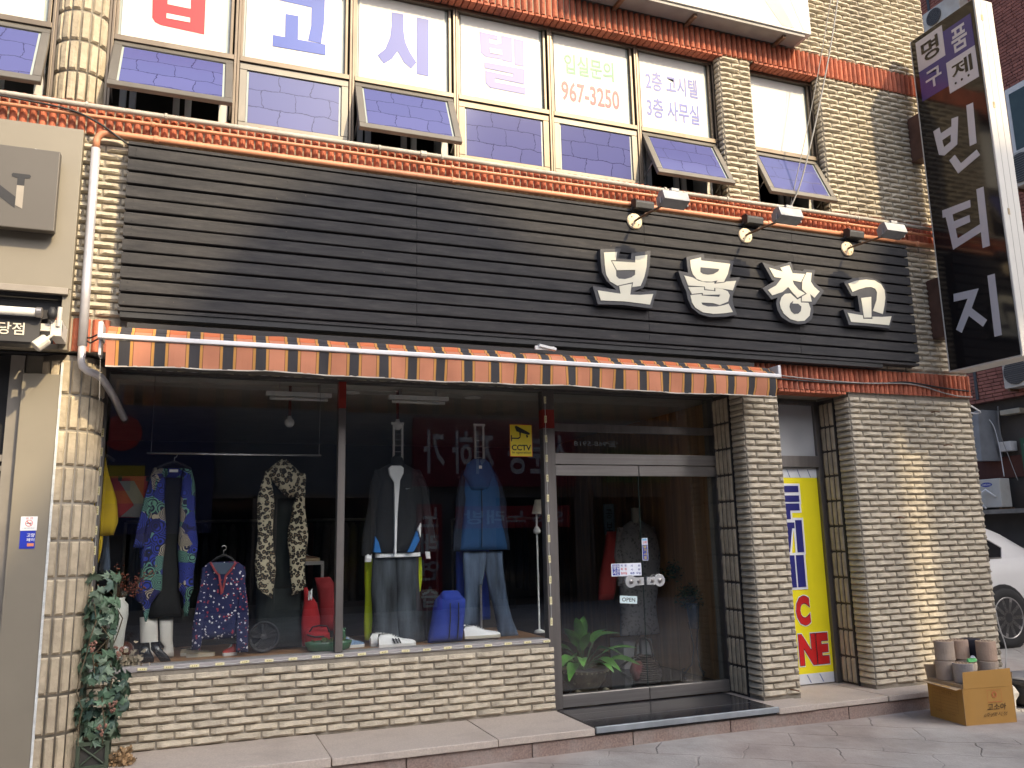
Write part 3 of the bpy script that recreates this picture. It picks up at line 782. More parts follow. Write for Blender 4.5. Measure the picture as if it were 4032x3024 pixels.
# ------------------------------------------------------------------ first-floor windows
FY = 0.085          # front of the frames
rm = MB()
rm.box(-3.5, 6.88, 1.6, 1.7, 4.54, 5.98)
rm.build('room_back', M_room, bld)
edges = [-0.695, 0.17, 1.04, 1.905, 2.77, 3.637, 4.484]
def sash_mesh(w, h):
    q = MB(); t = 0.055
    q.box(0, w, -0.018, 0.018, -t, 0); q.box(0, w, -0.018, 0.018, -h, -h + t)
    q.box(0, t, -0.0178, 0.0178, -h + t, -t); q.box(w - t, w, -0.0178, 0.0178, -h + t, -t)
    return q
def window(x0, x1, opened, colour_sash=False, ang=27, z0=4.545, zt=5.145, z1=5.96):
    f = MB(); t = 0.036
    f.box(x0, x0 + t * .55, FY, FY + .07, z0, z1); f.box(x1 - t * .55, x1, FY, FY + .07, z0, z1)
    a, b = x0 + t * .55, x1 - t * .55
    f.box(a, b, FY + .004, FY + .07, z1 - .03, z1); f.box(a, b, FY - .004, FY + .07, zt - .03, zt + .012); f.box(a, b, FY + .004, FY + .07, z0, z0 + .03)
    f.box(a, a + .02, FY + .02, FY + .066, zt + .012, z1 - .03); f.box(b - .035, b - .012, FY + .02, FY + .066, zt + .012, z1 - .03)
    w = f.build('window', M_bronze, bld, bevel=0.003)
    p = MB(); p.box(a + .02, b - .035, FY + .052, FY + .058, zt + .012, z1 - .03); p.build('pane', M_film_edge, w)
    fl = MB(); fl.box(a + .038, b - .062, FY + .043, FY + .0515, zt + .02, z1 - .032); fl.build('white_film', M_film, w)
    sw, sh = b - a - .006, zt - .032 - z0 - .03
    hinge = Vector((a + .003, FY + .03, zt - .033))
    an = rad(ang) if opened else 0
    sm_ = sash_mesh(sw, sh if not opened else sh + .03)
    hh = sh if not opened else sh + .03
    me = sm_.mesh('sash', M_bronze2 if opened or not colour_sash else M_bronze)
    o = inst('sash', me, hinge, w, rot=(-an, 0, 0))
    bv = o.modifiers.new('bevel', 'BEVEL'); bv.width = .003; bv.segments = 1
    pn = MB(); pn.box(.05, sw - .05, -0.004, 0.004, -hh + .05, -.05)
    inst('pane', pn.mesh('pane', M_film_edge), hinge, w, rot=(-an, 0, 0))
    bf = MB(); bf.box(.07, sw - .072, -0.0075, -0.0045, -hh + .06, -.062)
    inst('blue_film', bf.mesh('blue_film', M_bluefilm), hinge, w, rot=(-an, 0, 0))
    if opened:
        # inner sliding window seen through the gap
        q = MB(); k = (b - a)
        for u in (0.06, 0.14, 0.5, 0.60):
            q.box(a + k * u, a + k * u + .045, FY + .13, FY + .16, z0 + .03, zt - .04)
        q.box(a + .01, b - .01, FY + .125, FY + .165, z0 + .005, z0 + .032)
        q.box(b - .09, b - .03, FY + .075, FY + .3, z0 + .03, zt - .04)
        q.build('inner_frame', M_white, w)
        st = MB()
        d = Vector((0, -math.sin(an), -math.cos(an)))
        for xx in (a + .012, b - .012):
            st.tube([(xx, FY + .05, z0 + .1), tuple(Vector((xx, hinge.y, hinge.z)) + d * hh * .7)], .006, 5)
        st.build('stay_arm', M_steel, w)
    return w
wins = []
for i in range(6):
    wins.append(window(edges[i] + .001, edges[i + 1] - .001, i in (0, 2, 5), i == 3, ang=(29, 0, 26, 0, 0, 27)[i]))
wins.append(window(4.838, 5.658, True, ang=25))
wins.append(window(-1.92, -1.052, True, ang=22))
ins = MB(); ins.box(-1.05, -1.036, FY, FY + .07, 4.545, 5.97); ins.box(-.712, -.697, FY, FY + .07, 4.545, 5.97)
ins.build('window_jamb', M_bronze, bld)
lt = MB(); lt.box(-1.75, -1.17, FY + .0425, FY + .0428, 5.365, 5.9); lt.build('purple_print', mat('purple_print', (0.16, 0.10, 0.2), 0.5), wins[7])
# ------------------------------------------------------------------ lettering on the first-floor windows
def print_mat(name, col): return mat(name, col, 0.45, var=0.03, scale=3)
M_pred = print_mat('red_print', (0.42, 0.008, 0.014)); M_pblue = print_mat('blue_print', (0.035, 0.075, 0.36)); M_pviolet = print_mat('violet_print', (0.135, 0.13, 0.37))
M_pgreen = print_mat('green_print', (0.045, 0.20, 0.11)); M_pfilm = M_film; M_pviolet0 = print_mat('pale_blue_print', (0.06, 0.08, 0.33)); M_pred2 = print_mat('light_red_print', (0.48, 0.025, 0.045))
def letters(name, polys, mt, parent, hole=None, y=0.1255):
    q = MB()
    for i, p in enumerate(polys): q.slab(p, y - .0007 * i, 0.1274)
    o = q.build(name, mt, parent)
    if hole:
        h = MB(); h.slab(hole, y - .0030, y - .0024); h.build('letter_counter', M_pfilm, parent)
    return o
letters('window_lettering', G['w_red'], M_pred, wins[0], G['w_red_hole'])
letters('window_lettering', G['w_go'], M_pblue, wins[1])
letters('window_lettering', G['w_si'], M_pviolet0, wins[2])
letters('window_lettering', G['w_tel'], M_pviolet, wins[3], G['w_tel_hole'])
def wtext(body, r, mt, parent, bold):
    q = MB(); text_y(q, body, r[0], r[1], r[2], r[3], 0.1255, bold); return q.build('window_lettering', mt, parent)
wtext('입실문의', G['t_ipsil'], M_pgreen, wins[4], .022)
wtext('967-3250', G['t_967'], M_pred2, wins[4], .020)
wtext('2층 고시텔', G['t_2f'], M_pviolet0, wins[5], .022)
wtext('3층 사무실', G['t_3f'], M_pviolet0, wins[5], .022)

# ------------------------------------------------------------------ black plank fascia
def plank_mat():
    mt, nt, b = _new('black_stained_planks')
    N, L = nt.nodes, nt.links
    tc = N.new('ShaderNodeTexCoord'); oi = N.new('ShaderNodeObjectInfo')
    ad = N.new('ShaderNodeVectorMath'); ad.operation = 'MULTIPLY_ADD'; L.new(oi.outputs['Random'], ad.inputs[0]); ad.inputs[1].default_value = (9, 5, 3); L.new(tc.outputs['Object'], ad.inputs[2])
    mp = N.new('ShaderNodeMapping'); mp.inputs['Scale'].default_value = (1.2, 1, 9); L.new(ad.outputs[0], mp.inputs[0])
    nz = N.new('ShaderNodeTexNoise'); nz.inputs['Scale'].default_value = 3.0; nz.inputs['Detail'].default_value = 8; nz.inputs['Roughness'].default_value = 0.7; L.new(mp.outputs[0], nz.inputs['Vector'])
    r = ramp(N, [(0.25, (0.040, 0.040, 0.042)), (0.55, (0.064, 0.062, 0.062)), (0.8, (0.10, 0.094, 0.088))]); L.new(nz.outputs['Fac'], r.inputs[0])
    # pale scuffs
    n2 = N.new('ShaderNodeTexNoise'); n2.inputs['Scale'].default_value = 26; n2.inputs['Detail'].default_value = 2; L.new(tc.outputs['Object'], n2.inputs['Vector'])
    sc_ = N.new('ShaderNodeMapRange'); sc_.inputs[1].default_value = 0.76; sc_.inputs[2].default_value = 0.80; sc_.inputs[4].default_value = 0.7; L.new(n2.outputs['Fac'], sc_.inputs[0])
    mx = N.new('ShaderNodeMix'); mx.data_type = 'RGBA'; L.new(sc_.outputs[0], mx.inputs[0]); L.new(r.outputs[0], mx.inputs[6]); mx.inputs[7].default_value = (0.14, 0.12, 0.1, 1)
    L.new(mx.outputs[2], b.inputs['Base Color'])
    b.inputs['Roughness'].default_value = 0.75
    b.inputs['Specular IOR Level'].default_value = 0.06
    # fine grooves along each decking board
    sp = N.new('ShaderNodeSeparateXYZ'); L.new(tc.outputs['Object'], sp.inputs[0])
    mm = N.new('ShaderNodeMath'); mm.operation = 'MULTIPLY'; mm.inputs[1].default_value = 2 * math.pi / 0.0072; L.new(sp.outputs[2], mm.inputs[0])
    sn = N.new('ShaderNodeMath'); sn.operation = 'SINE'; L.new(mm.outputs[0], sn.inputs[0])
    bp = N.new('ShaderNodeBump'); bp.inputs['Strength'].default_value = 0.35; bp.inputs['Distance'].default_value = 0.003; L.new(sn.outputs[0], bp.inputs['Height'])
    b2 = N.new('ShaderNodeBump'); b2.inputs['Strength'].default_value = 0.25; b2.inputs['Distance'].default_value = 0.004; L.new(nz.outputs['Fac'], b2.inputs['Height']); L.new(bp.outputs[0], b2.inputs['Normal'])
    L.new(b2.outputs[0], b.inputs['Normal'])
    return mt
M_plank = plank_mat()
fas = thing('plank_fascia', 'wide black timber plank fascia board above the striped awning', 'fascia', (3.0, -0.13, 3.05))
bk = MB(); bk.box(-0.505, 6.43, -0.098, 0.0 - .018, 3.06, 4.232)
bk.build('backing_frame', M_black, fas)
N_PL = 12
ph = (4.222 - 3.075) / N_PL
seams = [-0.513, 1.512, 3.50, 5.05, 6.442]
rp = random.Random(5)
for r_ in range(N_PL):
    for k in range(len(seams) - 1):
        if k == 2 and r_ not in (0, 1, 2, 3, 9, 10, 11): pass
        x0, x1 = seams[k] + .0015, seams[k + 1] - .0015
        z0 = 3.075 + r_ * ph; dz = rp.uniform(-.0015, .0015)
        q = MB(); y1 = -0.130 + rp.uniform(-.002, .002)
        # board with two small chamfers along its long edges
        t = .012
        q.prism([(z0 + .008 + dz, -.0985), (z0 + .008 + dz, y1 + .004), (z0 + .012 + dz, y1), (z0 + ph - .014 + dz, y1), (z0 + ph - .009 + dz, y1 + .005), (z0 + ph - .009 + dz, -.0985)], lambda u, v: (x0, v, u), lambda u, v: (x1, v, u))
        q.build('plank', M_plank, fas)
tr = MB(); tr.box(-0.515, 6.444, -0.125, -.02, 4.227, 4.247); tr.box(-0.515, 6.444, -0.122, -.02, 3.048, 3.070)
tr.build('edge_trim', M_plank, fas)
sv = MB()
for x in (-.46, .55, 1.47, 1.55, 2.45, 3.46, 3.54, 4.2, 5.0, 5.1, 5.8, 6.4):
    for r_ in range(N_PL):
        for dz in (.026, .07):
            sv.box(x + rp.uniform(-.006, .006) - .003, x + .003, -.1335, -.131, 3.075 + r_ * ph + dz - .003, 3.075 + r_ * ph + dz + .003)
sv.build('screw_heads', mat('screw_dark', (0.012, 0.012, 0.012), 0.5), fas, kind='stuff')
dk = MB(); dk.box(-0.50, 6.0, -0.112, -0.0105, 3.006, 3.046); dk.build('lower_rail', M_black, fas)

# ------------------------------------------------------------------ raised sign letters
M_cream = mat('cream_acrylic', (0.66, 0.63, 0.50), 0.4, var=0.03, scale=4)
M_lback = mat('letter_box_black', (0.035, 0.036, 0.042), 0.45, var=0.25, scale=7)
lab = {'bo': ('보', 'cream raised sign letter on black planks, leftmost of the four'), 'mul': ('물', 'cream raised sign letter, second of four, three stacked strokes'), 'chang': ('창', 'cream raised sign letter with ring at its foot, third of four'), 'go': ('고', 'cream raised sign letter, rightmost of the four on black planks')}
for k in ('bo', 'mul', 'chang', 'go'):
    bp_ = G[k + '_back']
    cx = sum(p[0] for p in bp_) / len(bp_); cz = sum(p[1] for p in bp_) / len(bp_)
    t = thing('sign_letter', lab[k][1], 'sign letter', (cx, -.13, cz), 'raised cream letters of the shop name')
    q = MB(); q.slab(bp_, -0.19, -0.1338); q.build('letter_box', M_lback, t, bevel=.002)
    q = MB()
    for i, p in enumerate(G[k]): q.slab(p, -0.1945 - .0004 * i, -0.1902)
    q.build('letter_face', M_cream, t)
    if k + '_hole' in G:
        q = MB(); q.slab(G[k + '_hole'], -0.1975, -0.1962); q.build('letter_counter', M_lback, t)

# ------------------------------------------------------------------ pipes along the wall
M_gpipe = mat('grey_painted_pipe', (0.42, 0.395, 0.34), 0.6, var=0.15, scale=9, bump=.2, bscale=60, dirt=(0.25, 0.22, 0.18), dscale=4, damt=0.6)
M_opipe = mat('salmon_painted_pipe', (0.58, 0.25, 0.13), 0.5, var=0.1, scale=5, dirt=(0.42, 0.17, 0.09), dscale=3, damt=0.5)
M_tape = mat('silver_tape', (0.62, 0.6, 0.6), 0.38, 0.35, var=0.12, scale=7, stretch=(1, 1, .2), dirt=(0.45, 0.42, 0.42), dscale=4, damt=0.6)
pp = thing('service_pipe', 'thin weathered grey pipe running highest along the red brick sill', 'pipe', (2.7, -.08, 4.48))
q = MB(); q.tube([(-2.4, -.08, 4.492)] + [(x, -.08 + .004 * math.sin(x * 2), 4.487 + .004 * math.sin(x * 1.3)) for x in (-1, 0, 1, 2, 3, 4, 5, 6)] + [(7.0, -.08, 4.482)], .019, 10); q.build('pipe_run', M_gpipe, pp, smooth=True)
for x in (-.8, -.3, 1.22, 1.72, 3.75, 4.4, 5.9):
    q = MB(); q.lathe([(.021, 0), (.025, .002), (.025, .018), (.021, .02)], (x, -.08, 4.487), 10, (1, 0, 0)); q.box(x + .004, x + .016, -.08, -.02, 4.463, 4.469); q.build('pipe_clamp', M_gpipe, pp)
q = MB(); q.lathe([(.02, 0), (.029, .004), (.029, .05), (.02, .054)], (1.55, -.08, 4.487), 10, (1, 0, 0)); q.build('pipe_coupling', M_gpipe, pp)
pp = thing('service_pipe', 'slim salmon painted pipe between the grey and the thick pipe', 'pipe', (2.7, -.085, 4.41), 'salmon pipes on the wall')
q = MB(); q.tube([(-2.4, -.085, 4.412)] + [(x, -.085, 4.412 + .004 * math.sin(x * 1.7 + 1)) for x in range(-1, 7)] + [(7.0, -.085, 4.41)], .0135, 10); q.build('pipe_run', M_opipe, pp, smooth=True)
for x in (-.38, 1.80, 3.62, 5.75, 6.55):
    q = MB(); q.lathe([(.0145, 0), (.019, .002), (.019, .022), (.0145, .024)], (x, -.085, 4.412), 10, (1, 0, 0)); q.box(x + .002, x + .022, -.085, -.02, 4.424, 4.432); q.build('pipe_clamp', M_opipe, pp)
pp = thing('gas_pipe', 'thick salmon pipe bending down into silver wrapped downpipe at left', 'pipe', (2.7, -.09, 4.29))
bend = []
for k in range(9):
    a = math.pi / 2 * k / 8
    bend.append((-0.715 + .075 * (1 - math.sin(a)) , -.09, 4.222 + .075 * math.cos(a) * 1.0 + 0.0))
bend = [(-0.64 - .075 * math.sin(math.pi / 2 * k / 8), -.09, 4.225 + .075 * math.cos(math.pi / 2 * k / 8)) for k in range(9)]
q = MB(); q.tube([(7.0, -.09, 4.30), (5, -.09, 4.298), (3, -.09, 4.303), (1, -.09, 4.299)] + bend + [(-.715, -.09, 4.175)], .0235, 12); q.build('pipe_run', M_opipe, pp, smooth=True)
q = MB(); q.tube([(-.715, -.09, 4.176), (-.714, -.09, 3.7), (-.712, -.09, 3.2), (-.708, -.09, 2.80)], .029, 12); q.build('pipe_sleeve', M_tape, pp, smooth=True)
low = [(-.708, -.09, 2.83), (-.709, -.09, 2.70), (-.700, -.085, 2.665), (-.672, -.07, 2.64), (-.63, -.03, 2.632), (-.600, .02, 2.62), (-.57, .1, 2.585), (-.53, .22, 2.52), (-.47, .40, 2.40)]
q = MB(); q.tube(low, .0245, 12); q.build('pipe_tail', M_tape, pp, smooth=True)
for x in (-.36, 1.80, 3.67, 4.82, 5.72, 6.6):
    q = MB(); q.lathe([(.0245, 0), (.029, .002), (.029, .03), (.0245, .032)], (x, -.09, 4.30), 12, (1, 0, 0)); q.box(x + .004, x + .028, -.09, -.018, 4.322, 4.330); q.build('pipe_clamp', M_opipe, pp)
M_cable = mat('black_cable', (0.02, 0.02, 0.02), 0.6)
M_gcable = mat('grey_cable', (0.30, 0.29, 0.27), 0.6)
def cable(path, r, mt, label, name='cable', group=None, n=6):
    # smooth through the points
    P = [Vector(p) for p in path]; out = []
    for i in range(len(P) - 1):
        p0, p1, p2, p3 = P[max(i - 1, 0)], P[i], P[i + 1], P[min(i + 2, len(P) - 1)]
        for k in range(6):
            t = k / 6
            out.append(0.5 * ((2 * p1) + (p2 - p0) * t + (2 * p0 - 5 * p1 + 4 * p2 - p3) * t * t + (3 * p1 - p0 - 3 * p2 + p3) * t ** 3))
    out.append(P[-1])
    q = MB(); q.tube(out, r, n); return q.build(name, mt, None, smooth=True, label=label, cat='cable', group=group)
cable([(-2.4, -.12, 4.50), (-1.3, -.11, 4.452), (-.9, -.105, 4.425), (-.72, -.11, 4.36), (-.60, -.12, 4.28), (-.50, -.10, 4.22)], .007, M_cable, 'black cable crossing the pipes above the grey shopfront')
cable([(5.80, -.30, 6.95), (5.62, -.27, 6.2), (5.40, -.22, 5.4), (5.2, -.16, 4.75), (5.08, -.11, 4.47)], .0075, M_gcable, 'thick grey cable slanting down past the single window')
cable([(5.74, -.28, 6.95), (5.52, -.2, 6.0), (5.34, -.14, 5.3), (5.10, -.09, 4.5)], .004, M_gcable, 'thin grey cable beside the thick one at the single window')

# ------------------------------------------------------------------ gooseneck flood lamps and ballast boxes
M_disc = mat('cream_rusty_disc', (0.72, 0.60, 0.40), 0.55, var=0.1, scale=12, dirt=(0.35, 0.15, 0.05), dscale=14, damt=0.8)
M_rust = mat('rusty_arm', (0.20, 0.125, 0.075), 0.7, 0.3, var=0.3, scale=25, dirt=(0.25, 0.09, 0.03), dscale=18, damt=0.8)
M_lamp = mat('grey_cast_lamp', (0.30, 0.305, 0.31), 0.5, 0.4, var=0.15, scale=9, dirt=(0.18, 0.18, 0.18), dscale=8, damt=0.5)
M_lens = mat('lamp_lens', (0.10, 0.10, 0.10), 0.1)
where = ['grey flood lamp on rusty arm, leftmost of three above the letters', 'grey flood lamp on rusty arm, middle of three above the letters', 'grey flood lamp on rusty arm, nearest the projecting sign']
bwhere = ['black ballast box above the fascia, leftmost of three', 'black ballast box above the fascia, middle of three', 'black ballast box above the fascia, rightmost of three']
for i, x in enumerate((3.407, 4.534, 5.688)):
    z = 4.134
    t = thing('flood_lamp', where[i], 'lamp', (x, -.13, z), 'flood lamps lighting the letters')
    q = MB(); q.lathe([(.070, 0), (.072, .006), (.066, .014), (.05, .017), (0, .018)], (x, -.131, z), 24, (0, -1, 0)); q.build('mount_disc', M_disc, t)
    q = MB()
    for a in (45, 135, 225, 315): q.lathe([(.006, 0), (.006, .006), (0, .007)], (x + .045 * math.cos(rad(a)), -.147, z + .045 * math.sin(rad(a))), 6, (0, -1, 0))
    q.build('screws', M_rust, t, kind='stuff')
    q = MB(); q.tube([(x, -.14, z), (x, -.17, z), (x + .004, -.36, z - .012), (x + .006, -.56, z - .03)], .0095, 8); q.lathe([(.013, 0), (.013, .03)], (x + .003, -.30, z - .008), 8, (0, -1, 0)); q.build('lamp_arm', M_rust, t, smooth=True)
    # housing: trapezoid body with cooling fins and driver box
    hx0, hx1, hy = x - .012, x + .225, -.575
    q = MB()
    pr = [(-.060, .050), (-.005, .066), (.050, .040), (.060, -.030), (.045, -.046), (-.062, -.040)]
    ct = math.cos(rad(-18)); stt = math.sin(rad(-18))
    prr = [(u * ct - v * stt, u * stt + v * ct) for u, v in pr]
    q.prism(prr, lambda u, v: (hx0, hy + u, z + .022 + v), lambda u, v: (hx1, hy + u, z + .022 + v))
    h = q.build('lamp_housing', M_lamp, t, bevel=.004)
    q = MB()
    for k in range(11):
        fx = hx0 + .03 + k * .0165
        q.obox((fx, hy + .02, z + .078), (.003, 0, 0), (0, .038 * ct, .038 * stt * -1 * -1), (0, .004, .012))
    q.build('cooling_fins', M_lamp, h)
    q = MB(); q.box(hx0 + .09, hx0 + .165, hy - .035, hy + .03, z + .088, z + .118); q.build('driver_box', M_lamp, t, bevel=.006)
    q = MB(); q.box(hx0 - .012, hx0 - .004, hy - .02, hy + .02, z - .02, z + .03); q.box(hx1 + .004, hx1 + .012, hy - .02, hy + .02, z - .02, z + .03); q.build('bracket', M_lamp, t)
    t2 = thing('ballast_box', bwhere[i], 'ballast box', (x + .08, -.14, 4.26), 'ballast boxes above the fascia')
    bx = x - .02
    q = MB(); q.prism([(-.035, -.036), (-.045, .012), (-.03, .034), (.035, .034), (.04, -.036)], lambda u, v: (bx + .01, -.158 + u, 4.275 + v), lambda u, v: (bx + .185, -.158 + u, 4.275 + v)); q.build('housing', mat('ballast_grey', (0.055, 0.055, 0.055), .5, var=.2), t2, bevel=.004)
    q = MB(); q.prism([(-.05, -.045), (-.055, .02), (-.03, .046), (.03, .046), (.04, -.045)], lambda u, v: (bx - .0, -.158 + u, 4.275 + v), lambda u, v: (bx + .0095, -.158 + u, 4.275 + v)); q.build('end_flange', M_black, t2)
    q = MB(); q.tube([(bx - .005, -.16, 4.25), (bx - .02, -.15, 4.235), (bx, -.145, 4.22), (x, -.142, 4.20)], .006, 6); q.build('lead_wire', M_black, t2)

# ------------------------------------------------------------------ striped awning, rolled up
M_aw = [mat('awning_orange', (0.56, 0.225, 0.125), 0.9, var=0.07, scale=7), mat('awning_black', (0.045, 0.042, 0.045), 0.9, var=0.1), mat('awning_gold', (0.55, 0.27, 0.07), 0.9, var=0.08), mat('awning_brown', (0.09, 0.03, 0.02), 0.9)]
aw = thing('shop_awning', 'rolled up awning with orange, black and gold striped valance', 'awning', (2.0, -.30, 2.63))
PER = 0.2072
pat = [(0, .066, 1), (.066, .083, 2), (.083, .0862, 3), (.0862, .1865, 0), (.1865, .1897, 3), (.1897, PER, 2)]
AX0, AX1 = -0.545, 4.575
cuts = []
k = 0
while True:
    x = AX0 - .135 + k * PER
    if x > AX1: break
    for a, b_, c in pat:
        p, qx = max(x + a, AX0), min(x + b_, AX1)
        if qx > p + 1e-4: cuts.append((p, qx, c))
    k += 1
M_roll = [mat('awning_roll_orange', (0.60, 0.165, 0.065), 0.9, var=0.1, scale=7)] + M_aw[1:]
def strip(prof, parent, name, mats=M_aw):
    """cloth strip: prof(x) -> list of (y, z) down the cloth"""
    q = MB()
    for a, b_, c in cuts:
        nseg = 3 if b_ - a > .05 else 1
        for s_ in range(nseg):
            xa, xb = a + (b_ - a) * s_ / nseg, a + (b_ - a) * (s_ + 1) / nseg
            A, B = prof(xa), prof(xb)
            vs = [(xa, y, z) for y, z in A] + [(xb, y, z) for y, z in B]
            n = len(A)
            q.add(vs, [(i, i + n, i + n + 1, i + 1) for i in range(n - 1)], c)
    return q.build(name, mats, parent, smooth=True)
def val(x):
    w = .012 * math.sin(x * 9.0) + .009 * math.sin(x * 23 + 1) + .006 * noise.noise(Vector((x * 3, 0, 0)))
    zb = 2.636 + .006 * math.sin(x * 3.1) + .006 * noise.noise(Vector((x * 2, 4, 0))) + (.0 if x > -.3 else .0)
    lean = .03 * max(0, (x - 3.6)) * 0.5
    return [(-.352, 2.792), (-.350 + .3 * w, 2.76), (-.346 + .6 * w, 2.71), (-.340 + w + lean, 2.66), (-.337 + w + lean, zb)]
strip(val, aw, 'valance')
q = MB()
xs_ = [AX0 + (AX1 - AX0) * i / 90 for i in range(91)]
q.add([(x, val(x)[-1][0] - .001, val(x)[-1][1] + .004) for x in xs_] + [(x, val(x)[-1][0] - .001, val(x)[-1][1] - .004) for x in xs_], [(i, i + 1, i + 92, i + 91) for i in range(90)])
q.build('valance_hem', mat('awning_hem', (0.55, 0.50, 0.43), 0.8), aw)
def up_(x):
    b_ = .02 * math.exp(-((x - 2.45) / .35) ** 2)
    return [(-.338, 2.832), (-.325, 2.845 + b_ * .6), (-.30, 2.862 + b_), (-.26, 2.862 + b_)]
strip(up_, aw, 'fabric_fold')
def roll(x):
    r_ = .042 + .006 * noise.noise(Vector((x * 5, 9, 0)))
    return [(-.235 - r_ * math.cos(a), 2.862 + .012 * noise.noise(Vector((x * 2.5, 2, 0))) + r_ * math.sin(a)) for a in [rad(-80 + 20 * i) for i in range(14)]]
strip(roll, aw, 'fabric_roll', M_roll)
M_alu = mat('white_aluminium', (0.70, 0.69, 0.69), 0.35, 0.3, var=0.05, scale=4)
q = MB(); q.box(AX0 - .03, AX1 + .03, -.366, -.330, 2.797, 2.829); q.build('front_bar', M_alu, aw, bevel=.006)
q = MB()
for x in (AX0 - .052, AX1 + .018):
    q.box(x, x + .03, -.36, -.19, 2.80, 2.905); q.box(x + .004, x + .022, -.30, -.19, 2.70, 2.80)
q.build('end_bracket', M_alu, aw, bevel=.005)
q = MB(); q.box(AX0 + .1, AX1 - .1, -.20, -.11, 2.83, 2.95); q.box(-.2, -.12, -.2, -.01, 2.86, 2.9); q.box(2.0, 2.1, -.2, -.01, 2.86, 2.9); q.box(4.3, 4.38, -.2, -.01, 2.86, 2.9); q.build('cassette', mat('cassette_dark', (.03, .028, .027), .7), aw)
q = MB(); q.box(2.40, 2.56, -.285, -.27, 2.925, 2.955); q.obox((2.5, -.28, 2.945), (.07, 0, -.012), (0, .02, 0), (.002, 0, .010)); q.build('torn_clip', M_white, aw)
q = MB()
for a_ in (.0, .5): q.tube([(AX0 - .06, -.2, 2.86 - a_ * .06), (-.66, -.12, 2.85 - a_ * .07), (-.72, -.06, 2.86)], .006, 6)
q.build('crank_rod', M_black, aw)
q = MB(); q.tube([(AX0 - .035, -.27, 2.70), (AX0 - .03, -.265, 2.55), (AX0 - .025, -.26, 2.42)], .002, 4); q.build('pull_cord', M_gcable, aw)

# cables under the red band at right
cable([(4.62, -.06, 2.90), (5.2, -.05, 2.872), (5.8, -.05, 2.862), (6.3, -.055, 2.88), (6.55, -.05, 2.86), (6.8, -.05, 2.81), (7.0, -.05, 2.785), (7.19, -.03, 2.79)], .006, M_gcable, 'grey cable sagging along the lower red brick band')
cable([(4.62, -.045, 2.865), (5.4, -.045, 2.85), (6.0, -.045, 2.87), (6.35, -.05, 2.895), (6.8, -.045, 2.86), (7.19, -.03, 2.845)], .008, M_cable, 'black cable bundle along the lower red brick band')

# ------------------------------------------------------------------ projecting light-box sign
M_sblack = mat('gloss_black_acrylic', (0.012, 0.011, 0.012), 0.10, var=0.1, spec=.6)
M_swhite = mat('sign_white_vinyl', (0.52, 0.52, 0.56), 0.35, var=0.02)
M_spurple = mat('sign_purple_vinyl', (0.055, 0.045, 0.19), 0.25, var=0.03)
M_scase = mat('sign_case_white', (0.60, 0.575, 0.52), 0.45, var=0.04, scale=3)
XS = 6.74
sg_ = thing('projecting_sign', 'tall black projecting light box sign with white lettering on wall', 'sign', (XS + .11, -.5, 2.98))
q = MB(); q.box(XS + .004, XS + .235, -.955, -.195, 2.985, 6.478); q.build('case', M_scase, sg_, bevel=.008)
q = MB(); q.box(XS - .001, XS + .0035, -.936, -.200, 3.0, 6.468); q.build('face_panel', M_sblack, sg_)
q = MB(); q.box(XS - .005, XS + .006, -.1995, -.190, 2.99, 6.475); q.box(XS - .005, XS + .006, -.955, -.195, 2.982, 2.996); q.build('face_trim', M_scase, sg_)
q = MB()
for xx in (.075, .155): q.box(XS + xx, XS + xx + .004, -.9565, -.9545, 3.0, 6.46)
q.build('case_seam', mat('seam_grey', (.4, .38, .34), .6), sg_)
for zz in (6.25, 5.35, 4.3): 
    q = MB(); q.box(XS + .06, XS + .085, -.958, -.9555, zz, zz + .06); q.build('hinge', mat('hinge_rust', (.35, .28, .17), .6, .4, var=.3, scale=30), sg_)
def sx(polys, mt, name, d=.0016, hole=None):
    q = MB()
    for i, p in enumerate(polys): q.prism(p, lambda u, v: (XS - .0018 - d - .0004 * i, u, v), lambda u, v: (XS - .0012, u, v))
    o = q.build(name, mt, sg_)
    if hole:
        h = MB(); h.prism(hole, lambda u, v: (XS - .0060, u, v), lambda u, v: (XS - .0050, u, v)); h.build('letter_counter', M_sblack, sg_)
sx(G['s_bin'], M_swhite, 'sign_lettering', hole=G['s_bin_hole']); sx(G['s_ti'], M_swhite, 'sign_lettering'); sx(G['s_ji'], M_swhite, 'sign_lettering')
def srect(y0, y1, z0, z1): return [(y0, z0), (y1, z0), (y1, z1), (y0, z1)]
ym, zm = -.581, 6.053
sx([srect(-.256, ym, 6.095, 6.422)], M_swhite, 'white_square'); sx([srect(ym - .001, -.902, 6.010, 6.345)], M_spurple, 'purple_square')
sx([srect(-.256, ym - .003, 5.770, 6.094)], M_spurple, 'purple_square', d=.001); sx([srect(ym + .004, -.902, 5.684, 6.009)], M_swhite, 'white_square', d=.0026)
def schar(ch, y0, y1, z0, z1, mt, bold):
    q = MB(); text_on(q, ch, lambda u, v: (XS - .0062, y0 + (y1 - y0) * u, z0 + (z1 - z0) * v), bold); q.build('sign_lettering', mt, sg_)
schar('명', -.315, -.525, 6.15, 6.37, M_sblack, .02)
schar('품', -.665, -.84, 6.05, 6.30, M_swhite, .02)
schar('구', -.325, -.515, 5.85, 6.04, M_swhite, .02)
schar('제', -.625, -.855, 5.79, 5.955, M_sblack, .02)
q = MB()
for y_, z_ in ((-.655, 5.752), (-.725, 5.752), (-.80, 5.752)): q.lathe([(.012, 0), (.012, .001)], (XS - .0062, y_, z_), 12, (-1, 0, 0))
q.build('dots', M_sblack, sg_)
M_brk = mat('rusty_bracket', (0.10, 0.05, 0.035), 0.7, var=.3, scale=8)
for z0, z1 in ((5.22, 5.70), (3.35, 3.95)):
    q = MB(); q.box(XS + .03, XS + .17, -.196, -.012, z0, z1); q.build('wall_bracket', M_brk, sg_, bevel=.004)

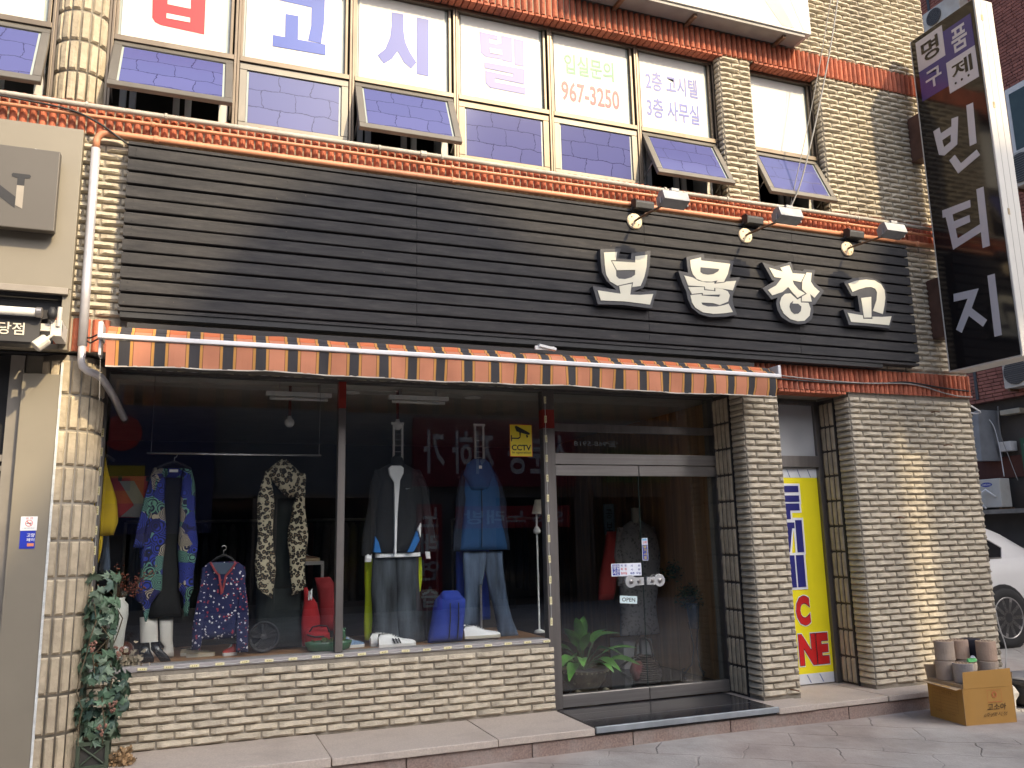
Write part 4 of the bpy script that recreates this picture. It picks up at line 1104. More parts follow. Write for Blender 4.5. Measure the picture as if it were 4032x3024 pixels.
# ------------------------------------------------------------------ white light-box sign above the windows
bs = thing('light_box_sign', 'long white light box sign above the first-floor windows', 'sign', (3.9, -.2, 6.24))
q = MB(); q.box(2.9, 5.40, -.25, -.03, 6.235, 7.6); q.build('case', M_scase, bs, bevel=.006)
M_swoop = mat('grey_swoosh_print', (0.36, 0.33, 0.32), .5)
q = MB(); q.slab([(4.35, 7.58), (4.55, 7.0), (4.78, 6.6), (5.05, 6.26), (5.20, 6.26), (5.0, 6.6), (4.88, 7.0), (4.82, 7.58)], -.2525, -.251); q.build('printed_swoosh', M_swoop, bs)
q = MB(); q.slab([(5.02, 7.58), (5.06, 7.0), (5.16, 6.6), (5.30, 6.26), (5.385, 6.26), (5.385, 7.58)], -.2525, -.251); q.build('printed_swoosh', mat('pink_swoosh_print', (.47, .42, .42), .5), bs)
q = MB(); q.box(2.95, 5.33, -.235, -.05, 6.205, 6.234); q.build('base_rail', mat('rail_grey', (.3, .28, .25), .6), bs)
for x in (3.35, 4.1, 5.1):
    q = MB(); q.box(x, x + .035, -.2, -.026, 6.175, 6.204); q.build('bracket', M_rust, bs)
# ------------------------------------------------------------------ glazed shop front
sf = thing('glazed_storefront', 'dark steel framed display window and double glass door', 'storefront', (1.9, .45, .16))
GY = 0.455
M_fr = mat('dull_steel_frame', (0.20, 0.185, 0.175), 0.42, 0.7, var=0.12, scale=4, stretch=(6, 1, .4), dirt=(0.12, 0.11, 0.1), dscale=2.5, damt=.4)
M_redcap = mat('red_frame_cap', (0.22, 0.02, 0.012), 0.45, var=.1)
q = MB()
q.box(1.033, 1.090, GY - .035, GY + .045, 0.712, 2.53)
q.build('mullion', M_fr, sf, bevel=.004)
q = MB(); q.box(1.034, 1.089, GY - .034, GY + .045, 2.531, 2.74); q.build('mullion_cap', M_redcap, sf)
q = MB(); q.box(2.745, 2.852, GY - .04, GY + .05, 0.157, 2.42); q.build('door_post', M_fr, sf, bevel=.004)
q = MB(); q.box(2.746, 2.851, GY - .039, GY + .05, 2.421, 2.58); q.build('door_post_cap', M_redcap, sf)
q = MB(); q.box(2.746, 2.851, GY - .039, GY + .05, 2.581, 2.74); q.build('door_post_top', M_fr, sf)
q = MB(); q.box(-.66, 2.744, GY - .03, GY + .06, 2.741, 2.80); q.box(2.745, 4.467, GY - .03, GY + .06, 2.7415, 2.80); q.build('head_rail', M_fr, sf)
q = MB(); q.box(-.62, -.585, GY - .02, GY + .05, .70, 2.74); q.build('side_rail', M_fr, sf)
q = MB(); q.box(4.452, 4.4675, GY - .03, GY + .06, .157, 2.741); q.build('door_jamb', M_fr, sf)
q = MB(); q.box(2.8525, 4.4515, GY - .025, GY + .03, 2.400, 2.466); q.build('transom_bar', M_fr, sf, bevel=.003)
q = MB(); q.box(2.8525, 4.4515, GY - .035, GY + .04, 2.118, 2.211); q.build('door_header', M_steel, sf, bevel=.003)
q = MB(); q.box(-.60, 2.744, GY - .045, GY + .12, .673, .708); q.build('window_sill', mat('painted_sill', (.34, .32, .315), .5, var=.12, scale=5, dirt=(.24, .22, .21), damt=.6), sf, bevel=.004)
for x0, x1 in ((-.584, 1.032), (1.091, 2.744)):
    q = MB(); q.box(x0, x1, GY - .003, GY + .003, .709, 2.740); q.build('display_pane', GLASS, sf)
q = MB(); q.box(2.853, 4.451, GY - .003, GY + .003, 2.467, 2.740); q.build('transom_pane', GLASS, sf)
q = MB(); q.box(2.853, 4.451, GY - .003, GY + .003, 2.212, 2.399); q.build('transom_pane', GLASS, sf)
for x0, x1 in ((2.857, 3.650), (3.656, 4.447)):
    d = MB(); d.box(x0, x1, GY - .005, GY + .005, .262, 2.022)
    do = d.build('door_leaf', GLASS, sf)
    q = MB(); q.box(x0, x1, GY - .024, GY + .024, 2.0225, 2.112); q.build('top_rail', M_steel, do, bevel=.003)
    q = MB(); q.box(x0, x1, GY - .026, GY + .026, .165, .2615); q.build('bottom_rail', M_steel, do, bevel=.003)
    s_ = 1 if x0 > 3.2 else -1
    hx = 3.653 + s_ * .015
    q = MB(); q.box(*((3.6515, 3.6545) if x0 > 3.2 else (3.6545 - .003, 3.6546)), GY - .0055, GY + .0055, .2625, 2.022)
    if x0 > 3.2: q.build('glass_edge', mat('glass_edge_green', (.03, .05, .045), .3), do)
    M_acr = mat('clear_acrylic_pull', (.62, .63, .63), .12, .3)
    q = MB(); q.box(min(hx, hx + s_ * .13), max(hx, hx + s_ * .13), GY - .045, GY - .022, 1.095, 1.160); q.lathe([(.052, 0), (.054, .006), (.054, .018), (.05, .024)], (hx + s_ * .125, GY - .022, 1.1275), 20, (0, -1, 0)); q.build('door_pull', M_acr, do)
    q = MB(); q.lathe([(.018, 0), (.018, .01), (.008, .016), (0, .017)], (hx + s_ * .125, GY - .047, 1.1275), 12, (0, -1, 0)); q.lathe([(.014, 0), (.014, .012), (0, .014)], (hx + s_ * .05, GY - .046, 1.1275), 12, (0, -1, 0)); q.build('pull_stud', M_steel, do)
q = MB(); q.box(-.66, 4.467, .20, .40, 2.756, 2.7745); q.build('soffit_board', mat('soffit_paint', (.15, .14, .12), .8), bld)

# LED module strips
M_led = mat('led_module', (.80, .74, .46), .5, var=.05); M_chip = mat('led_chip', (.45, .40, .15), .4); M_wire = mat('white_wire', (.6, .6, .58), .5)
lm = MB(); lm.box(-.030, .030, -.004, .004, -.009, .009); lm.box(-.016, -.009, -.0052, -.0042, -.004, .004, 1); lm.box(.009, .016, -.0052, -.0042, -.004, .004, 1); lm.box(-.003, .004, -.0052, -.0042, -.004, .004, 1)
led_me = lm.mesh('led_module', [M_led, M_chip])
def led(label, pts, vert):
    p0 = pts[0]
    t = thing('led_strip', label, 'light strip', p0, 'led strips framing the display window')
    for p in pts: inst('led_module', led_me, p, t, rot=(0, rad(90) + random.uniform(-.05, .05) if vert else random.uniform(-.06, .06), 0))
    pa = []
    for a, b_ in zip(pts, pts[1:]):
        a, b_ = Vector(a), Vector(b_)
        pa += [a, a.lerp(b_, .5) + Vector((random.uniform(-.004, .004) if vert else 0, -.002, 0 if vert else -.008 + random.uniform(-.003, .003)))]
    pa.append(Vector(pts[-1]))
    q = MB(); q.tube([p + Vector((0, .001, 0)) for p in pa], .0022, 5); q.build('wire', M_wire, t)
yl = GY - .0505
led('string of small LED modules along the display window sill', [(-.26 + .1655 * i, yl, .6925 + .002 * math.sin(i * 2)) for i in range(19)], False)
led('string of small LED modules along the display window head', [(-.44 + .1655 * i, GY - .0345, 2.768) for i in range(20)], False)
led('string of small LED modules down the post beside the door', [(2.768, GY - .0445, 2.66 - .1655 * i) for i in range(12)], True)
led('string of small LED modules down the pillar side of the window', [(-.604, GY - .0245, 2.30 - .135 * i) for i in range(11)], True)

# ------------------------------------------------------------------ stickers and notices on the glass
M_yel = mat('yellow_print', (.70, .56, .03), .5, var=.03); M_blk = mat('black_print', (.015, .015, .015), .5); M_redp = mat('red_print_small', (.6, .03, .03), .5); M_navy = mat('navy_print', (.03, .05, .33), .45); M_wht = mat('white_print', (.78, .79, .8), .5, var=.02)
yg = GY - .0045
t = thing('security_sticker', 'yellow square CCTV warning sticker on the display glass', 'sticker', (2.556, yg, 2.176))
X0, X1, Z0, Z1 = 2.455, 2.657, 2.178, 2.449
q = MB(); q.box(X0, X1, yg - .001, yg, Z0, Z1); q.build('sticker_sheet', M_redp, t)
q = MB(); q.box(X0 + .004, X1 - .004, yg - .0018, yg - .0011, Z0 + .004, Z1 - .004); q.build('sticker_face', M_yel, t)
q = MB(); yt = yg - .0026
text_y(q, 'CCTV', X0 + .015, X1 - .012, Z0 + .052, Z0 + .100, yt, .03); text_y(q, 'in operation', X0 + .02, X1 - .014, Z0 + .020, Z0 + .044, yt, .012)
def rel(pts): return [(X0 + (X1 - X0) * u, Z0 + (Z1 - Z0) * v) for u, v in pts]
q.slab(rel([(.22, .93), (.30, .96), (.90, .74), (.88, .68), (.72, .70), (.30, .78)]), yt, yt + .0006)
q.slab(rel([(.72, .66), (.78, .70), (.82, .62), (.76, .58)]), yt, yt + .0006); q.slab(rel([(.42, .77), (.50, .76), (.44, .62), (.36, .585), (.10, .585), (.10, .545), (.40, .545), (.48, .60)]), yt, yt + .0006); q.slab(rel([(.05, .66), (.10, .66), (.10, .47), (.05, .47)]), yt, yt + .0006)
q.build('sticker_print', M_blk, t)
t = thing('open_sign', 'small white OPEN sign hanging tilted on the glass door', 'sign', (3.50, yg, .95))
def openf(u, v): 
    a = rad(-4.5); x, z = (u - .5) * .165, (v - .5) * .062
    return (3.497 + x * math.cos(a) - z * math.sin(a), z * math.cos(a) + x * math.sin(a) + .978)
q = MB(); q.prism([(0, 0), (1, 0), (1, 1), (0, 1)], lambda u, v: (openf(u, v)[0], yg - .012, openf(u, v)[1]), lambda u, v: (openf(u, v)[0], yg - .008, openf(u, v)[1])); q.build('plate', mat('pale_blue_plate', (.62, .76, .78), .5), t)
q = MB(); text_on(q, 'OPEN', lambda u, v: (openf(.12 + .76 * u, .24 + .52 * v)[0], yg - .0126, openf(.12 + .76 * u, .24 + .52 * v)[1]), .012); q.build('lettering', M_blk, t)
t = thing('opening_hours_sticker', 'white and blue opening hours sticker above the door pulls', 'sticker', (3.49, yg, 1.17))
q = MB(); q.box(3.352, 3.640, yg - .0015, yg - .0005, 1.174, 1.279); q.build('sticker_sheet', mat('sticker_white', (.74, .78, .86), .4), t)
q = MB(); q.box(3.362, 3.430, yg - .0022, yg - .0016, 1.182, 1.272); q.build('blue_block', M_navy, t)
q = MB(); text_y(q, '영업', 3.367, 3.426, 1.230, 1.268, yg - .0028, .02); text_y(q, '시간', 3.367, 3.426, 1.187, 1.225, yg - .0028, .02); q.build('white_lettering', M_wht, t)
q = MB(); text_y(q, '개   점', 3.440, 3.495, 1.252, 1.270, yg - .0024, .02); text_y(q, '시      분', 3.535, 3.630, 1.248, 1.266, yg - .0024, .015); text_y(q, '시      분', 3.535, 3.630, 1.216, 1.234, yg - .0024, .015); text_y(q, '매주  요일', 3.530, 3.630, 1.184, 1.204, yg - .0024, .015); q.build('blue_lettering', M_navy, t)
q = MB(); text_y(q, '폐   점', 3.440, 3.495, 1.222, 1.242, yg - .0024, .02); text_y(q, '휴무일', 3.440, 3.498, 1.186, 1.208, yg - .0024, .02); q.build('red_lettering', M_redp, t)
t = thing('pull_sticker', 'narrow vertical blue pull sticker on the glass door', 'sticker', (3.685, yg, 1.30))
q = MB(); q.box(3.657, 3.714, yg - .0015, yg - .0005, 1.298, 1.488); q.build('sticker_sheet', mat('sticker_pale', (.66, .72, .8), .4), t)
q = MB(); q.box(3.661, 3.710, yg - .0022, yg - .0016, 1.302, 1.430); q.build('blue_block', M_navy, t)
q = MB()
for i, ch in enumerate('당기시오'): text_y(q, ch, 3.670, 3.701, 1.400 - i * .030, 1.425 - i * .030, yg - .0028, .02)
q.build('lettering', M_yel, t)
q = MB(); text_y(q, '간편', 3.667, 3.704, 1.442, 1.460, yg - .0024, .02); q.build('red_lettering', M_redp, t)
q = MB(); q.box(3.664, 3.706, yg - .0022, yg - .0016, 1.466, 1.482); q.build('blue_strip', mat('sky_print', (.15, .4, .65), .5), t)
t = MB(); text_y(t, '☎968-5918', 3.048, 3.470, 2.272, 2.330, GY + .0045, .012, mirror=True)
t.build('phone_number_lettering', mat('grey_vinyl', (.16, .155, .15), .6), None, label='faded mirrored phone number lettering on the glass above the door', cat='lettering')

# ------------------------------------------------------------------ stair door with yellow banner
sd = thing('stair_door', 'narrow stair doorway with white transom glass and steel frame', 'door', (5.25, .45, .15))
M_trans = mat('frosted_film', (.40, .41, .42), .35, var=.03)
q = MB(); q.box(4.848, 4.90, .40, .47, .146, 2.752); q.box(5.592, 5.6505, .40, .47, .146, 2.752); q.box(4.90, 5.592, .405, .47, 2.715, 2.752); q.box(4.90, 5.592, .39, .47, 2.115, 2.222); q.build('door_frame', M_fr, sd, bevel=.003)
q = MB(); q.box(4.901, 5.591, .43, .436, 2.223, 2.714); q.build('transom_glass', M_trans, sd)
q = MB(); q.box(4.901, 5.591, .44, .455, .152, 2.112); q.build('door_panel', mat('stair_door_white', (.62, .62, .6), .4, var=.05), sd)
M_yb = mat('yellow_vinyl', (.92, .80, .02), .35, var=.03)
M_bb = mat('banner_navy', (.02, .022, .17), .4); M_rb = mat('banner_red', (.60, .02, .02), .4)
bn = thing('advert_banner', 'bright yellow vinyl banner with blue and red letters on stair door', 'banner', (5.25, .43, .16))
q = MB(); q.box(4.903, 5.589, .4355, .4395, .245, 2.017); q.build('banner_sheet', M_yb, bn)
for z0_, z1_ in ((2.0175, 2.098), (.156, .2445)):
    q = MB(); q.box(4.903, 5.589, .4355, .4395, z0_, z1_); q.build('white_strip', mat('banner_white', (.7, .72, .74), .4, var=.08, scale=12), bn)
q = MB()
for x in (5.24, 5.36, 5.48): q.slab([(x, 2.096), (x + .008, 2.096), (x + .038, 2.02), (x + .030, 2.02)], .434, .4354)
for x in (5.28, 5.42): q.slab([(x, .235), (x + .012, .235), (x + .05, .165), (x + .038, .165)], .434, .4354)
q.build('diagonal_print', mat('slate_print', (.2, .25, .4), .5), bn, kind='stuff')
def strokes(name, pl, mt, y0, grow=.0):
    q = MB()
    for i, p in enumerate(pl):
        if grow:
            cx = sum(a for a, _ in p) / len(p); cz = sum(b_ for _, b_ in p) / len(p)
            p = [(a + math.copysign(grow, a - cx), b_ + math.copysign(grow, b_ - cz)) for a, b_ in p]
        q.slab(p, y0 - .0003 * i, y0 + .0006)
    return q.build(name, mt, bn)
R_ = lambda x0, x1, z0, z1: [(x0, z0), (x1, z0), (x1, z1), (x0, z1)]
blue = [R_(4.95, 5.355, 1.88, 1.94), R_(4.95, 5.355, 1.79, 1.85), R_(4.92, 5.35, 1.71, 1.775), R_(5.16, 5.24, 1.63, 1.71), R_(5.19, 5.275, 1.545, 1.60), R_(5.287, 5.361, 1.325, 1.62), [(5.195, 1.545), (5.245, 1.545), (5.20, 1.33), (5.13, 1.33)], R_(5.03, 5.12, 1.33, 1.6), R_(5.18, 5.245, 1.01, 1.30), R_(5.262, 5.35, 1.01, 1.30), R_(5.0, 5.18, 1.12, 1.19)]
strokes('letter_halo', blue, M_wht, .4325, .022)
strokes('lettering', blue, M_bb, .4285)
def btext(body, x0, x1, z0, z1, mt):
    q = MB(); text_y(q, body, x0 - .006, x1 + .006, z0 - .008, z1 + .008, .4325, .085); q.build('letter_halo', M_wht, bn)
    q = MB(); text_y(q, body, x0, x1, z0, z1, .4315, .07); q.build('letter_outline', M_blk, bn)
    q = MB(); text_y(q, body, x0 + .003, x1 - .003, z0 + .004, z1 - .004, .4305, .055); q.build('lettering', mt, bn)
btext('C', 5.215, 5.375, .665, .935, M_rb); btext('P', 5.05, 5.18, .665, .935, M_rb)
btext('NE', 5.212, 5.552, .315, .595, M_rb); btext('ZO', 4.92, 5.18, .315, .595, M_rb)
# ------------------------------------------------------------------ shop interior
M_ceil = mat('shop_ceiling', (.42, .40, .36), .9, var=.08)
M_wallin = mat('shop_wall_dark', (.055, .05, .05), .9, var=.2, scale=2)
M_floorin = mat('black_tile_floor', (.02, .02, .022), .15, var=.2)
M_wood = mat('brown_wood_panel', (.40, .21, .09), .5, var=.3, scale=2.2, stretch=(6, 6, .5))
M_stage = mat('stage_wood', (.30, .15, .06), .45, var=.25, scale=2.5, stretch=(.6, 6, 1))
rm_ = thing('shop_interior', 'dark shop interior room behind the glass front', 'room', (2, 2, .15))
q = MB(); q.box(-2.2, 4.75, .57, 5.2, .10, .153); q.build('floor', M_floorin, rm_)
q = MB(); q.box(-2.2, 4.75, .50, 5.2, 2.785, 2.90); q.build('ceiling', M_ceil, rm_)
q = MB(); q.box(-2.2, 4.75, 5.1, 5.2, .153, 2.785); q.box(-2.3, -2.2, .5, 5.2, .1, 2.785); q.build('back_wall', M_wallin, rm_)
q = MB(); q.box(4.72, 4.76, .62, 5.2, .153, 2.785); wp = q.build('side_wall', M_wood, rm_)
for k in range(22):
    q = MB(); y0 = .63 + k * .2; q.box(4.705, 4.7198, y0 + .004, y0 + .196, .155, 2.78); q.build('plank', M_wood, wp)
q = MB(); q.box(-2.2, 2.79, .561, 1.55, .10, .700); q.build('display_stage', M_stage, rm_)
q = MB(); q.box(-2.2, 2.79, 1.552, 1.58, .1, 1.0); q.build('stage_back', M_wallin, rm_)
q = MB(); q.box(-2.2, 4.7, .525, .56, 2.745, 2.784); q.build('header_beam', mat('header_beam', (.10, .095, .085), .8), rm_)
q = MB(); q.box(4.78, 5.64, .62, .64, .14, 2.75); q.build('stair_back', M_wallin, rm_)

def tube_light(x0, x1, y, z, label):
    t = thing('tube_light', label, 'light', ((x0 + x1) / 2, y, z))
    q = MB(); q.box(x0, x1, y - .03, y + .03, z, z + .035); q.build('fixture', M_white, t, bevel=.004)
    q = MB(); q.tube([(x0 + .03, y, z - .018), (x1 - .03, y, z - .018)], .014, 10); q.build('tube', M_white, t, smooth=True)
    q = MB(); q.box(x0 + .1, x0 + .11, y - .005, y + .005, z + .035, 2.785); q.box(x1 - .11, x1 - .1, y - .005, y + .005, z + .035, 2.785); q.build('hanger', M_steel, t)
tube_light(.52, 1.04, .85, 2.68, 'white tube light at the ceiling left of the window mullion')
tube_light(1.52, 2.04, .85, 2.69, 'white tube light at the ceiling right of the window mullion')
for x, lb in ((.72, 'round white bulb hanging behind the left display pane'), (1.62, 'round white bulb hanging behind the right display pane')):
    t = thing('bulb', lb, 'light bulb', (x, .95, 2.5), 'hanging bulbs')
    q = MB(); q.lathe([(0, 0), (.02, .004), (.036, .022), (.040, .04), (.034, .06), (.018, .078), (.016, .095)], (x, .95, 2.44), 16); q.build('globe', M_white, t, smooth=True)
    q = MB(); q.tube([(x, .95, 2.535), (x, .95, 2.785)], .012, 8); q.build('holder', mat('holder_red', (.12, .02, .015), .6), t)
for x, lb in ((1.25, 'flat round ceiling downlight left of the hanging ladder'), (2.35, 'flat round ceiling downlight above the blue parka')):
    q = MB(); q.lathe([(.07, 0), (.075, .008), (.06, .012), (.0, .012)], (x, 1.1, 2.772), 20); q.build('downlight', M_white, None, label=lb, cat='light')

def garment(name, label, cat, pieces, mt, y, th=.07, amp=.012, nf=5, group=None, seed=0, pname='cloth'):
    rows0 = pieces[0][0]
    t = thing(name, label, cat, ((rows0[0][1] + rows0[0][2]) / 2, y, min(r[0] for p in pieces for r in p[0])), group)
    for i, p in enumerate(pieces):
        q = MB(); q.loft(p[0], p[3] if len(p) > 3 else y, p[2] if len(p) > 2 else th, amp, nf, seed=seed + i)
        q.build(p[1], p[4] if len(p) > 4 else mt, t, smooth=True)
    return t
M_steelrod = mat('chrome_rod', (.75, .75, .75), .2, .9)
q = MB(); q.tube([(-.33, .78, 2.196), (.957, .78, 2.196)], .009, 10)
rod = q.build('clothes_rail', M_steelrod, None, smooth=True, label='thin chrome clothes rail behind the left pane', cat='clothes rail')
q = MB(); q.tube([(-.30, .78, 2.2), (-.30, .78, 2.785)], .0025, 5); q.tube([(.94, .78, 2.2), (.94, .78, 2.785)], .0025, 5); q.build('suspension_wire', M_steel, rod)

def hanger(parent, x, z, y, w, mt=None):
    mt = mt or M_black
    q = MB(); q.tube([(x - w, y, z - .05), (x - w * .5, y, z - .015), (x, y, z + .005), (x + w * .5, y, z - .015), (x + w, y, z - .05)], .011, 8); o = q.build('hanger', mt, parent, smooth=True)
    q = MB(); q.tube([(x, y, z)] + [(x + .018 * math.sin(a) , y, z + .055 - .018 * math.cos(a)) for a in [i * .7 for i in range(0, 7)]], .003, 6); q.build('hanger_hook', M_steel, parent)

# procedural cloth prints
def cloth_print(name, kind):
    mt, nt, b = _new(name)
    N, L = nt.nodes, nt.links
    tc = N.new('ShaderNodeTexCoord')
    b.inputs['Roughness'].default_value = .85
    sp = N.new('ShaderNodeMapping'); sp.inputs['Scale'].default_value = (1, .5, 1); L.new(tc.outputs['Object'], sp.inputs[0])
    if kind == 'leopard':
        nz = N.new('ShaderNodeTexNoise'); nz.inputs['Scale'].default_value = 30; L.new(sp.outputs[0], nz.inputs['Vector'])
        ad = N.new('ShaderNodeVectorMath'); ad.operation = 'MULTIPLY_ADD'; L.new(nz.outputs['Color'], ad.inputs[0]); ad.inputs[1].default_value = (.022, .022, .022); L.new(sp.outputs[0], ad.inputs[2])
        v = N.new('ShaderNodeTexVoronoi'); v.inputs['Scale'].default_value = 36; L.new(ad.outputs[0], v.inputs['Vector'])
        r = ramp(N, [(0.0, (.17, .12, .07)), (.24, (.15, .105, .06)), (.30, (.012, .010, .009)), (.52, (.012, .010, .009)), (.58, (.46, .40, .28)), (1, (.50, .44, .31))])
        L.new(v.outputs['Distance'], r.inputs[0]); L.new(r.outputs[0], b.inputs['Base Color'])
    elif kind == 'waves':
        v = N.new('ShaderNodeTexVoronoi'); v.inputs['Scale'].default_value = 13; L.new(sp.outputs[0], v.inputs['Vector'])
        sx_ = N.new('ShaderNodeSeparateColor'); L.new(v.outputs['Color'], sx_.inputs[0])
        rc = ramp(N, [(0, (.03, .05, .36)), (.38, (.035, .055, .40)), (.40, (.13, .30, .22)), (.66, (.15, .33, .26)), (.68, (.42, .35, .25)), (.85, (.42, .36, .26)), (.87, (.02, .02, .14))]); rc.color_ramp.interpolation = 'CONSTANT'
        L.new(sx_.outputs[0], rc.inputs[0])
        mm = N.new('ShaderNodeMath'); mm.operation = 'MULTIPLY'; mm.inputs[1].default_value = 46; L.new(v.outputs['Distance'], mm.inputs[0])
        sn = N.new('ShaderNodeMath'); sn.operation = 'SINE'; L.new(mm.outputs[0], sn.inputs[0])
        gt = N.new('ShaderNodeMath'); gt.operation = 'GREATER_THAN'; gt.inputs[1].default_value = .1; L.new(sn.outputs[0], gt.inputs[0])
        mx = N.new('ShaderNodeMix'); mx.data_type = 'RGBA'; L.new(gt.outputs[0], mx.inputs[0]); L.new(rc.outputs[0], mx.inputs[6]); mx.inputs[7].default_value = (.014, .016, .05, 1)
        L.new(mx.outputs[2], b.inputs['Base Color'])
    elif kind in ('floral', 'greydress'):
        v = N.new('ShaderNodeTexVoronoi'); v.inputs['Scale'].default_value = 44 if kind == 'floral' else 30
        ad = N.new('ShaderNodeVectorMath'); ad.operation = 'MULTIPLY_ADD'
        nz = N.new('ShaderNodeTexNoise'); nz.inputs['Scale'].default_value = 80; L.new(sp.outputs[0], nz.inputs['Vector']); L.new(nz.outputs['Color'], ad.inputs[0]); ad.inputs[1].default_value = (.02,) * 3 if kind == 'floral' else (.05,) * 3; L.new(sp.outputs[0], ad.inputs[2])
        L.new(ad.outputs[0], v.inputs['Vector'])
        lt_ = N.new('ShaderNodeMath'); lt_.operation = 'LESS_THAN'; lt_.inputs[1].default_value = .32 if kind == 'floral' else .36; L.new(v.outputs['Distance'], lt_.inputs[0])
        sx_ = N.new('ShaderNodeSeparateColor'); L.new(v.outputs['Color'], sx_.inputs[0])
        if kind == 'floral':
            rc = ramp(N, [(0, (.014, .018, .085)), (.28, (.75, .72, .72)), (.72, (.36, .04, .06))])
            base = (.012, .016, .075)
        else:
            rc = ramp(N, [(0, (.16, .15, .15)), (.4, (.25, .235, .23)), (.75, (.20, .185, .18))]); base = (.36, .335, .32)
        rc.color_ramp.interpolation = 'CONSTANT'; L.new(sx_.outputs[0], rc.inputs[0])
        mx = N.new('ShaderNodeMix'); mx.data_type = 'RGBA'; L.new(lt_.outputs[0], mx.inputs[0]); mx.inputs[6].default_value = (*base, 1); L.new(rc.outputs[0], mx.inputs[7])
        L.new(mx.outputs[2], b.inputs['Base Color'])
    return mt
M_leo, M_wave, M_flor, M_grey = cloth_print('leopard_print', 'leopard'), cloth_print('wave_print', 'waves'), cloth_print('floral_print', 'floral'), cloth_print('grey_blotch_print', 'greydress')
def cl(name, c, var=.15, **k): return mat(name, c, .9, var=var, scale=k.pop('scale', 5), bump=.8, bscale=11, stretch=(1, 1, .45), **k)
M_yelc, M_blkc, M_whc = cl('yellow_fleece', (.60, .40, .012)), cl('black_cloth', (.012, .013, .015)), cl('white_boot', (.72, .69, .64))
M_denim = mat('faded_denim', (.075, .105, .16), .95, var=.85, scale=3.2, bump=.6, bscale=14, stretch=(3, 1, .6))
M_denimb = mat('black_denim', (.05, .06, .072), .95, var=.9, scale=3, bump=.6, bscale=14, stretch=(3, 1, .6))
M_redc, M_redd, M_blue, M_lime, M_gr, M_jk = cl('red_cloth', (.40, .015, .02)), cl('dark_red_cloth', (.2, .012, .015)), cl('blue_parka_cloth', (.018, .075, .20)), cl('lime_cloth', (.48, .60, .015)), cl('grey_cloth', (.24, .23, .22)), cl('charcoal_cloth', (.016, .018, .022))
M_teal = cl('teal_black', (.012, .022, .03)); M_greenp = mat('glazed_green_ceramic', (.045, .13, .06), .25, var=.2, scale=8, coat=.4)

Y0 = .80
t = garment('patterned_robe', 'long robe with blue, green and beige wave print on hanger', 'robe', [(G['robeL'], 'front_panel', .045), (G['robeR'], 'front_panel', .045), (G['robeSl'], 'sleeve', .04, Y0 - .07)], M_wave, Y0, seed=3)
hanger(t, -.135, 2.13, Y0, .12)
q = MB(); q.loft([(2.09, -.205, -.065), (2.02, -.19, -.08)], Y0 + .03, .02); q.build('collar', M_wave, t, smooth=True)
q = MB(); q.box(-.165, -.105, Y0 - .03, Y0 - .027, 2.055, 2.075); q.build('label_tag', M_white, t)
garment('black_dress', 'long plain black dress between the two robe panels', 'dress', [(G['dress'], 'cloth', .05)], M_blkc, Y0 + .06, seed=8)
t = garment('white_boots', 'pair of tall white boots standing under the black dress', 'boots', [(G['legL'], 'boot', .06), (G['legR'], 'boot', .06)], M_whc, Y0 + .1, amp=.003)
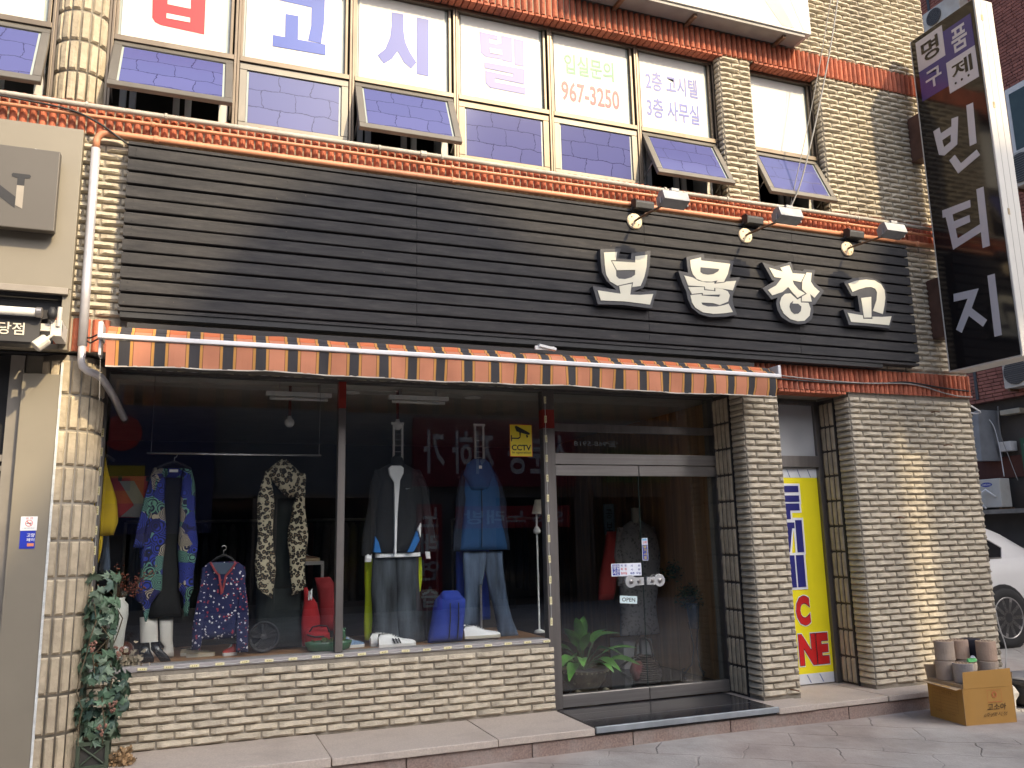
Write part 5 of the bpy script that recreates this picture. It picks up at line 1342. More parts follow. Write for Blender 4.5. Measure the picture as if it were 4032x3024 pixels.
def shoe_rows(name, label, x0, x1, y, z0, h, mt, sole, toe=1, group=None, stripes=None, heel=None, n=2, dy=.11):
    t = thing(name, label, 'shoes', ((x0 + x1) / 2, y, z0), group)
    L_ = x1 - x0
    for i in range(n):
        yy = y + dy * i; sh = -.04 * i * 1
        prof = [(0, .62, .034), (.06, .92, .037), (.16, .98, .040), (.28, .95, .042), (.42, .70, .044), (.58, .50, .046), (.74, .40, .047), (.88, .32, .044), (.97, .22, .034), (1.0, .14, .02)]
        vs, fs = [], []; m_ = 10
        for (u, hh, w) in prof:
            uu = u if toe > 0 else 1 - u
            for k in range(m_):
                a = math.pi * k / (m_ - 1)
                vs.append((x0 + sh + L_ * uu, yy - w * math.cos(a) * (1 - .15 * math.sin(a)), z0 + .018 + (h - .018) * hh * math.sin(a) ** .6))
        for i_ in range(len(prof) - 1):
            for k in range(m_ - 1):
                a = i_ * m_ + k; fs.append((a, a + 1, a + m_ + 1, a + m_))
        fs.append(tuple(range(m_))); fs.append(tuple(range(len(prof) * m_ - m_, len(prof) * m_)))
        q = MB(); q.add(vs, fs); up_o = q.build('upper', mt, t, smooth=True)
        q = MB()
        ol = [(u if toe > 0 else 1 - u, -w * 1.06) for u, _, w in prof] + [((u if toe > 0 else 1 - u), w * 1.06) for u, _, w in reversed(prof)]
        q.prism(ol, lambda u, v: (x0 + sh + L_ * u, yy + v, z0), lambda u, v: (x0 + sh + L_ * u, yy + v, z0 + .022)); q.build('sole', sole, t)
        q = MB(); uc = .16 if toe > 0 else .84
        q.lathe([(.030, 0), (.026, .002)], (x0 + sh + L_ * uc, yy, z0 + h * .94), 12, sx=1.25, sy=.8); q.build('opening', M_blkc, up_o)
        q = MB()
        for s_ in range(5):
            u = (.36 + s_ * .065); uu = u if toe > 0 else 1 - u
            zz = z0 + h * (.86 - s_ * .085)
            q.tube([(x0 + sh + L_ * uu, yy - .022, zz - .010), (x0 + sh + L_ * uu, yy, zz + .004), (x0 + sh + L_ * uu, yy + .022, zz - .010)], .0035, 5)
        q.build('laces', M_white, up_o)
        if stripes:
            for s_ in range(3):
                u = .40 + s_ * .075; uu = u if toe > 0 else 1 - u; du = .032 * (1 if toe > 0 else -1)
                q = MB(); q.slab([(x0 + sh + L_ * uu, z0 + .026), (x0 + sh + L_ * (uu + du), z0 + .026), (x0 + sh + L_ * (uu - du * 1.0), z0 + h * .62), (x0 + sh + L_ * (uu - du * 2.0), z0 + h * .62)], yy - .052, yy - .040); q.build('side_stripe', stripes, up_o)
        if heel:
            uu = .02 if toe > 0 else .98
            q = MB(); q.loft([(z0 + h * .95, x0 + sh + L_ * uu - .006, x0 + sh + L_ * uu + .022), (z0 + h * .6, x0 + sh + L_ * uu - .010, x0 + sh + L_ * uu + .03)], yy, .042, 0, n=10); q.build('heel_tab', heel, up_o)
    return t
shoe_rows('sneakers', 'white low sneakers with three black side stripes', 1.405, 1.702, .66, .7005, .105, mat('white_leather', (.90, .89, .87), .5, var=.05), M_white, 1, stripes=M_blk, heel=M_blk)
q = MB(); q.lathe([(.155, 0), (.155, .010), (.145, .018), (.02, .02), (.012, .03), (.009, .43)], (2.29, .77, .7005), 24); ms = q.build('garment_stand', M_steel, None, label='round steel stand base and pole under the distressed jeans', cat='stand', smooth=False)
shoe_rows('sneakers', 'plain white leather sneakers on the round steel stand', 2.10, 2.41, .66, .7215, .105, mat('white_leather', (.90, .89, .87), .5), mat('cream_sole', (.55, .50, .40), .7), 1, heel=M_blk)
shoe_rows('sneakers', 'grey and blue chequered sneaker behind the green planter', 1.12, 1.318, .78, .7005, .09, mat('blue_check', (.18, .28, .45), .7, var=.5, scale=70), M_white, 1, n=1)
shoe_rows('slip_on_shoes', 'beige canvas shoes under the navy floral blouse', .015, .215, .84, .7005, .055, mat('beige_canvas', (.42, .34, .22), .8), mat('cream_sole', (.55, .50, .40), .7), 1)
shoe_rows('red_shoe', 'single red and yellow shoe right of the beige pair', .265, .365, .80, .7005, .085, mat('red_yellow_shoe', (.4, .03, .02), .6, var=.6, scale=14), M_white, -1, n=1)
# high heels
t = thing('black_heels', 'glossy black high heeled shoes beside the balloon', 'shoes', (-.22, .68, .70))
M_gl = mat('patent_black', (.012, .012, .013), .15)
for rows_, dx in ((G['heel1'], 0), (G['heel2'], 0)):
    q = MB(); q.loft([(z if k else z + .01, a, b_) for k, (z, a, b_) in enumerate(rows_)], .68, .045, .004, 3, n=12); q.build('shoe', M_gl, t, smooth=True)
q = MB(); q.lathe([(0, 0), (.035, .006), (.062, .035), (.070, .07), (.062, .105), (.04, .13), (0, .142)], (-.40, .70, .715), 18); q.build('balloon', mat('brown_latex', (.075, .025, .015), .2, coat=.5), None, smooth=True, label='shiny brown ball by the ivy stand in the window corner', cat='ball')
t = garment('yellow_hoodie', 'yellow hooded sweatshirt hanging at the far left of the window', 'hoodie', [(G['hoodie'], 'cloth', .09), (G['hoodie2'], 'cloth', .09)], M_yelc, Y0 - .1, amp=.018, nf=4)
hanger(t, -.64, 2.18, Y0 - .1, .1)
garment('denim_trousers', 'blue denim trousers hanging below the yellow hoodie', 'trousers', [(G['denim'], 'leg', .05)], M_denim, Y0 + .05)
t = garment('red_shorts', 'red and grey sports shorts clipped up behind the robe', 'shorts', [(G['short'], 'cloth', .03)], cl('coral_red_cloth', (.40, .05, .05)), Y0 + .25, amp=.006)
q = MB(); q.slab(G['shortg'], Y0 + .205, Y0 + .215); q.build('grey_stripe', M_gr, t)
q = MB(); q.box(-.53, -.505, Y0 + .21, Y0 + .26, 2.005, 2.04); q.box(-.335, -.31, Y0 + .21, Y0 + .26, 2.005, 2.04); q.build('clip', M_black, t)
t = garment('floral_blouse', 'navy blouse with small white and red flowers on black hanger', 'blouse', [(G['blouse'], 'body', .06), (G['blouseL'], 'sleeve', .04, Y0 - .1), (G['blouseR'], 'sleeve', .04, Y0 - .1)], M_flor, Y0 - .08, seed=5)
hanger(t, .243, 1.43, Y0 - .08, .085)
M_trim = cl('red_trim', (.28, .05, .06), .4, scale=60)
q = MB(); q.slab(G['blouseV'], Y0 - .148, Y0 - .142); q.build('neck_lining', cl('slate_lining', (.06, .085, .13)), t)
q = MB(); q.tube([(.150, Y0 - .150, 1.385), (.19, Y0 - .158, 1.315), (.215, Y0 - .162, 1.29), (.236, Y0 - .162, 1.16)], .008, 6); q.tube([(.33, Y0 - .150, 1.378), (.29, Y0 - .158, 1.315), (.262, Y0 - .162, 1.285), (.240, Y0 - .162, 1.16)], .008, 6); q.build('neck_trim', M_trim, t)
t = garment('leopard_scarf', 'long leopard print scarf draped with two hanging tails', 'scarf', [(G['scarfTop'], 'neck_loop', .10), (G['scarfL'], 'tail', .03, Y0 - .03), (G['scarfR'], 'tail', .03, Y0 - .03)], M_leo, Y0, amp=.02, nf=5, seed=9)
garment('black_trousers', 'wide black trousers hanging behind the leopard scarf', 'trousers', [([(2.0, .60, .80), (1.62, .60, .86), (1.18, .53, .88), (1.16, .53, .88)], 'top', .05), (G['pantsB'][2:], 'leg', .06)], cl('blackgreen_cloth', (.014, .019, .02)), Y0 + .13, seed=4)
# hub cap
t = thing('wheel_cover', 'black plastic wheel cover leaning in the left window', 'wheel cover', (.557, .76, .70))
M_hub = mat('dark_plastic', (.03, .031, .035), .45)
q = MB(); q.lathe([(.112, 0), (.115, .012), (.105, .02), (.092, .012), (.09, .0)], (.557, .79, .817), 32, (0, -1, .12)); q.build('rim', M_hub, t)
q = MB()
for k in range(5):
    for o_ in (-.18, .18):
        a = 2 * math.pi * k / 5 + o_ + .3
        q.obox((.557 + .06 * math.cos(a), .772, .817 + .06 * math.sin(a)), (.036 * math.cos(a), 0, .036 * math.sin(a)), (0, .006, 0), (-.008 * math.sin(a), 0, .008 * math.cos(a)))
q.lathe([(.028, 0), (.024, .02), (0, .024)], (.557, .785, .817), 16, (0, -1, .12)); q.build('spokes', M_hub, t)
t = garment('red_jacket', 'bright red baseball jacket with white emblem behind the red bag', 'jacket', [(G['redA'], 'body', .05)], M_redc, Y0 + .08)
q = MB(); zz = 1.07
for p in ([(.885, zz), (.893, zz), (.893, zz + .07), (.885, zz + .07)], [(.905, zz), (.913, zz), (.913, zz + .07), (.905, zz + .07)], [(.885, zz + .07), (.893, zz + .07), (.913, zz), (.905, zz)], [(.880, zz + .03), (.888, zz + .03), (.899, zz + .055), (.918, zz + .085), (.910, zz + .085), (.896, zz + .06)]):
    q.slab(p, Y0 + .008, Y0 + .014)
q.build('emblem', M_wht, t)
t = garment('red_jacket', 'dark red hooded jacket beside the window mullion', 'jacket', [(G['redB'], 'body', .06)], M_redd, Y0 + .16)
t = garment('red_bag', 'small red sports bag with black straps on the stage', 'bag', [([(.862, .885, 1.03), (.835, .862, 1.05), (.76, .862, 1.055), (.702, .875, 1.04)], 'bag_body', .07)], M_redc, Y0 - .0, amp=.004)
q = MB(); q.tube([(.89, .74, .84), (.91, .72, .875), (.96, .715, .885), (1.02, .72, .875), (1.04, .74, .83)], .006, 6); q.tube([(.87, .735, .82), (.93, .725, .80), (1.0, .73, .80)], .006, 6); q.build('strap', M_black, t)
t = thing('shoe_shelf', 'small silver framed shelf behind the leopard scarf', 'shelf', (.95, 1.05, .7))
q = MB(); q.box(.80, 1.02, .95, 1.2, 1.335, 1.362); q.box(1.0, 1.022, .95, .97, .7, 1.334); q.box(.80, .82, 1.18, 1.2, .7, 1.334); q.build('frame', M_steel, t)
shoe_rows('brown_shoe', 'brown leather shoe on top of the silver shelf', .80, 1.0, 1.05, 1.3625, .07, mat('brown_leather', (.12, .06, .035), .4), mat('tan_sole', (.3, .22, .13), .6), 1, n=1)
# green planter
t = thing('green_planter', 'low oval glazed green planter with frog at its end', 'planter', (1.03, .66, .70))
q = MB(); q.lathe([(.135, 0), (.16, .012), (.175, .05), (.178, .072), (.168, .072), (.16, .055), (0, .055)], (1.025, .66, .7005), 28, sx=1.0, sy=.42); q.build('bowl', M_greenp, t, smooth=True)
q = MB(); q.lathe([(.0, 0), (.022, .01), (.026, .035), (.018, .06), (.022, .075), (.014, .095), (0, .10)], (1.135, .68, .76), 12); q.lathe([(0, 0), (.009, .004), (.009, .014), (0, .018)], (1.122, .665, .845), 8); q.lathe([(0, 0), (.009, .004), (.009, .014), (0, .018)], (1.148, .665, .845), 8); q.build('frog', M_greenp, t, smooth=True)
q = MB(); rr = random.Random(3)
for k in range(60):
    a, r_ = rr.uniform(0, 6.28), rr.uniform(0, .13)
    p = Vector((1.02 + r_ * math.cos(a), .66 + .4 * r_ * math.sin(a), .757)); d = Vector((rr.uniform(-.02, .02), rr.uniform(-.02, .02), rr.uniform(.01, .035)))
    q.add([p, p + d + Vector((.008, 0, 0)), p + d * 1.3, p + d + Vector((-.008, 0, 0))], [(0, 1, 2, 3)])
q.build('moss', mat('moss_green', (.09, .13, .03), .8, isl=.5), t, kind='stuff')

Y1 = .82
def ladder(rows, y, label):
    (z1, a, b_), (z0, c, d) = rows
    t = thing('hanging_ladder', label, 'hanging rack', ((a + b_) / 2, y, z0), 'white hanging ladders')
    q = MB(); q.box(c, c + .016, y - .008, y + .008, z0, z1 - .02); q.box(d - .016, d, y - .008, y + .008, z0, z1 - .02); q.box(a, b_, y - .014, y + .014, z1 - .02, z1); q.build('rails', M_white, t)
    q = MB()
    for k in range(6): zz = z0 + .03 + k * (z1 - z0 - .08) / 5; q.tube([(c + .01, y, zz), (d - .01, y, zz)], .003, 6)
    q.build('rungs', M_steel, t)
ladder(G['lad1'], Y1 + .12, 'white hanging ladder rack above the black track jacket')
ladder(G['lad2'], Y1 + .12, 'white hanging ladder rack above the blue parka')
t = garment('track_jacket', 'charcoal track jacket with white zip line and blue hem panels', 'jacket', [(G['jk'], 'body', .065), (G['jkSl'], 'sleeve', .035, Y1 - .02), (G['jkSr'], 'sleeve', .035, Y1 - .02)], M_jk, Y1, amp=.014, seed=12)
q = MB(); q.slab(G['jkZip'], Y1 - .092, Y1 - .05); q.build('zip_panel', cl('white_cloth', (.85, .85, .86)), t)
for k, mt_ in (('jkBlueL', cl('bright_blue', (.03, .17, .48))), ('jkBlueR', cl('bright_blue', (.03, .17, .48))), ('jkWhiteR', cl('white_cloth', (.85, .85, .86)))):
    q = MB(); q.slab(G[k], Y1 - .086, Y1 - .03); q.build('side_panel', mt_, t)
q = MB(); q.slab(G['jkTick'], Y1 - .090, Y1 - .06); q.build('tick_emblem', M_wht, t)
for k in ('jkCuffL', 'jkCuffR'):
    q = MB(); q.loft(G[k], Y1 - .03, .045, .003, 3, n=12); q.build('cuff', cl('white_cloth', (.85, .85, .86)), t)
q = MB(); q.loft(G['jkHem'], Y1, .075, .008, 4); q.build('hem', cl('white_cloth', (.85, .85, .86)), t)
zc = G['jk'][0][0]
q = MB(); q.lathe([(.052, 0), (.058, .03), (.05, .075), (.02, .10), (0, .102)], ((G['jk'][0][1] + G['jk'][0][2]) / 2, Y1, zc - .03), 16, sx=1.0, sy=.8); q.build('collar', M_jk, t, smooth=True)
J = G['jeans']
def split(rows, a0, a1): return [(z, l + (r - l) * a0, l + (r - l) * a1) for z, l, r in rows]
garment('wide_jeans', 'wide faded black jeans below the charcoal track jacket', 'jeans', [(split(J, 0, .53), 'leg', .04), (split(J, .47, 1), 'leg', .04)], M_denimb, Y1 + .02, amp=.012, nf=3, seed=21)
garment('lime_trousers', 'lime green garment showing behind the faded black jeans', 'trousers', [(G['lime'], 'cloth', .05)], M_lime, Y1 + .13, amp=.012)
M_pd = cl('parka_sleeve_dark', (.012, .02, .04))
t = garment('hooded_parka', 'blue hooded parka with dark sleeves above distressed jeans', 'parka', [(G['parka'], 'body', .06), (G['hood'], 'hood', .035, Y1 - .05), (G['parkaSl'], 'sleeve', .035, Y1, M_pd), (G['parkaSr'], 'sleeve', .035, Y1, M_pd)], M_blue, Y1, amp=.014, seed=31)
q = MB(); q.tube([(2.30, Y1 - .078, 1.95), (2.302, Y1 - .08, 1.7), (2.296, Y1 - .075, 1.44)], .004, 5); q.build('zip', M_black, t)
q = MB(); q.box(2.275, 2.30, Y1 - .098, Y1 - .094, 2.10, 2.125); q.build('label_tag', M_white, t)
garment('distressed_jeans', 'flared distressed blue jeans hanging over the steel stand', 'jeans', [(G['jean2L'], 'leg', .035), (G['jean2R'], 'leg', .035)], M_denim, Y1 + .02, amp=.012, nf=3, seed=41)
garment('blue_trousers', 'royal blue cloth hanging behind the distressed jeans', 'trousers', [(G['blueC'], 'cloth', .04)], cl('royal_blue', (.02, .05, .32)), Y1 + .17)
def pack(name, label, rows, y, mt, th):
    t = garment(name, label, 'backpack', [(rows, 'pack_body', th)], mt, y, amp=.012, nf=4, seed=51)
    z1, a, b_ = rows[0]; z0 = rows[-1][0]
    q = MB(); q.loft([(z1 + .03, a + .02, b_ - .02), (z1, a - .005, b_ + .005), (z1 - .06, a - .012, b_ + .012), (z1 - .10, a, b_)], y - .012, th * 1.02, .008, 4, n=16); q.build('lid_flap', mt, t, smooth=True)
    q = MB()
    for u in (.30, .72): q.tube([(a + (b_ - a) * u, y - th - .012, z1 - .06), (a + (b_ - a) * u, y - th - .014, (z1 + z0) / 2), (a + (b_ - a) * u - .01, y - th - .006, z0 + .03)], .005, 5)
    q.build('strap', M_black, t)
    return t
pack('hiking_backpack', 'blue hiking backpack on the stage left of the white sneakers', G['pack'], Y1 - .12, cl('blue_nylon', (.022, .05, .34), .25), .11)
pack('hiking_backpack', 'black backpack behind the blue backpack', [(1.075, 1.80, 1.96), (1.02, 1.79, 1.97), (.70, 1.78, 1.95)], Y1 + .12, M_blkc, .08)
t = thing('table_lamp', 'small table lamp with cream cone shade beside the door post', 'lamp', (2.79, Y1 + .1, 1.55))
q = MB(); ls = G['lampS']; xc = (ls[1][1] + ls[1][2]) / 2
q.lathe([(.062, 0), (.03, .125)], (xc, .92, ls[1][0]), 20); q.build('shade', mat('cream_shade', (.5, .46, .36), .8), t)
q = MB(); q.lathe([(.0, 0), (.03, .012), (.034, .035), (.02, .06), (.008, .075), (.008, .18)], (xc - .02, .92, ls[1][0] - .18), 16); q.lathe([(.05, 0), (.04, .02), (.008, .03), (.008, ls[1][0] - .88)], (xc - .02, .92, .7005), 16); q.build('lamp_foot', M_white, t, smooth=True)

# ------------------------------------------------------------------ inside the door
M_stem = mat('plant_stem', (.08, .13, .04), .6)
M_leaf = mat('lily_leaf', (.085, .23, .04), .38, var=.25, scale=9, isl=.3)
t = thing('potted_peace_lily', 'broad leaved lily in ornate brown bowl behind the left door', 'potted plant', (3.20, .76, .156))
q = MB(); q.lathe([(.15, 0), (.155, .03), (.125, .05), (.11, .075), (.14, .10), (.185, .16), (.205, .225), (.212, .245), (.195, .245), (.18, .22), (0, .215)], (3.205, .76, .156), 30)
M_bowl = mat('brown_glazed_bowl', (.085, .065, .035), .35, var=.5, scale=18, bump=.4, bscale=40)
q.build('bowl', M_bowl, t, smooth=True)
q = MB()
for k in range(30):
    a = 2 * math.pi * k / 30
    q.lathe([(0, -.012), (.012, 0), (0, .012)], (3.205 + .21 * math.cos(a), .76 + .21 * math.sin(a), .156 + .228), 6)
for k in range(9):
    a = 2 * math.pi * k / 9 + .3
    q.lathe([(0, -.02), (.02, 0), (0, .02)], (3.205 + .165 * math.cos(a), .76 + .165 * math.sin(a), .156 + .15), 8)
for s_ in (-1, 1): q.lathe([(.028, 0), (.028, .03), (.012, .035)], (3.205 + s_ * .13, .62, .156 + .075), 12, (0, -1, 0))
q.build('bowl_ornament', mat('bowl_relief', (.20, .165, .10), .4, var=.3, scale=30), t)
q = MB(); q.lathe([(.18, 0), (.05, .012), (0, .012)], (3.205, .76, .378), 16); q.build('soil', mat('gravel_soil', (.12, .11, .10), .95, var=.6, scale=60), t)
def leaf_mesh(L_, W_, droop, seed):
    r = random.Random(seed); vs, fs = [], []; n = 7
    for i in range(n + 1):
        u = i / n
        w = W_ * (math.sin(math.pi * min(1, u ** .75)) ** .9) * (1 if u < .98 else .1) + .002
        x = L_ * u; z = -droop * u * u * L_
        for k in (-1, -.5, 0, .5, 1): vs.append((x, k * w, z + abs(k) * w * .35 + .004 * math.sin(u * 9 + k * 2)))
    for i in range(n):
        for k in range(4): a = i * 5 + k; fs.append((a, a + 1, a + 6, a + 5))
    q = MB(); q.add(vs, fs); return q.mesh('leaf', M_leaf, smooth=True)
lms = [leaf_mesh(.25, .048, .5, 1), leaf_mesh(.30, .042, .35, 2), leaf_mesh(.22, .052, .7, 3)]
rl = random.Random(14)
base = Vector((3.205, .76, .385))
for k in range(22):
    a = rl.uniform(0, 6.28); el = rl.choice([rl.uniform(.1, .5), rl.uniform(.5, .9), rl.uniform(.9, 1.35)])
    sl = rl.uniform(.10, .27)
    d = Vector((math.cos(a) * math.cos(el), math.sin(a) * math.cos(el) * .75, math.sin(el)))
    tip = base + d * sl + Vector((0, 0, .05))
    q = MB(); q.tube([base, base.lerp(tip, .6) + Vector((0, 0, .02)), tip], .004, 5); q.build('stalk', M_stem, t)
    inst('leaf', lms[k % 3], tip, t, rot=(rl.uniform(-.4, .4), -el * .9 + rl.uniform(-.15, .2), a))
# dressed mannequin
t = garment('dress_form', 'grey printed long dress on a headless cream dress form', 'dress form', [(G['mdress'], 'dress', .10)], M_grey, 1.9, amp=.02, seed=61)
q = MB(); xm = 4.42; q.lathe([(.055, 0), (.05, .03), (.047, .12), (.05, .16), (.0, .165)], (xm, 1.9, 1.64), 16); q.build('neck', mat('cream_form', (.36, .32, .25), .6), t, smooth=True)
q = MB(); q.loft([(1.60, 4.19, 4.27), (1.3, 4.15, 4.23), (1.0, 4.17, 4.24)], 1.9, .04, .01); q.loft([(1.60, 4.58, 4.65), (1.3, 4.62, 4.69), (1.0, 4.60, 4.67)], 1.9, .04, .01); q.build('sleeve', M_grey, t, smooth=True)
q = MB(); q.tube([(4.40, 1.9, .56), (4.40, 1.9, .30)], .014, 8)
for k in range(3):
    a = 2.09 * k + .5; q.tube([(4.40, 1.9, .31), (4.40 + .12 * math.cos(a), 1.9 + .12 * math.sin(a), .25), (4.40 + .22 * math.cos(a), 1.9 + .22 * math.sin(a), .17)], .012, 6)
q.build('tripod_stand', M_black, t)
garment('red_coat', 'long red coat hanging left of the grey dress', 'coat', [(G['coat'], 'cloth', .05)], cl('coral_coat', (.42, .045, .04)), 1.95, seed=71)
t = garment('sports_jersey', 'dark sports jersey with pale sleeve hanging inside the right door', 'jersey', [(G['jersey'], 'body', .05), (G['jerseyW'], 'sleeve', .03, 2.12, cl('pale_mint', (.26, .34, .31)))], M_teal, 2.2, seed=81)
q = MB(); q.box(4.26, 4.60, 2.0, 2.3, .154, .438); q.build('white_plinth', M_white, None, bevel=.004, label='low white box on the shop floor behind the dress form', cat='box')
# wicker basket
t = thing('wicker_basket', 'dark wicker basket with tall handle inside the right door', 'basket', (4.05, 1.2, .155))
q = MB()
for k in range(13):
    z = .165 + k * .019; r_ = .145 * math.sin(math.pi * (.30 + .05 * k)) ** .8
    q.tube([(4.06 + r_ * math.cos(a), 1.2 + r_ * math.sin(a), z + .004 * math.sin(a * 12 + k * math.pi)) for a in [2 * math.pi * i / 24 for i in range(25)]], .009, 5, cap=False)
M_wick = mat('dark_wicker', (.045, .026, .018), .7, var=.3, scale=40)
q.build('woven_body', M_wick, t)
q = MB(); q.tube([(3.95, 1.2, .38), (3.97, 1.2, .50), (4.0, 1.2, .56), (4.06, 1.2, .57), (4.12, 1.2, .52), (4.15, 1.2, .38)], .012, 6); q.build('handle', M_wick, t)
garment('red_cushion', 'dusty red cloth bundle beside the wicker basket', 'cloth', [([(.36, 3.90, 3.98), (.28, 3.87, 4.02), (.19, 3.90, 4.0)], 'cloth', .08)], cl('dusty_red', (.2, .05, .05)), 1.15)
def bushy(name, label, c, R, pot, n, seed):
    t = thing(name, label, 'potted plant', (c[0], c[1], pot[0] if pot else c[2]))
    r = random.Random(seed); q = MB()
    for k in range(n):
        d = Vector((r.gauss(0, .5), r.gauss(0, .5), r.gauss(0, .4)))
        if d.length > 1: d.normalize()
        p = Vector(c) + Vector((d.x * R[0], d.y * R[0], d.z * R[1] - .3 * R[1] * (d.x ** 2 + d.y ** 2)))
        u = Vector((r.gauss(0, 1), r.gauss(0, 1), r.gauss(0, .7))).normalized(); w = u.orthogonal().normalized() * r.uniform(.006, .012); u *= r.uniform(.02, .045)
        q.add([p, p + u * .5 + w, p + u, p + u * .5 - w], [(0, 1, 2, 3)])
    q.build('foliage', mat('dark_foliage', (.035, .075, .03), .5, isl=.5), t, kind='stuff')
    return t
p2 = G['pot2']; px = (p2[0][1] + p2[0][2]) / 2
t = bushy('stand_plant', 'small leaved plant in blue pot on wrought iron stand', (px, 1.3, .93), (.17, .14), (.2,), 700, 3)
q = MB(); q.lathe([(.045, 0), (.062, .12), (.075, .24), (.068, .245), (.06, .22), (0, .22)], (px, 1.3, .60), 18); q.build('pot', mat('blue_glaze', (.03, .07, .11), .3), t, smooth=True)
q = MB()
for k in range(3):
    a = 2.09 * k + .4; q.tube([(px + .06 * math.cos(a), 1.3 + .06 * math.sin(a), .66), (px + .02 * math.cos(a), 1.3 + .02 * math.sin(a), .42), (px + .05 * math.cos(a), 1.3 + .05 * math.sin(a), .26), (px + .13 * math.cos(a), 1.3 + .13 * math.sin(a), .17), (px + .15 * math.cos(a), 1.3 + .15 * math.sin(a), .21), (px + .12 * math.cos(a), 1.3 + .12 * math.sin(a), .22)], .006, 6)
q.build('iron_stand', M_black, t)
p3 = G['plant3']; bushy('hanging_plant', 'dark leafy plant just above the stand plant behind the door', ((p3[0][1] + p3[0][2]) / 2, 1.6, 1.16), (.17, .12), None, 450, 5)
q = MB(); q.lathe([(0, 0), (.012, .02), (.03, .14), (.034, .17), (.012, .24), (.008, .25), (.007, .33)], (2.93, .75, 1.17), 10); q.build('folded_umbrella', cl('umbrella_blue', (.012, .03, .22)), None, smooth=True, label='small folded blue umbrella hanging beside the left door edge', cat='umbrella')
# dark clothes racks deep in the shop
rr = random.Random(77)
dark_cols = [(.03, .03, .035), (.02, .025, .04), (.045, .04, .04), (.06, .02, .02), (.02, .035, .03), (.07, .065, .06)]
for ri, (xa, xb, yy, lb) in enumerate(((-.6, 2.6, 3.2, 'far row of dark clothes behind the display window'), (2.9, 4.2, 3.6, 'row of dark clothes deep inside behind the door'))):
    t = thing('clothes_rack', lb, 'clothes rack', ((xa + xb) / 2, yy, .155))
    q = MB(); q.tube([(xa, yy, 1.75), (xb, yy, 1.75)], .014, 8); q.tube([(xa, yy, .155), (xa, yy, 1.75)], .014, 8); q.tube([(xb, yy, .155), (xb, yy, 1.75)], .014, 8); q.build('frame', M_steel, t)
    x = xa + .06; k = 0
    while x < xb - .06:
        c = rr.choice(dark_cols); w = rr.uniform(.025, .05); zb = rr.uniform(.65, 1.0)
        q = MB(); q.loft([(1.72, x - .01, x + .01), (1.66, x - w, x + w), (zb, x - w * 1.1, x + w * 1.1)], yy, .22, .01, 3, n=12, step=.2, seed=k)
        q.build('hung_garment', cl('rack_cloth_%d' % dark_cols.index(c), c), t, smooth=True)
        x += w * 2 + .012; k += 1
t = thing('hanging_notice', 'pale blue price notice hanging above the red coat', 'notice', (4.1, 2.3, 1.45))
b1 = G['board1']; q = MB(); q.box(b1[0][1], b1[0][2], 2.3, 2.31, b1[1][0], b1[0][0]); q.build('card', mat('notice_blue', (.12, .17, .19), .6), t)
q = MB(); xc = (b1[0][1] + b1[0][2]) / 2
for i, ch in enumerate('공보'): text_y(q, ch, xc - .04, xc + .04, b1[0][0] - .16 - i * .14, b1[0][0] - .06 - i * .14, 2.298, .01)
q.build('lettering', M_black, t)
# ------------------------------------------------------------------ grey neighbouring shopfront at left
M_taupe = mat('taupe_metal_panel', (0.235, 0.208, 0.158), 0.5, 0.1, var=0.05, scale=2, dirt=(.20, .175, .135), dscale=1.5, damt=.4)
M_taupe_d = mat('dark_taupe_panel', (0.105, 0.094, 0.08), 0.5, 0.1, var=0.05, scale=2)
nb = thing('neighbour_shopfront', 'taupe metal clad shopfront at the left edge', 'shopfront', (-2, 0, 0))
q = MB(); q.box(-3.6, -.795, -.10, -.012, 3.17, 4.295); q.box(-.845, -.795, -.1, -.012, 2.765, 3.169); q.box(-3.6, -.846, -.1, -.012, 2.765, 2.80); q.build('fascia_panel', M_taupe, nb, bevel=.003)
q = MB(); q.box(-3.6, -.81, -.135, -.1005, 3.125, 3.169); q.build('fascia_lip', mat('taupe_light', (.29, .255, .21), .45), nb, bevel=.003)
q = MB(); q.box(-3.6, -.846, -.03, -.0125, 2.801, 3.169); q.build('recess_back', M_black, nb)
q = MB(); q.box(-3.6, -.80, .02, .4, 2.755, 2.764); q.build('soffit', M_black, nb)
q = MB(); q.box(-1.048, -.832, -.006, .2, 0.152, 2.62); q.box(-1.048, -.79, .08, .2, 2.62, 2.754); q.build('jamb_panel', M_taupe, nb, bevel=.003)
q = MB(); q.box(-.8315, -.818, -.012, .1, .152, 2.70); q.build('sealant_strip', mat('white_sealant', (.6, .62, .6), .6, var=.2, scale=20, bump=.5, bscale=60), nb)
q = MB(); q.box(-3.6, -1.049, .1, .14, .152, 2.75); q.build('shop_door', mat('door_tint', (.03, .03, .032), .15), nb)
q = MB(); q.box(-3.6, -1.10, .06, .0995, 2.06, 2.10); q.box(-3.6, -1.10, .06, .0995, 2.0, 2.03); q.box(-1.13, -1.05, .05, .0995, .152, 2.745); q.build('door_frame', mat('door_frame_taupe', (.22, .2, .17), .5), nb)
t = thing('cutout_letter_sign', 'grey box sign with cut-out letter N on taupe fascia', 'sign', (-1.6, -.13, 3.47))
q = MB(); q.box(-2.6, -.905, -.215, -.1505, 3.515, 4.065); q.build('box_face', M_taupe_d, t, bevel=.006)
q = MB(); q.box(-2.58, -.92, -.150, -.1005, 3.53, 4.05); q.build('box_body', M_black, t)
M_cut = mat('letter_lit_tone', (.30, .265, .215), .5)  # paler tone paints the sunlit part of the cut-out letter
q = MB(); yN = -.2165
def dN(p): return p
sw0, sw1 = -1.135, -1.094
q.slab([(sw0, 3.665), (sw1, 3.645), (sw1, 3.80), (sw0, 3.80)], yN - .0008, yN); q.build('letter_lit_part', M_cut, t)
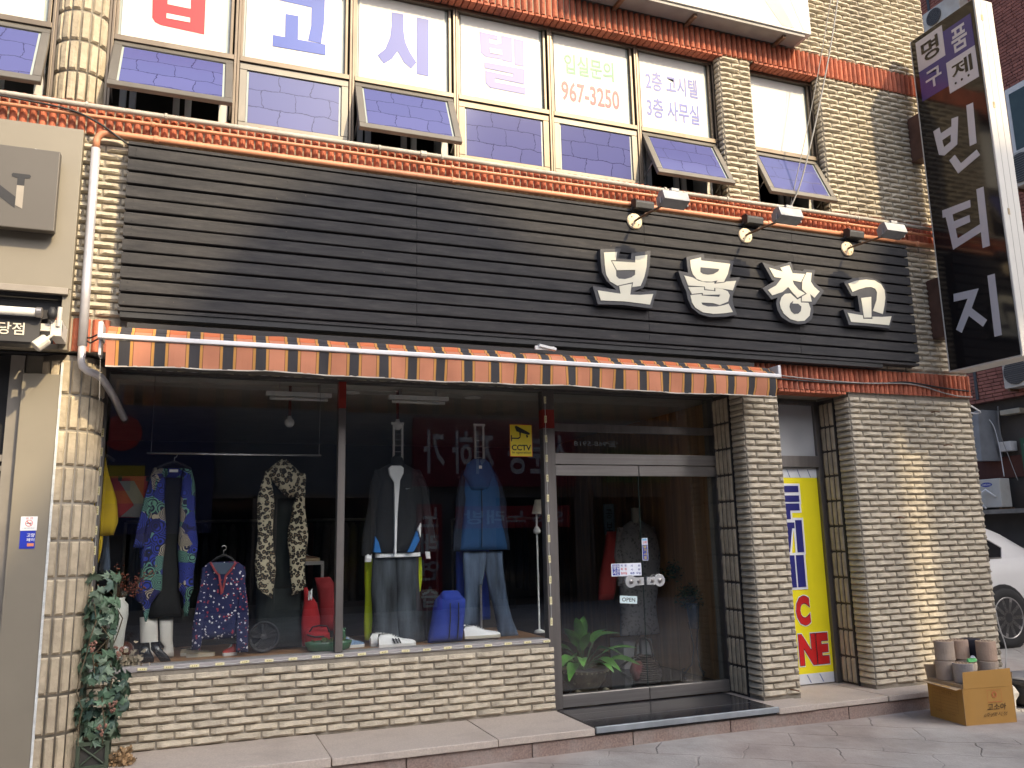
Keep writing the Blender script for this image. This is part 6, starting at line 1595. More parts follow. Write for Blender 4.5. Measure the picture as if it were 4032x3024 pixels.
q = MB(); q.slab([(-1.165, 3.855), (-1.170, 3.870), (-1.162, 3.880), (-1.068, 3.880), (-1.060, 3.870), (-1.065, 3.855), (sw1, 3.850), (sw1, 3.801), (sw0, 3.801), (sw0, 3.850)], yN - .0008, yN)
q.slab([(-1.42, 3.865), (-1.33, 3.865), (sw0 - .001, 3.72), (sw0 - .001, 3.645), (-1.37, 3.82), (-1.37, 3.66), (-1.335, 3.65), (-1.335, 3.635), (-1.43, 3.635), (-1.43, 3.65), (-1.395, 3.66), (-1.395, 3.84)], yN - .0008, yN); q.build('letter_dark_part', M_black, t)  # shaded part of the cut-out letter, painted black on the face
q = MB(); q.tube([(-1.09, -.16, 4.066), (-1.06, -.16, 4.082), (-1.02, -.16, 4.078), (-.99, -.16, 4.062)], .006, 5); q.build('wire_loop', M_white, t)
t = thing('black_canopy', 'black retractable canopy with white tube below the grey fascia', 'canopy', (-1.5, -.3, 2.72))
q = MB(); q.prism([(-.05, 3.03), (-.34, 2.955), (-.36, 2.90), (-.37, 2.745), (-.35, 2.735), (-.33, 2.90), (-.05, 2.98)], lambda u, v: (-3.5, u, v), lambda u, v: (-.915, u, v)); q.build('canopy_cloth', mat('canopy_black', (.05, .048, .047), .8, var=.15), t)
q = MB(); q.tube([(-3.5, -.40, 2.925), (-.935, -.40, 2.925)], .026, 12); q.build('front_tube', M_white, t, smooth=True)
q = MB(); q.lathe([(.031, 0), (.033, .004), (.033, .03), (.028, .034)], (-.936, -.40, 2.925), 14, (1, 0, 0)); q.build('tube_cap', M_steel, t)
q = MB(); text_y(q, '당점', -1.135, -.995, 2.785, 2.862, -.372, .012); text_y(q, '식', -1.23, -1.155, 2.785, 2.862, -.372, .012); q.build('lettering', mat('ivory_letters', (.62, .56, .46), .5), t)
q = MB(); q.box(-.93, -.80, -.33, -.30, 2.83, 2.875); q.box(-.86, -.80, -.34, -.11, 2.80, 2.90); q.tube([(-.82, -.34, 2.86), (-.815, -.35, 2.98)], .014, 8); q.build('arm_bracket', mat('bracket_white', (.62, .58, .52), .5), t)
q = MB(); q.lathe([(.022, 0), (.028, .03), (.022, .06), (.010, .075)], (-.855, -.36, 2.90), 12); q.build('gear_eye', M_black, t, smooth=True)
q = MB(); q.lathe([(.034, 0), (.037, .004), (.037, .075), (.03, .085), (.010, .09), (.010, .13)], (-.93, -.37, 2.715), 14, (.75, .25, .8)); q.build('spot_lamp', mat('spot_ivory', (.62, .57, .48), .45), t, smooth=False)
t = thing('no_smoking_sign', 'small square white no smoking sign on the taupe jamb', 'sign', (-.94, -.008, 1.62))
q = MB(); q.box(-.988, -.896, -.0105, -.0068, 1.622, 1.709); q.build('plate', M_wht, t, bevel=.002)
q = MB(); q.tube([(-.941 + .019 * math.cos(a), -.0108, 1.668 + .019 * math.sin(a)) for a in [i * math.pi / 12 for i in range(25)]], .0017, 5, cap=False); q.obox((-.941, -.0112, 1.668), (.0125, 0, -.0125), (0, .0003, 0), (.0012, 0, .0012)); text_y(q, '금 연', -.962, -.922, 1.692, 1.704, -.0113, .01)
q.build('red_ring', M_redp, t)
q = MB(); q.box(-.955, -.927, -.0113, -.0108, 1.6655, 1.6705); text_y(q, '이 건물은 금연구역입니다', -.975, -.91, 1.634, 1.641, -.0113); q.build('black_print', M_blk, t)
t = thing('payment_sticker', 'small blue rectangular sticker below the no smoking sign', 'sticker', (-.94, -.008, 1.51))
q = MB(); q.box(-.985, -.901, -.0085, -.0066, 1.512, 1.6205); q.build('sheet', mat('sticker_royal', (.02, .04, .42), .4), t)
q = MB(); text_y(q, '고양', -.948, -.905, 1.583, 1.606, -.0092, .02); text_y(q, '페이', -.948, -.905, 1.556, 1.576, -.0092, .02); q.build('lettering', M_wht, t)
q = MB(); q.box(-.943, -.906, -.0092, -.0087, 1.526, 1.545); q.build('orange_block', mat('orange_print', (.7, .25, .12), .5), t)

# ------------------------------------------------------------------ artificial ivy on a trellis stand
iv = thing('ivy_stand', 'green trellis planter stand covered in artificial ivy and grapes', 'plant stand', (-.50, .12, .163))
M_gw = mat('green_painted_wood', (.055, .075, .045), .6, var=.2, scale=9)
q = MB(); bx0, bx1, by0, by1, bz0, bz1 = -.595, -.41, .045, .215, .163, .325
for x in (bx0, bx1 - .022):
    for y_ in (by0, by1 - .022): q.box(x, x + .022, y_, y_ + .022, bz0, bz1)
q.box(bx0, bx1, by0 - .001, by0 + .018, bz0 + .001, bz0 + .024); q.box(bx0, bx1, by0 - .001, by0 + .018, bz1 - .02, bz1 + .002)
q.box(bx1 - .018, bx1 + .001, by0 + .019, by1, bz0 + .001, bz0 + .024); q.box(bx1 - .018, bx1 + .001, by0 + .019, by1, bz1 - .02, bz1 + .002)
q.build('planter_frame', M_gw, iv, kind='stuff')
q = MB(); q.box(bx0 + .02, bx1 - .02, by0 + .019, by1 - .02, bz0 + .01, bz1 - .015); q.build('planter_panel', mat('planter_dark', (.05, .047, .04), .8), iv)
q = MB(); q.tube([(bx0 + .02, by0 + .012, bz0 + .024), (bx1 - .02, by0 + .012, bz1 - .02)], .006, 6); q.tube([(bx0 + .02, by0 + .010, bz1 - .02), (bx1 - .02, by0 + .010, bz0 + .024)], .006, 6); q.build('cross_slats', M_gw, iv)
q = MB(); q.box(bx1 - .035, bx1 - .015, by0 + .03, by0 + .05, bz1, 1.30); q.box(bx0 + .01, bx0 + .03, by0 + .06, by0 + .08, bz1, 1.05)
for z in (.5, .72, .95): q.box(bx0 + .01, bx1 - .015, by0 + .055, by0 + .065, z, z + .015)
q.build('trellis_post', M_gw, iv)
q = MB(); rv = random.Random(2)
for s_ in range(5):
    p = []; x, y_ = rv.uniform(-.58, -.43), rv.uniform(.0, .12)
    for k in range(9): p.append((x + rv.uniform(-.06, .06), y_ + rv.uniform(-.03, .03), .32 + k * .105))
    q.tube(p, .004, 5)
q.build('vine_stem', mat('vine_brown', (.10, .075, .04), .8), iv)
def ivy_leaf(S, seed):
    r = random.Random(seed)
    out = [(0, 0), (.25, -.10), (.42, -.36), (.50, -.12), (.92, -.16), (.72, .08), (1.0, .46), (.66, .40), (.50, .66), (.30, .56), (.0, 1.12)]
    pts = out + [(-x, y_) for x, y_ in reversed(out[1:-1])]
    pts = [(x * S * r.uniform(.9, 1.1) * .55, y_ * S * .62) for x, y_ in pts]
    vs = [(0, .25 * S, .012)] + [(x, y_, -.9 * x * x / S * 1.2 - .25 * max(0, y_) ** 2 / S + r.uniform(-.004, .004)) for x, y_ in pts]
    n = len(pts)
    q = MB(); q.add(vs, [(0, 1 + i, 1 + (i + 1) % n) for i in range(n)]); return q
M_iv = [mat('ivy_green_a', (.055, .105, .062), .5, var=.3, scale=25, isl=.3), mat('ivy_green_b', (.10, .17, .10), .5, var=.35, scale=25, isl=.3), mat('ivy_green_c', (.035, .07, .05), .5, var=.3, scale=25, isl=.3), mat('ivy_green_d', (.16, .22, .15), .5, var=.3, scale=25)]
ivm = [ivy_leaf(.085 + .012 * (i % 3), i).mesh('leaf', M_iv[i % 4], smooth=False) for i in range(8)]
rv = random.Random(9)
leaves = 0
for k in range(150):
    u = rv.random() ** .9
    z = .34 + u * .98
    if rv.random() < .35: z = rv.choice([rv.gauss(.62, .07), rv.gauss(.42, .05), rv.gauss(1.08, .06)])
    w = .13 if .45 < z < .75 else (.085 if z > .8 else .10)
    a = rv.uniform(-2.4, 2.4); r_ = w * math.sqrt(rv.uniform(.25, 1))
    p = (-.50 + r_ * math.sin(a) * 1.25 + (0.04 if .5 < z < .72 else 0) + (.02 if z < .5 else 0), .09 - r_ * math.cos(a) * .9, z)
    inst('leaf', ivm[k % 8], p, iv, rot=(rv.uniform(.7, 1.9), rv.uniform(-.6, .6), a + rv.uniform(-.7, .7)))
M_grape = mat('faded_grapes', (.24, .12, .085), .4, var=.3, scale=30, isl=.3)
for (x, y_, z) in ((-.455, .0, .40), (-.40, .0, .53), (-.385, -.01, .855), (-.54, .02, .90)):
    q = MB()
    for k in range(16):
        zz = rv.uniform(0, .07); rr_ = .022 * (zz / .07) + .004; a = rv.uniform(0, 6.28)
        q.lathe([(0, -.009), (.0065, -.0055), (.009, 0), (.0065, .0055), (0, .009)], (x + rr_ * math.cos(a), y_ + rr_ * math.sin(a), z - .035 + zz), 7)
    q.build('grape_cluster', M_grape, iv, smooth=True)
# dried flowers on the step, vase and dried branch behind glass
def dried(name, label, c, R, n, mt, seed, cat='dried flowers'):
    r = random.Random(seed); q = MB()
    for k in range(n):
        d = Vector((r.gauss(0, .5), r.gauss(0, .5), abs(r.gauss(0, .5)))); p = Vector(c) + Vector((d.x * R, d.y * R * .7, d.z * R))
        u = Vector((r.gauss(0, 1), r.gauss(0, 1), r.gauss(0, 1))).normalized(); w = u.orthogonal().normalized() * r.uniform(.008, .02); v = u.cross(w).normalized() * .006; u *= r.uniform(.02, .045)
        q.add([p, p + u * .6 + w, p + u + v, p + u * .6 - w], [(0, 1, 2, 3)])
    return q.build(name, mt, None, label=label, cat=cat)
dried('dried_bouquet', 'clump of dried tan flowers on the step by the ivy planter', (-.335, .10, .17), .07, 220, mat('dried_tan', (.26, .165, .08), .9, isl=.5), 4)
M_vase = mat('white_vase', (.66, .65, .6), .3)
t = thing('white_vase', 'tall white vase with dried red berry branches behind ivy', 'vase', (-.46, .62, .705))
q = MB(); q.lathe([(.05, 0), (.06, .02), (.055, .10), (.06, .22), (.075, .33), (.07, .40), (.045, .43), (.05, .45), (.04, .45), (.03, .40)], (-.455, .66, .7085), 18); q.build('vase_body', M_vase, t, smooth=True)
q = MB(); qb = MB(); rv = random.Random(6)
for k in range(16):
    a = rv.uniform(-.6, .9); L_ = rv.uniform(.2, .42)
    p0 = Vector((-.455, .66, 1.14)); tip = p0 + Vector((math.sin(a) * L_, rv.uniform(-.12, .02), math.cos(a) * L_ * .75 - .05))
    mid = p0.lerp(tip, .5) + Vector((0, 0, .03)); q.tube([p0, mid, tip], .0025, 4)
    for j in range(10):
        c = p0.lerp(tip, rv.uniform(.45, 1)) + Vector((rv.uniform(-.02, .02), rv.uniform(-.02, .02), rv.uniform(-.01, .04)))
        qb.lathe([(0, -.007), (.007, 0), (0, .007)], c, 5)
q.build('branches', mat('twig_brown', (.12, .06, .03), .8), t); qb.build('berries', mat('berry_red', (.22, .06, .035), .6, isl=.4), t, kind='stuff')
dried('dried_grass_bunch', 'pale dried grass bunch at the lower left window corner', (-.36, .53, .70), .09, 120, mat('dried_pale', (.38, .31, .22), .9, isl=.4), 12)

# ------------------------------------------------------------------ cardboard box of spent coal briquettes
ca, sa = math.cos(rad(-9)), math.sin(rad(-9))
BO = Vector((5.69, -.865, 0.0))
EX, EY = Vector((ca, sa, 0)), Vector((-sa, ca, 0))
def BP(u, v, z): p = BO + EX * u + EY * v; return (p.x, p.y, z)
M_card = mat('yellow_cardboard', (.44, .235, .055), .8, var=.07, scale=4, dirt=(.36, .2, .06), dscale=4, damt=.5)
M_cardin = mat('brown_cardboard_inside', (.46, .33, .20), .85, var=.1, scale=6)
bxo = thing('cardboard_box', 'open mustard cardboard box on the pavement by the step', 'box', tuple(BO))
BWd, BDp, BH = .462, .40, .275
Lz = .006
def pan(name, pts, mt=None):
    q = MB(); n = len(pts); P = [Vector(p) for p in pts]
    nn = (P[1] - P[0]).cross(P[2] - P[0]).normalized() * .004
    q.add([p for p in P] + [p + nn for p in P], [tuple(range(n))], 0)
    q.add([p + nn for p in P], [tuple(range(n - 1, -1, -1))], 1)
    q.add([p for p in P] + [p + nn for p in P], [(i, (i + 1) % n, (i + 1) % n + n, i + n) for i in range(n)], 1)
    return q.build(name, [M_card, M_cardin], bxo)
pan('front_side', [BP(0, 0, Lz), BP(BWd, 0, Lz), BP(BWd, 0, BH), BP(0, 0, BH)][::-1])
pan('left_side', [BP(0, BDp, Lz), BP(0, 0, Lz), BP(0, 0, BH), BP(0, BDp, BH)][::-1])
pan('right_side', [BP(BWd, 0, Lz), BP(BWd, BDp, Lz), BP(BWd, BDp, BH), BP(BWd, 0, BH)][::-1])
pan('back_side', [BP(BWd, BDp, Lz), BP(0, BDp, Lz), BP(0, BDp, BH), BP(BWd, BDp, BH)][::-1])
pan('bottom', [BP(0, 0, Lz), BP(0, BDp, Lz), BP(BWd, BDp, Lz), BP(BWd, 0, Lz)])
pan('front_flap', [BP(.01, -.002, BH + .001), BP(BWd - .005, -.002, BH + .001), BP(BWd - .002, .005, BH + .135), BP(.02, .0, BH + .125)][::-1])
pan('left_flap', [BP(-.002, BDp - .01, BH + .001), BP(-.002, .01, BH - .001), BP(-.105, -.055, BH + .005), BP(-.155, BDp - .06, BH + .03)][::-1])
pan('right_flap', [BP(BWd + .002, .01, BH), BP(BWd + .002, BDp - .01, BH), BP(BWd + .03, BDp - .02, BH + .11), BP(BWd + .03, .02, BH + .10)][::-1])
pan('back_flap', [BP(BWd - .01, BDp + .002, BH), BP(.01, BDp + .002, BH), BP(.0, BDp + .02, BH + .13), BP(BWd - .02, BDp + .02, BH + .12)][::-1])
M_mark = mat('marker_black', (.07, .045, .02), .8); M_stamp = mat('faded_red_print', (.50, .14, .05), .8); M_boxprint = mat('faded_brown_print', (.27, .13, .035), .8)
def btxt(body, u0, u1, z0, z1, mt, bold, face='f', skew=0):
    q = MB()
    if face == 'f': text_on(q, body, lambda u, v: (lambda p: (p[0] - EY.x * .0012, p[1] - EY.y * .0012, p[2]))(BP(u0 + (u1 - u0) * u + skew * v, -.0045, z0 + (z1 - z0) * v)), bold)
    else: text_on(q, body, lambda u, v: BP(-.0052, u1 - (u1 - u0) * u, z0 + (z1 - z0) * v), bold)
    q.build('box_print', mt, bxo)
btxt('고소아', .20, .37, .105, .155, M_mark, .008, skew=.01); btxt('(주)맛시정', .165, .37, .058, .09, M_mark, 0, skew=.01)
q = MB(); o_ = -.0056
for (u0, u1, z0, z1) in ((.215, .345, .165, .169), (.215, .345, .255, .257), (.215, .217, .165, .257), (.343, .345, .165, .257)):
    q.add([BP(u0, o_, z0), BP(u1, o_, z0), BP(u1, o_, z1), BP(u0, o_, z1)], [(0, 1, 2, 3)])
c = [BP(.28 + .022 * math.cos(a), o_, .222 + .024 * math.sin(a)) for a in [i * math.pi / 10 for i in range(20)]]; c2 = [BP(.28 + .014 * math.cos(a), o_, .222 + .016 * math.sin(a)) for a in [i * math.pi / 10 for i in range(20)]]
q.add(c + c2, [(i, (i + 1) % 20, 20 + (i + 1) % 20, 20 + i) for i in range(20)]); q.build('red_emblem', M_stamp, bxo)
q = MB(); o_ = -.0052
def Lq(v0, v1, z0, z1): q.add([BP(o_, v0, z0), BP(o_, v1, z0), BP(o_, v1, z1), BP(o_, v0, z1)], [(0, 1, 2, 3)])
for z in (.08, .105, .13, .155, .18, .205, .235): Lq(.06, .34, z, z + .0018)
for v in (.06, .255, .34): Lq(v, v + .002, .08, .237)
q.build('box_print', M_boxprint, bxo)
btxt('연탄 규격 표', .12, .23, .212, .228, M_boxprint, .01, 'l'); btxt('주의 사항', .10, .18, .058, .07, M_boxprint, .01, 'l'); btxt('22개입', .25, .32, .062, .074, M_boxprint, .01, 'l')

q = MB(); q.add([BP(u, v, z) for z in (.012, .302) for v in (.01, BDp - .01) for u in (.01, BWd - .01)], [(0, 2, 3, 1), (4, 5, 7, 6), (0, 1, 5, 4), (2, 6, 7, 3), (0, 4, 6, 2), (1, 3, 7, 5)]); q.build('inner_packing', M_cardin, bxo)
def briq_mat(name, c, d):
    return mat(name, c, .95, var=.14, scale=14, bump=.3, bscale=70, dirt=d, dscale=7, damt=.85)
M_br = [briq_mat('briquette_beige', (.40, .32, .25), (.27, .22, .19)), briq_mat('briquette_pink', (.44, .31, .225), (.30, .24, .21)), briq_mat('briquette_sooty', (.36, .32, .29), (.07, .07, .09)), mat('briquette_black', (.025, .025, .035), .9, var=.3, scale=20)]
M_hole = mat('briquette_hole', (.08, .05, .035), .95); M_ash = mat('briquette_top', (.46, .33, .22), .95, var=.25, scale=40, bump=.4, bscale=60)
def briq(u, v, z, h, mt, label, R=.0755):
    p = BP(u, v, z)
    t = thing('coal_briquette', label, 'briquette', p, 'spent coal briquettes in the cardboard box')
    q = MB(); q.lathe([(R - .004, 0), (R, .004), (R, h - .004), (R - .003, h), (R - .003, h + .0005)], p, 26); q.build('cylinder', mt, t, smooth=False)
    q = MB(); q.lathe([(R - .004, 0), (.03, .0015), (0, .002)], (p[0], p[1], p[2] + h + .0006), 26); q.build('top_face', M_ash if mt is not M_br[3] else mt, t)
    q = MB()
    for r_, n in ((0, 1), (.027, 7), (.053, 13)):
        for k in range(n):
            a = 2 * math.pi * k / n; q.lathe([(.0062, 0), (.0062, .0008)], (p[0] + r_ * math.cos(a), p[1] + r_ * math.sin(a), p[2] + h + .0030), 7)
    q.build('air_holes', M_hole, t)
for (u, v, z, mt, lb) in ((.085, .27, .304, M_br[0], 'beige coal briquette standing in the lower layer at the box\'s left rear'), (.112, .10, .304, M_br[2], 'soot streaked coal briquette in the lower layer beside the front flap'), (.262, .29, .304, M_br[0], 'coal briquette hidden low in the middle of the box'), (.37, .13, .304, M_br[0], 'coal briquette low in the box behind the front flap')):
    briq(u, v, z, .15, mt, lb)
for (u, v, z, mt, lb) in ((.09, .265, .4570, M_br[0], 'beige coal briquette on top, leftmost in the box'), (.248, .29, .4570, M_br[1], 'coal briquette on top, second from left in the box'), (.385, .312, .4570, M_br[3], 'black unburnt coal briquette at the back of the box'), (.375, .135, .4570, M_br[1], 'pinkish coal briquette on top, rightmost in the box')):
    briq(u, v, z, .15, mt, lb)
q = MB(); q.loft([(.485, BP(.2, .1, 0)[0] - .05, BP(.2, .1, 0)[0] + .04), (.459, BP(.2, .1, 0)[0] - .05, BP(.2, .1, 0)[0] + .05)], BP(.2, .10, 0)[1], .03, .008, n=10); q.build('plastic_wrapper', mat('green_wrapper', (.12, .5, .16), .4, var=.6, scale=30), None, label='crumpled green plastic wrapper in the cardboard box', cat='wrapper')
q = MB(); c = BP(.27, .17, .456); q.lathe([(0, 0), (.016, .005), (.022, .02), (.012, .036), (0, .04)], c, 9); q.build('paper_ball', M_wht, None, label='crumpled white paper ball between the briquettes', cat='paper')

# rubbish behind the box, rubber basin
def crumple(name, label, c, R, H, mt, seed, cat='bag'):
    r = random.Random(seed); q = MB(); vs, fs = [], []; n, m_ = 16, 9
    for i in range(m_):
        t_ = i / (m_ - 1)
        for k in range(n):
            a = 2 * math.pi * k / n
            rr_ = R * (.95 + .35 * math.sin(t_ * 2.4) - .75 * t_ ** 3) * (1 + .22 * noise.noise(Vector((math.cos(a) * 1.6, math.sin(a) * 1.6, t_ * 3 + seed))) + r.uniform(-.05, .05))
            vs.append((c[0] + rr_ * math.cos(a), c[1] + .8 * rr_ * math.sin(a), c[2] + H * t_ + r.uniform(-.01, .01) * (i > 0)))
    for i in range(m_ - 1):
        for k in range(n): fs.append((i * n + k, i * n + (k + 1) % n, (i + 1) * n + (k + 1) % n, (i + 1) * n + k))
    fs += [tuple(range(n)), tuple(range((m_ - 1) * n, m_ * n))]
    q.add(vs, fs); return q.build(name, mt, None, label=label, cat=cat)
crumple('rubbish_bag', 'crumpled translucent white rubbish bag right of the cardboard box', (6.50, -.46, -.005), .16, .27, mat('white_plastic_bag', (.56, .55, .52), .35, var=.12, scale=8), 3)
crumple('paper_sack', 'torn beige paper sack leaning behind the cardboard box', (6.42, -.38, -.005), .12, .36, mat('paper_sack', (.40, .34, .27), .8, var=.15), 8)
q = MB(); q.lathe([(.26, 0), (.30, .03), (.315, .10), (.305, .16), (.32, .19), (.325, .215), (.31, .222), (.0, .215)], (7.0, -.52, -.004), 36); t = q.build('rubber_basin', mat('black_rubber', (.025, .025, .027), .5), None, smooth=False, label='large round black rubber tub at the right edge', cat='tub')
q = MB(); q.lathe([(.29, 0), (.30, .004), (.29, .010), (0, .014)], (7.0, -.52, .220), 36); q.build('lid', mat('basin_lid', (.22, .215, .21), .5, var=.2, scale=6), t)
cable([(7.185, .02, .95), (7.2, .0, .62), (7.22, -.03, .42), (7.17, -.06, .30), (7.16, -.05, .22)], .006, mat('pale_hose', (.45, .43, .40), .5), 'thin pale hose running down the corner of the brick wall', 'hose')

# iron pegs in the brick wall
for i, (x, z, lb) in enumerate(((6.65, 2.62, 'short rusty iron peg high in the right brick wall'), (6.76, 2.30, 'rusty iron peg with stain in the right brick wall'), (6.07, 1.62, 'dark iron peg in the middle of the right brick wall'), (5.80, .30, 'bent iron peg low in the right brick wall'), (4.74, .22, 'bent iron peg at the foot of the brick pilaster'))):
    q = MB(); q.tube([(x, .02, z), (x, -.06, z + .004), (x + .03, -.08, z - .004)], .007, 6); q.build('iron_peg', M_rust, None, label=lb, cat='peg', group='iron pegs in the brick wall')

# ------------------------------------------------------------------ white sedan in the side passage
car = thing('white_sedan', 'parked white sedan behind the brick corner, rear wheel showing', 'car', (8.0, 2.05, .165))
M_paint = mat('white_car_paint', (.66, .65, .63), .28, var=.02, coat=.8)
M_tint = mat('tinted_car_glass', (.012, .013, .014), .06, spec=.7)
M_tyre = mat('tyre_rubber', (.018, .018, .018), .8, var=.15)
M_rim = mat('alloy_rim', (.42, .41, .40), .35, .7)
CY, GZ = 2.06, .165
# stations along x: (x, z bottom, z belt, half width, roof z or None, roof half width)
st = [(5.74, .30, .52, .70, None, 0), (5.80, .22, .66, .80, None, 0), (6.0, .18, .74, .855, None, 0), (6.6, .17, .84, .88, None, 0), (6.95, .17, .90, .885, .92, .74), (7.35, .17, .94, .89, 1.24, .62), (7.75, .17, .955, .89, 1.385, .585), (8.2, .17, .965, .89, 1.415, .58), (8.6, .17, .975, .89, 1.41, .58), (8.9, .17, .985, .888, 1.375, .585), (9.15, .17, .99, .885, 1.29, .60), (9.4, .17, .99, .88, 1.15, .64), (9.57, .18, .99, .872, 1.05, .70), (9.8, .20, .985, .85, None, 0), (9.93, .26, .93, .80, None, 0), (9.99, .36, .80, .74, None, 0)]
vs, fs = [], []; ring = 22
for (x, zb, zt, hw, rz, rw) in st:
    R2 = []
    top = zt if rz is None else rz
    side = [(hw * .90, zb), (hw * .985, zb + (zt - zb) * .22), (hw, zb + (zt - zb) * .48), (hw * .985, zb + (zt - zb) * .78), (hw * .95, zt)]
    if rz is None: side += [(hw * .90, zt + .012), (hw * .80, zt + .022), (hw * .6, zt + .03), (hw * .4, zt + .034), (hw * .2, zt + .036), (.001, zt + .037)]
    else: side += [(hw * .92, zt + .012), (hw * .92 + (rw - hw * .92) * .5, zt + (rz - zt) * .52), (rw + .012, rz - .03), (rw - .06, rz + .004), (rw * .5, rz + .028), (.001, rz + .035)]
    for (w, z) in side: vs.append((x, CY - w, GZ + z))
    for (w, z) in reversed(side): vs.append((x, CY + w, GZ + z))
for i in range(len(st) - 1):
    for k in range(ring): fs.append((i * ring + k, i * ring + (k + 1) % ring, (i + 1) * ring + (k + 1) % ring, (i + 1) * ring + k))
fs.append(tuple(range(ring))); fs.append(tuple(range((len(st) - 1) * ring, len(st) * ring)))
q = MB(); q.add(vs, fs); body = q.build('body', M_paint, car, smooth=True)
WX = 8.735
yo = CY - .89
q = MB()
for wx in (WX, WX - 2.52):
    q.lathe([(.372, 0), (.372, .004)], (wx, yo - .001, GZ + .335), 28, (0, -1, 0))
q.build('wheel_arch', M_black, body, kind='stuff')
def sidept(x, z, out=.006):  # point on the car's near side
    import bisect
    i = max(0, min(len(st) - 2, bisect.bisect([s_[0] for s_ in st], x) - 1)); t_ = (x - st[i][0]) / (st[i + 1][0] - st[i][0])
    A, B = st[i], st[i + 1]
    zt = A[2] + (B[2] - A[2]) * t_; hw = A[3] + (B[3] - A[3]) * t_
    rz = (A[4] or A[2]) + ((B[4] or B[2]) - (A[4] or A[2])) * t_; rw = (A[5] or A[3]) + ((B[5] or B[3]) - (A[5] or A[3])) * t_
    if z <= zt: w = hw * .985
    else: w = hw * .92 + (rw - hw * .92) * min(1, (z - zt) / max(rz - zt, .01))
    return (x, CY - w - out, GZ + z)
win = [(7.15, 1.0), (7.5, 1.2), (7.8, 1.31), (8.2, 1.35), (8.5, 1.325), (8.74, 1.25), (8.95, 1.11), (8.85, 1.0), (8.0, .995)]
q = MB(); nx_, nz_ = 20, 4; tops = win[:7]
def wtop(x):
    for a, b_ in zip(tops, tops[1:]):
        if a[0] <= x <= b_[0]: return a[1] + (b_[1] - a[1]) * (x - a[0]) / (b_[0] - a[0])
    return 1.0
gv = []
for i in range(nx_ + 1):
    x = 7.16 + (8.945 - 7.16) * i / nx_; zt_ = wtop(x); zb_ = 1.0 if x < 8.85 else 1.0 + (x - 8.85) / .1 * .11
    gv += [sidept(x, zb_ + (zt_ - zb_) * j / nz_, .020) for j in range(nz_ + 1)]
q.add(gv, [(i * (nz_ + 1) + j, (i + 1) * (nz_ + 1) + j, (i + 1) * (nz_ + 1) + j + 1, i * (nz_ + 1) + j + 1) for i in range(nx_) for j in range(nz_)]); q.build('side_window', M_tint, body)
q = MB(); q.tube([sidept(x, z, .022) for x, z in win + [win[0]]], .008, 5); q.build('window_trim', M_steel, body)
q = MB(); q.tube([sidept(8.48, 1.32, .024), sidept(8.5, 1.0, .024)], .012, 5); q.tube([sidept(8.52, .99, .004), sidept(8.53, .80, .004), sidept(8.46, .66, .004), sidept(8.36, .55, .004)], .003, 4); q.build('door_gap', M_black, body)
q = MB(); q.tube([sidept(8.24, .80, .01), sidept(8.27, .81, .03), sidept(8.38, .815, .03), sidept(8.41, .80, .01)], .012, 6); q.build('door_handle', M_steel, body)
q = MB(); q.add([(9.05, CY - .44, GZ + 1.372), (9.46, CY - .52, GZ + 1.165), (9.46, CY + .52, GZ + 1.165), (9.05, CY + .44, GZ + 1.372)], [(0, 1, 2, 3)]); o_ = q.build('rear_window', M_tint, body)
for wx in (WX, WX - 2.52):
    for (yy, s_) in ((yo - .034, 1), (CY + .72, -1)):
        q = MB(); q.lathe([(.20, .02), (.235, -.004), (.30, -.010), (.328, .01), (.335, .05), (.335, .17), (.32, .2), (.2, .2)], (wx, yy, GZ + .335), 36, (0, 1, 0)); w_ = q.build('wheel', M_tyre, car, smooth=True)
        q = MB(); q.lathe([(.225, -.004), (.232, -.006), (.232, .02), (.19, .05), (.19, .1), (.0, .1)], (wx, yy, GZ + .335), 36, (0, 1, 0)); q.build('rim_barrel', M_black, w_)
        q = MB(); q.lathe([(.215, -.002), (.222, -.008), (.232, -.006), (.232, .004)], (wx, yy, GZ + .335), 36, (0, 1, 0)); q.lathe([(.0, .0), (.04, -.004), (.055, .004), (.058, .02)], (wx, yy + .002, GZ + .335), 20, (0, 1, 0))
        for k in range(10):
            a = 2 * math.pi * k / 10
            q.obox((wx + .135 * math.cos(a), yy + .006, GZ + .335 + .135 * math.sin(a)), (.085 * math.cos(a), 0, .085 * math.sin(a)), (0, .010, 0), (-.024 * math.sin(a), 0, .024 * math.cos(a)))
        q.build('rim', M_rim, w_, bevel=.004)

# ------------------------------------------------------------------ red brick building across the side street
XB = 15.0
rb = thing('red_brick_building', 'red brick building with dark ground floor at the right edge', 'building', (XB + 3, 4, 0))
def stripe_mat():
    mt, nt, b = _new('far_red_brick')
    N, L = nt.nodes, nt.links
    tc = N.new('ShaderNodeTexCoord'); mp = N.new('ShaderNodeMapping'); mp.inputs['Rotation'].default_value = (0, math.pi / 2, math.pi / 2)
    L.new(tc.outputs['Object'], mp.inputs[0])
    br = N.new('ShaderNodeTexBrick'); br.inputs['Scale'].default_value = 1; br.inputs['Brick Width'].default_value = .22; br.inputs['Row Height'].default_value = .068; br.inputs['Mortar Size'].default_value = .010
    br.inputs['Color1'].default_value = (.30, .13, .10, 1); br.inputs['Color2'].default_value = (.27, .11, .085, 1); br.inputs['Mortar'].default_value = (.18, .10, .085, 1)
    return mt, nt, b
M_far = mat('far_red_brick', (.30, .125, .095), .9, var=.2, scale=3)
M_fard = mat('far_mortar', (.12, .06, .05), .95, var=.15)
q = MB(); q.box(XB, XB + 6, -6, 14, 4.02, 16); q.build('upper_wall', M_fard, rb)
q = MB(); q.box(XB + .15, XB + 6, -6, 14, 0.1, 4.02); q.build('ground_floor_wall', mat('dirty_dark_wall', (.07, .062, .055), .85, var=.3, scale=1.5), rb)
q = MB(); z = 4.03; rr = random.Random(4)
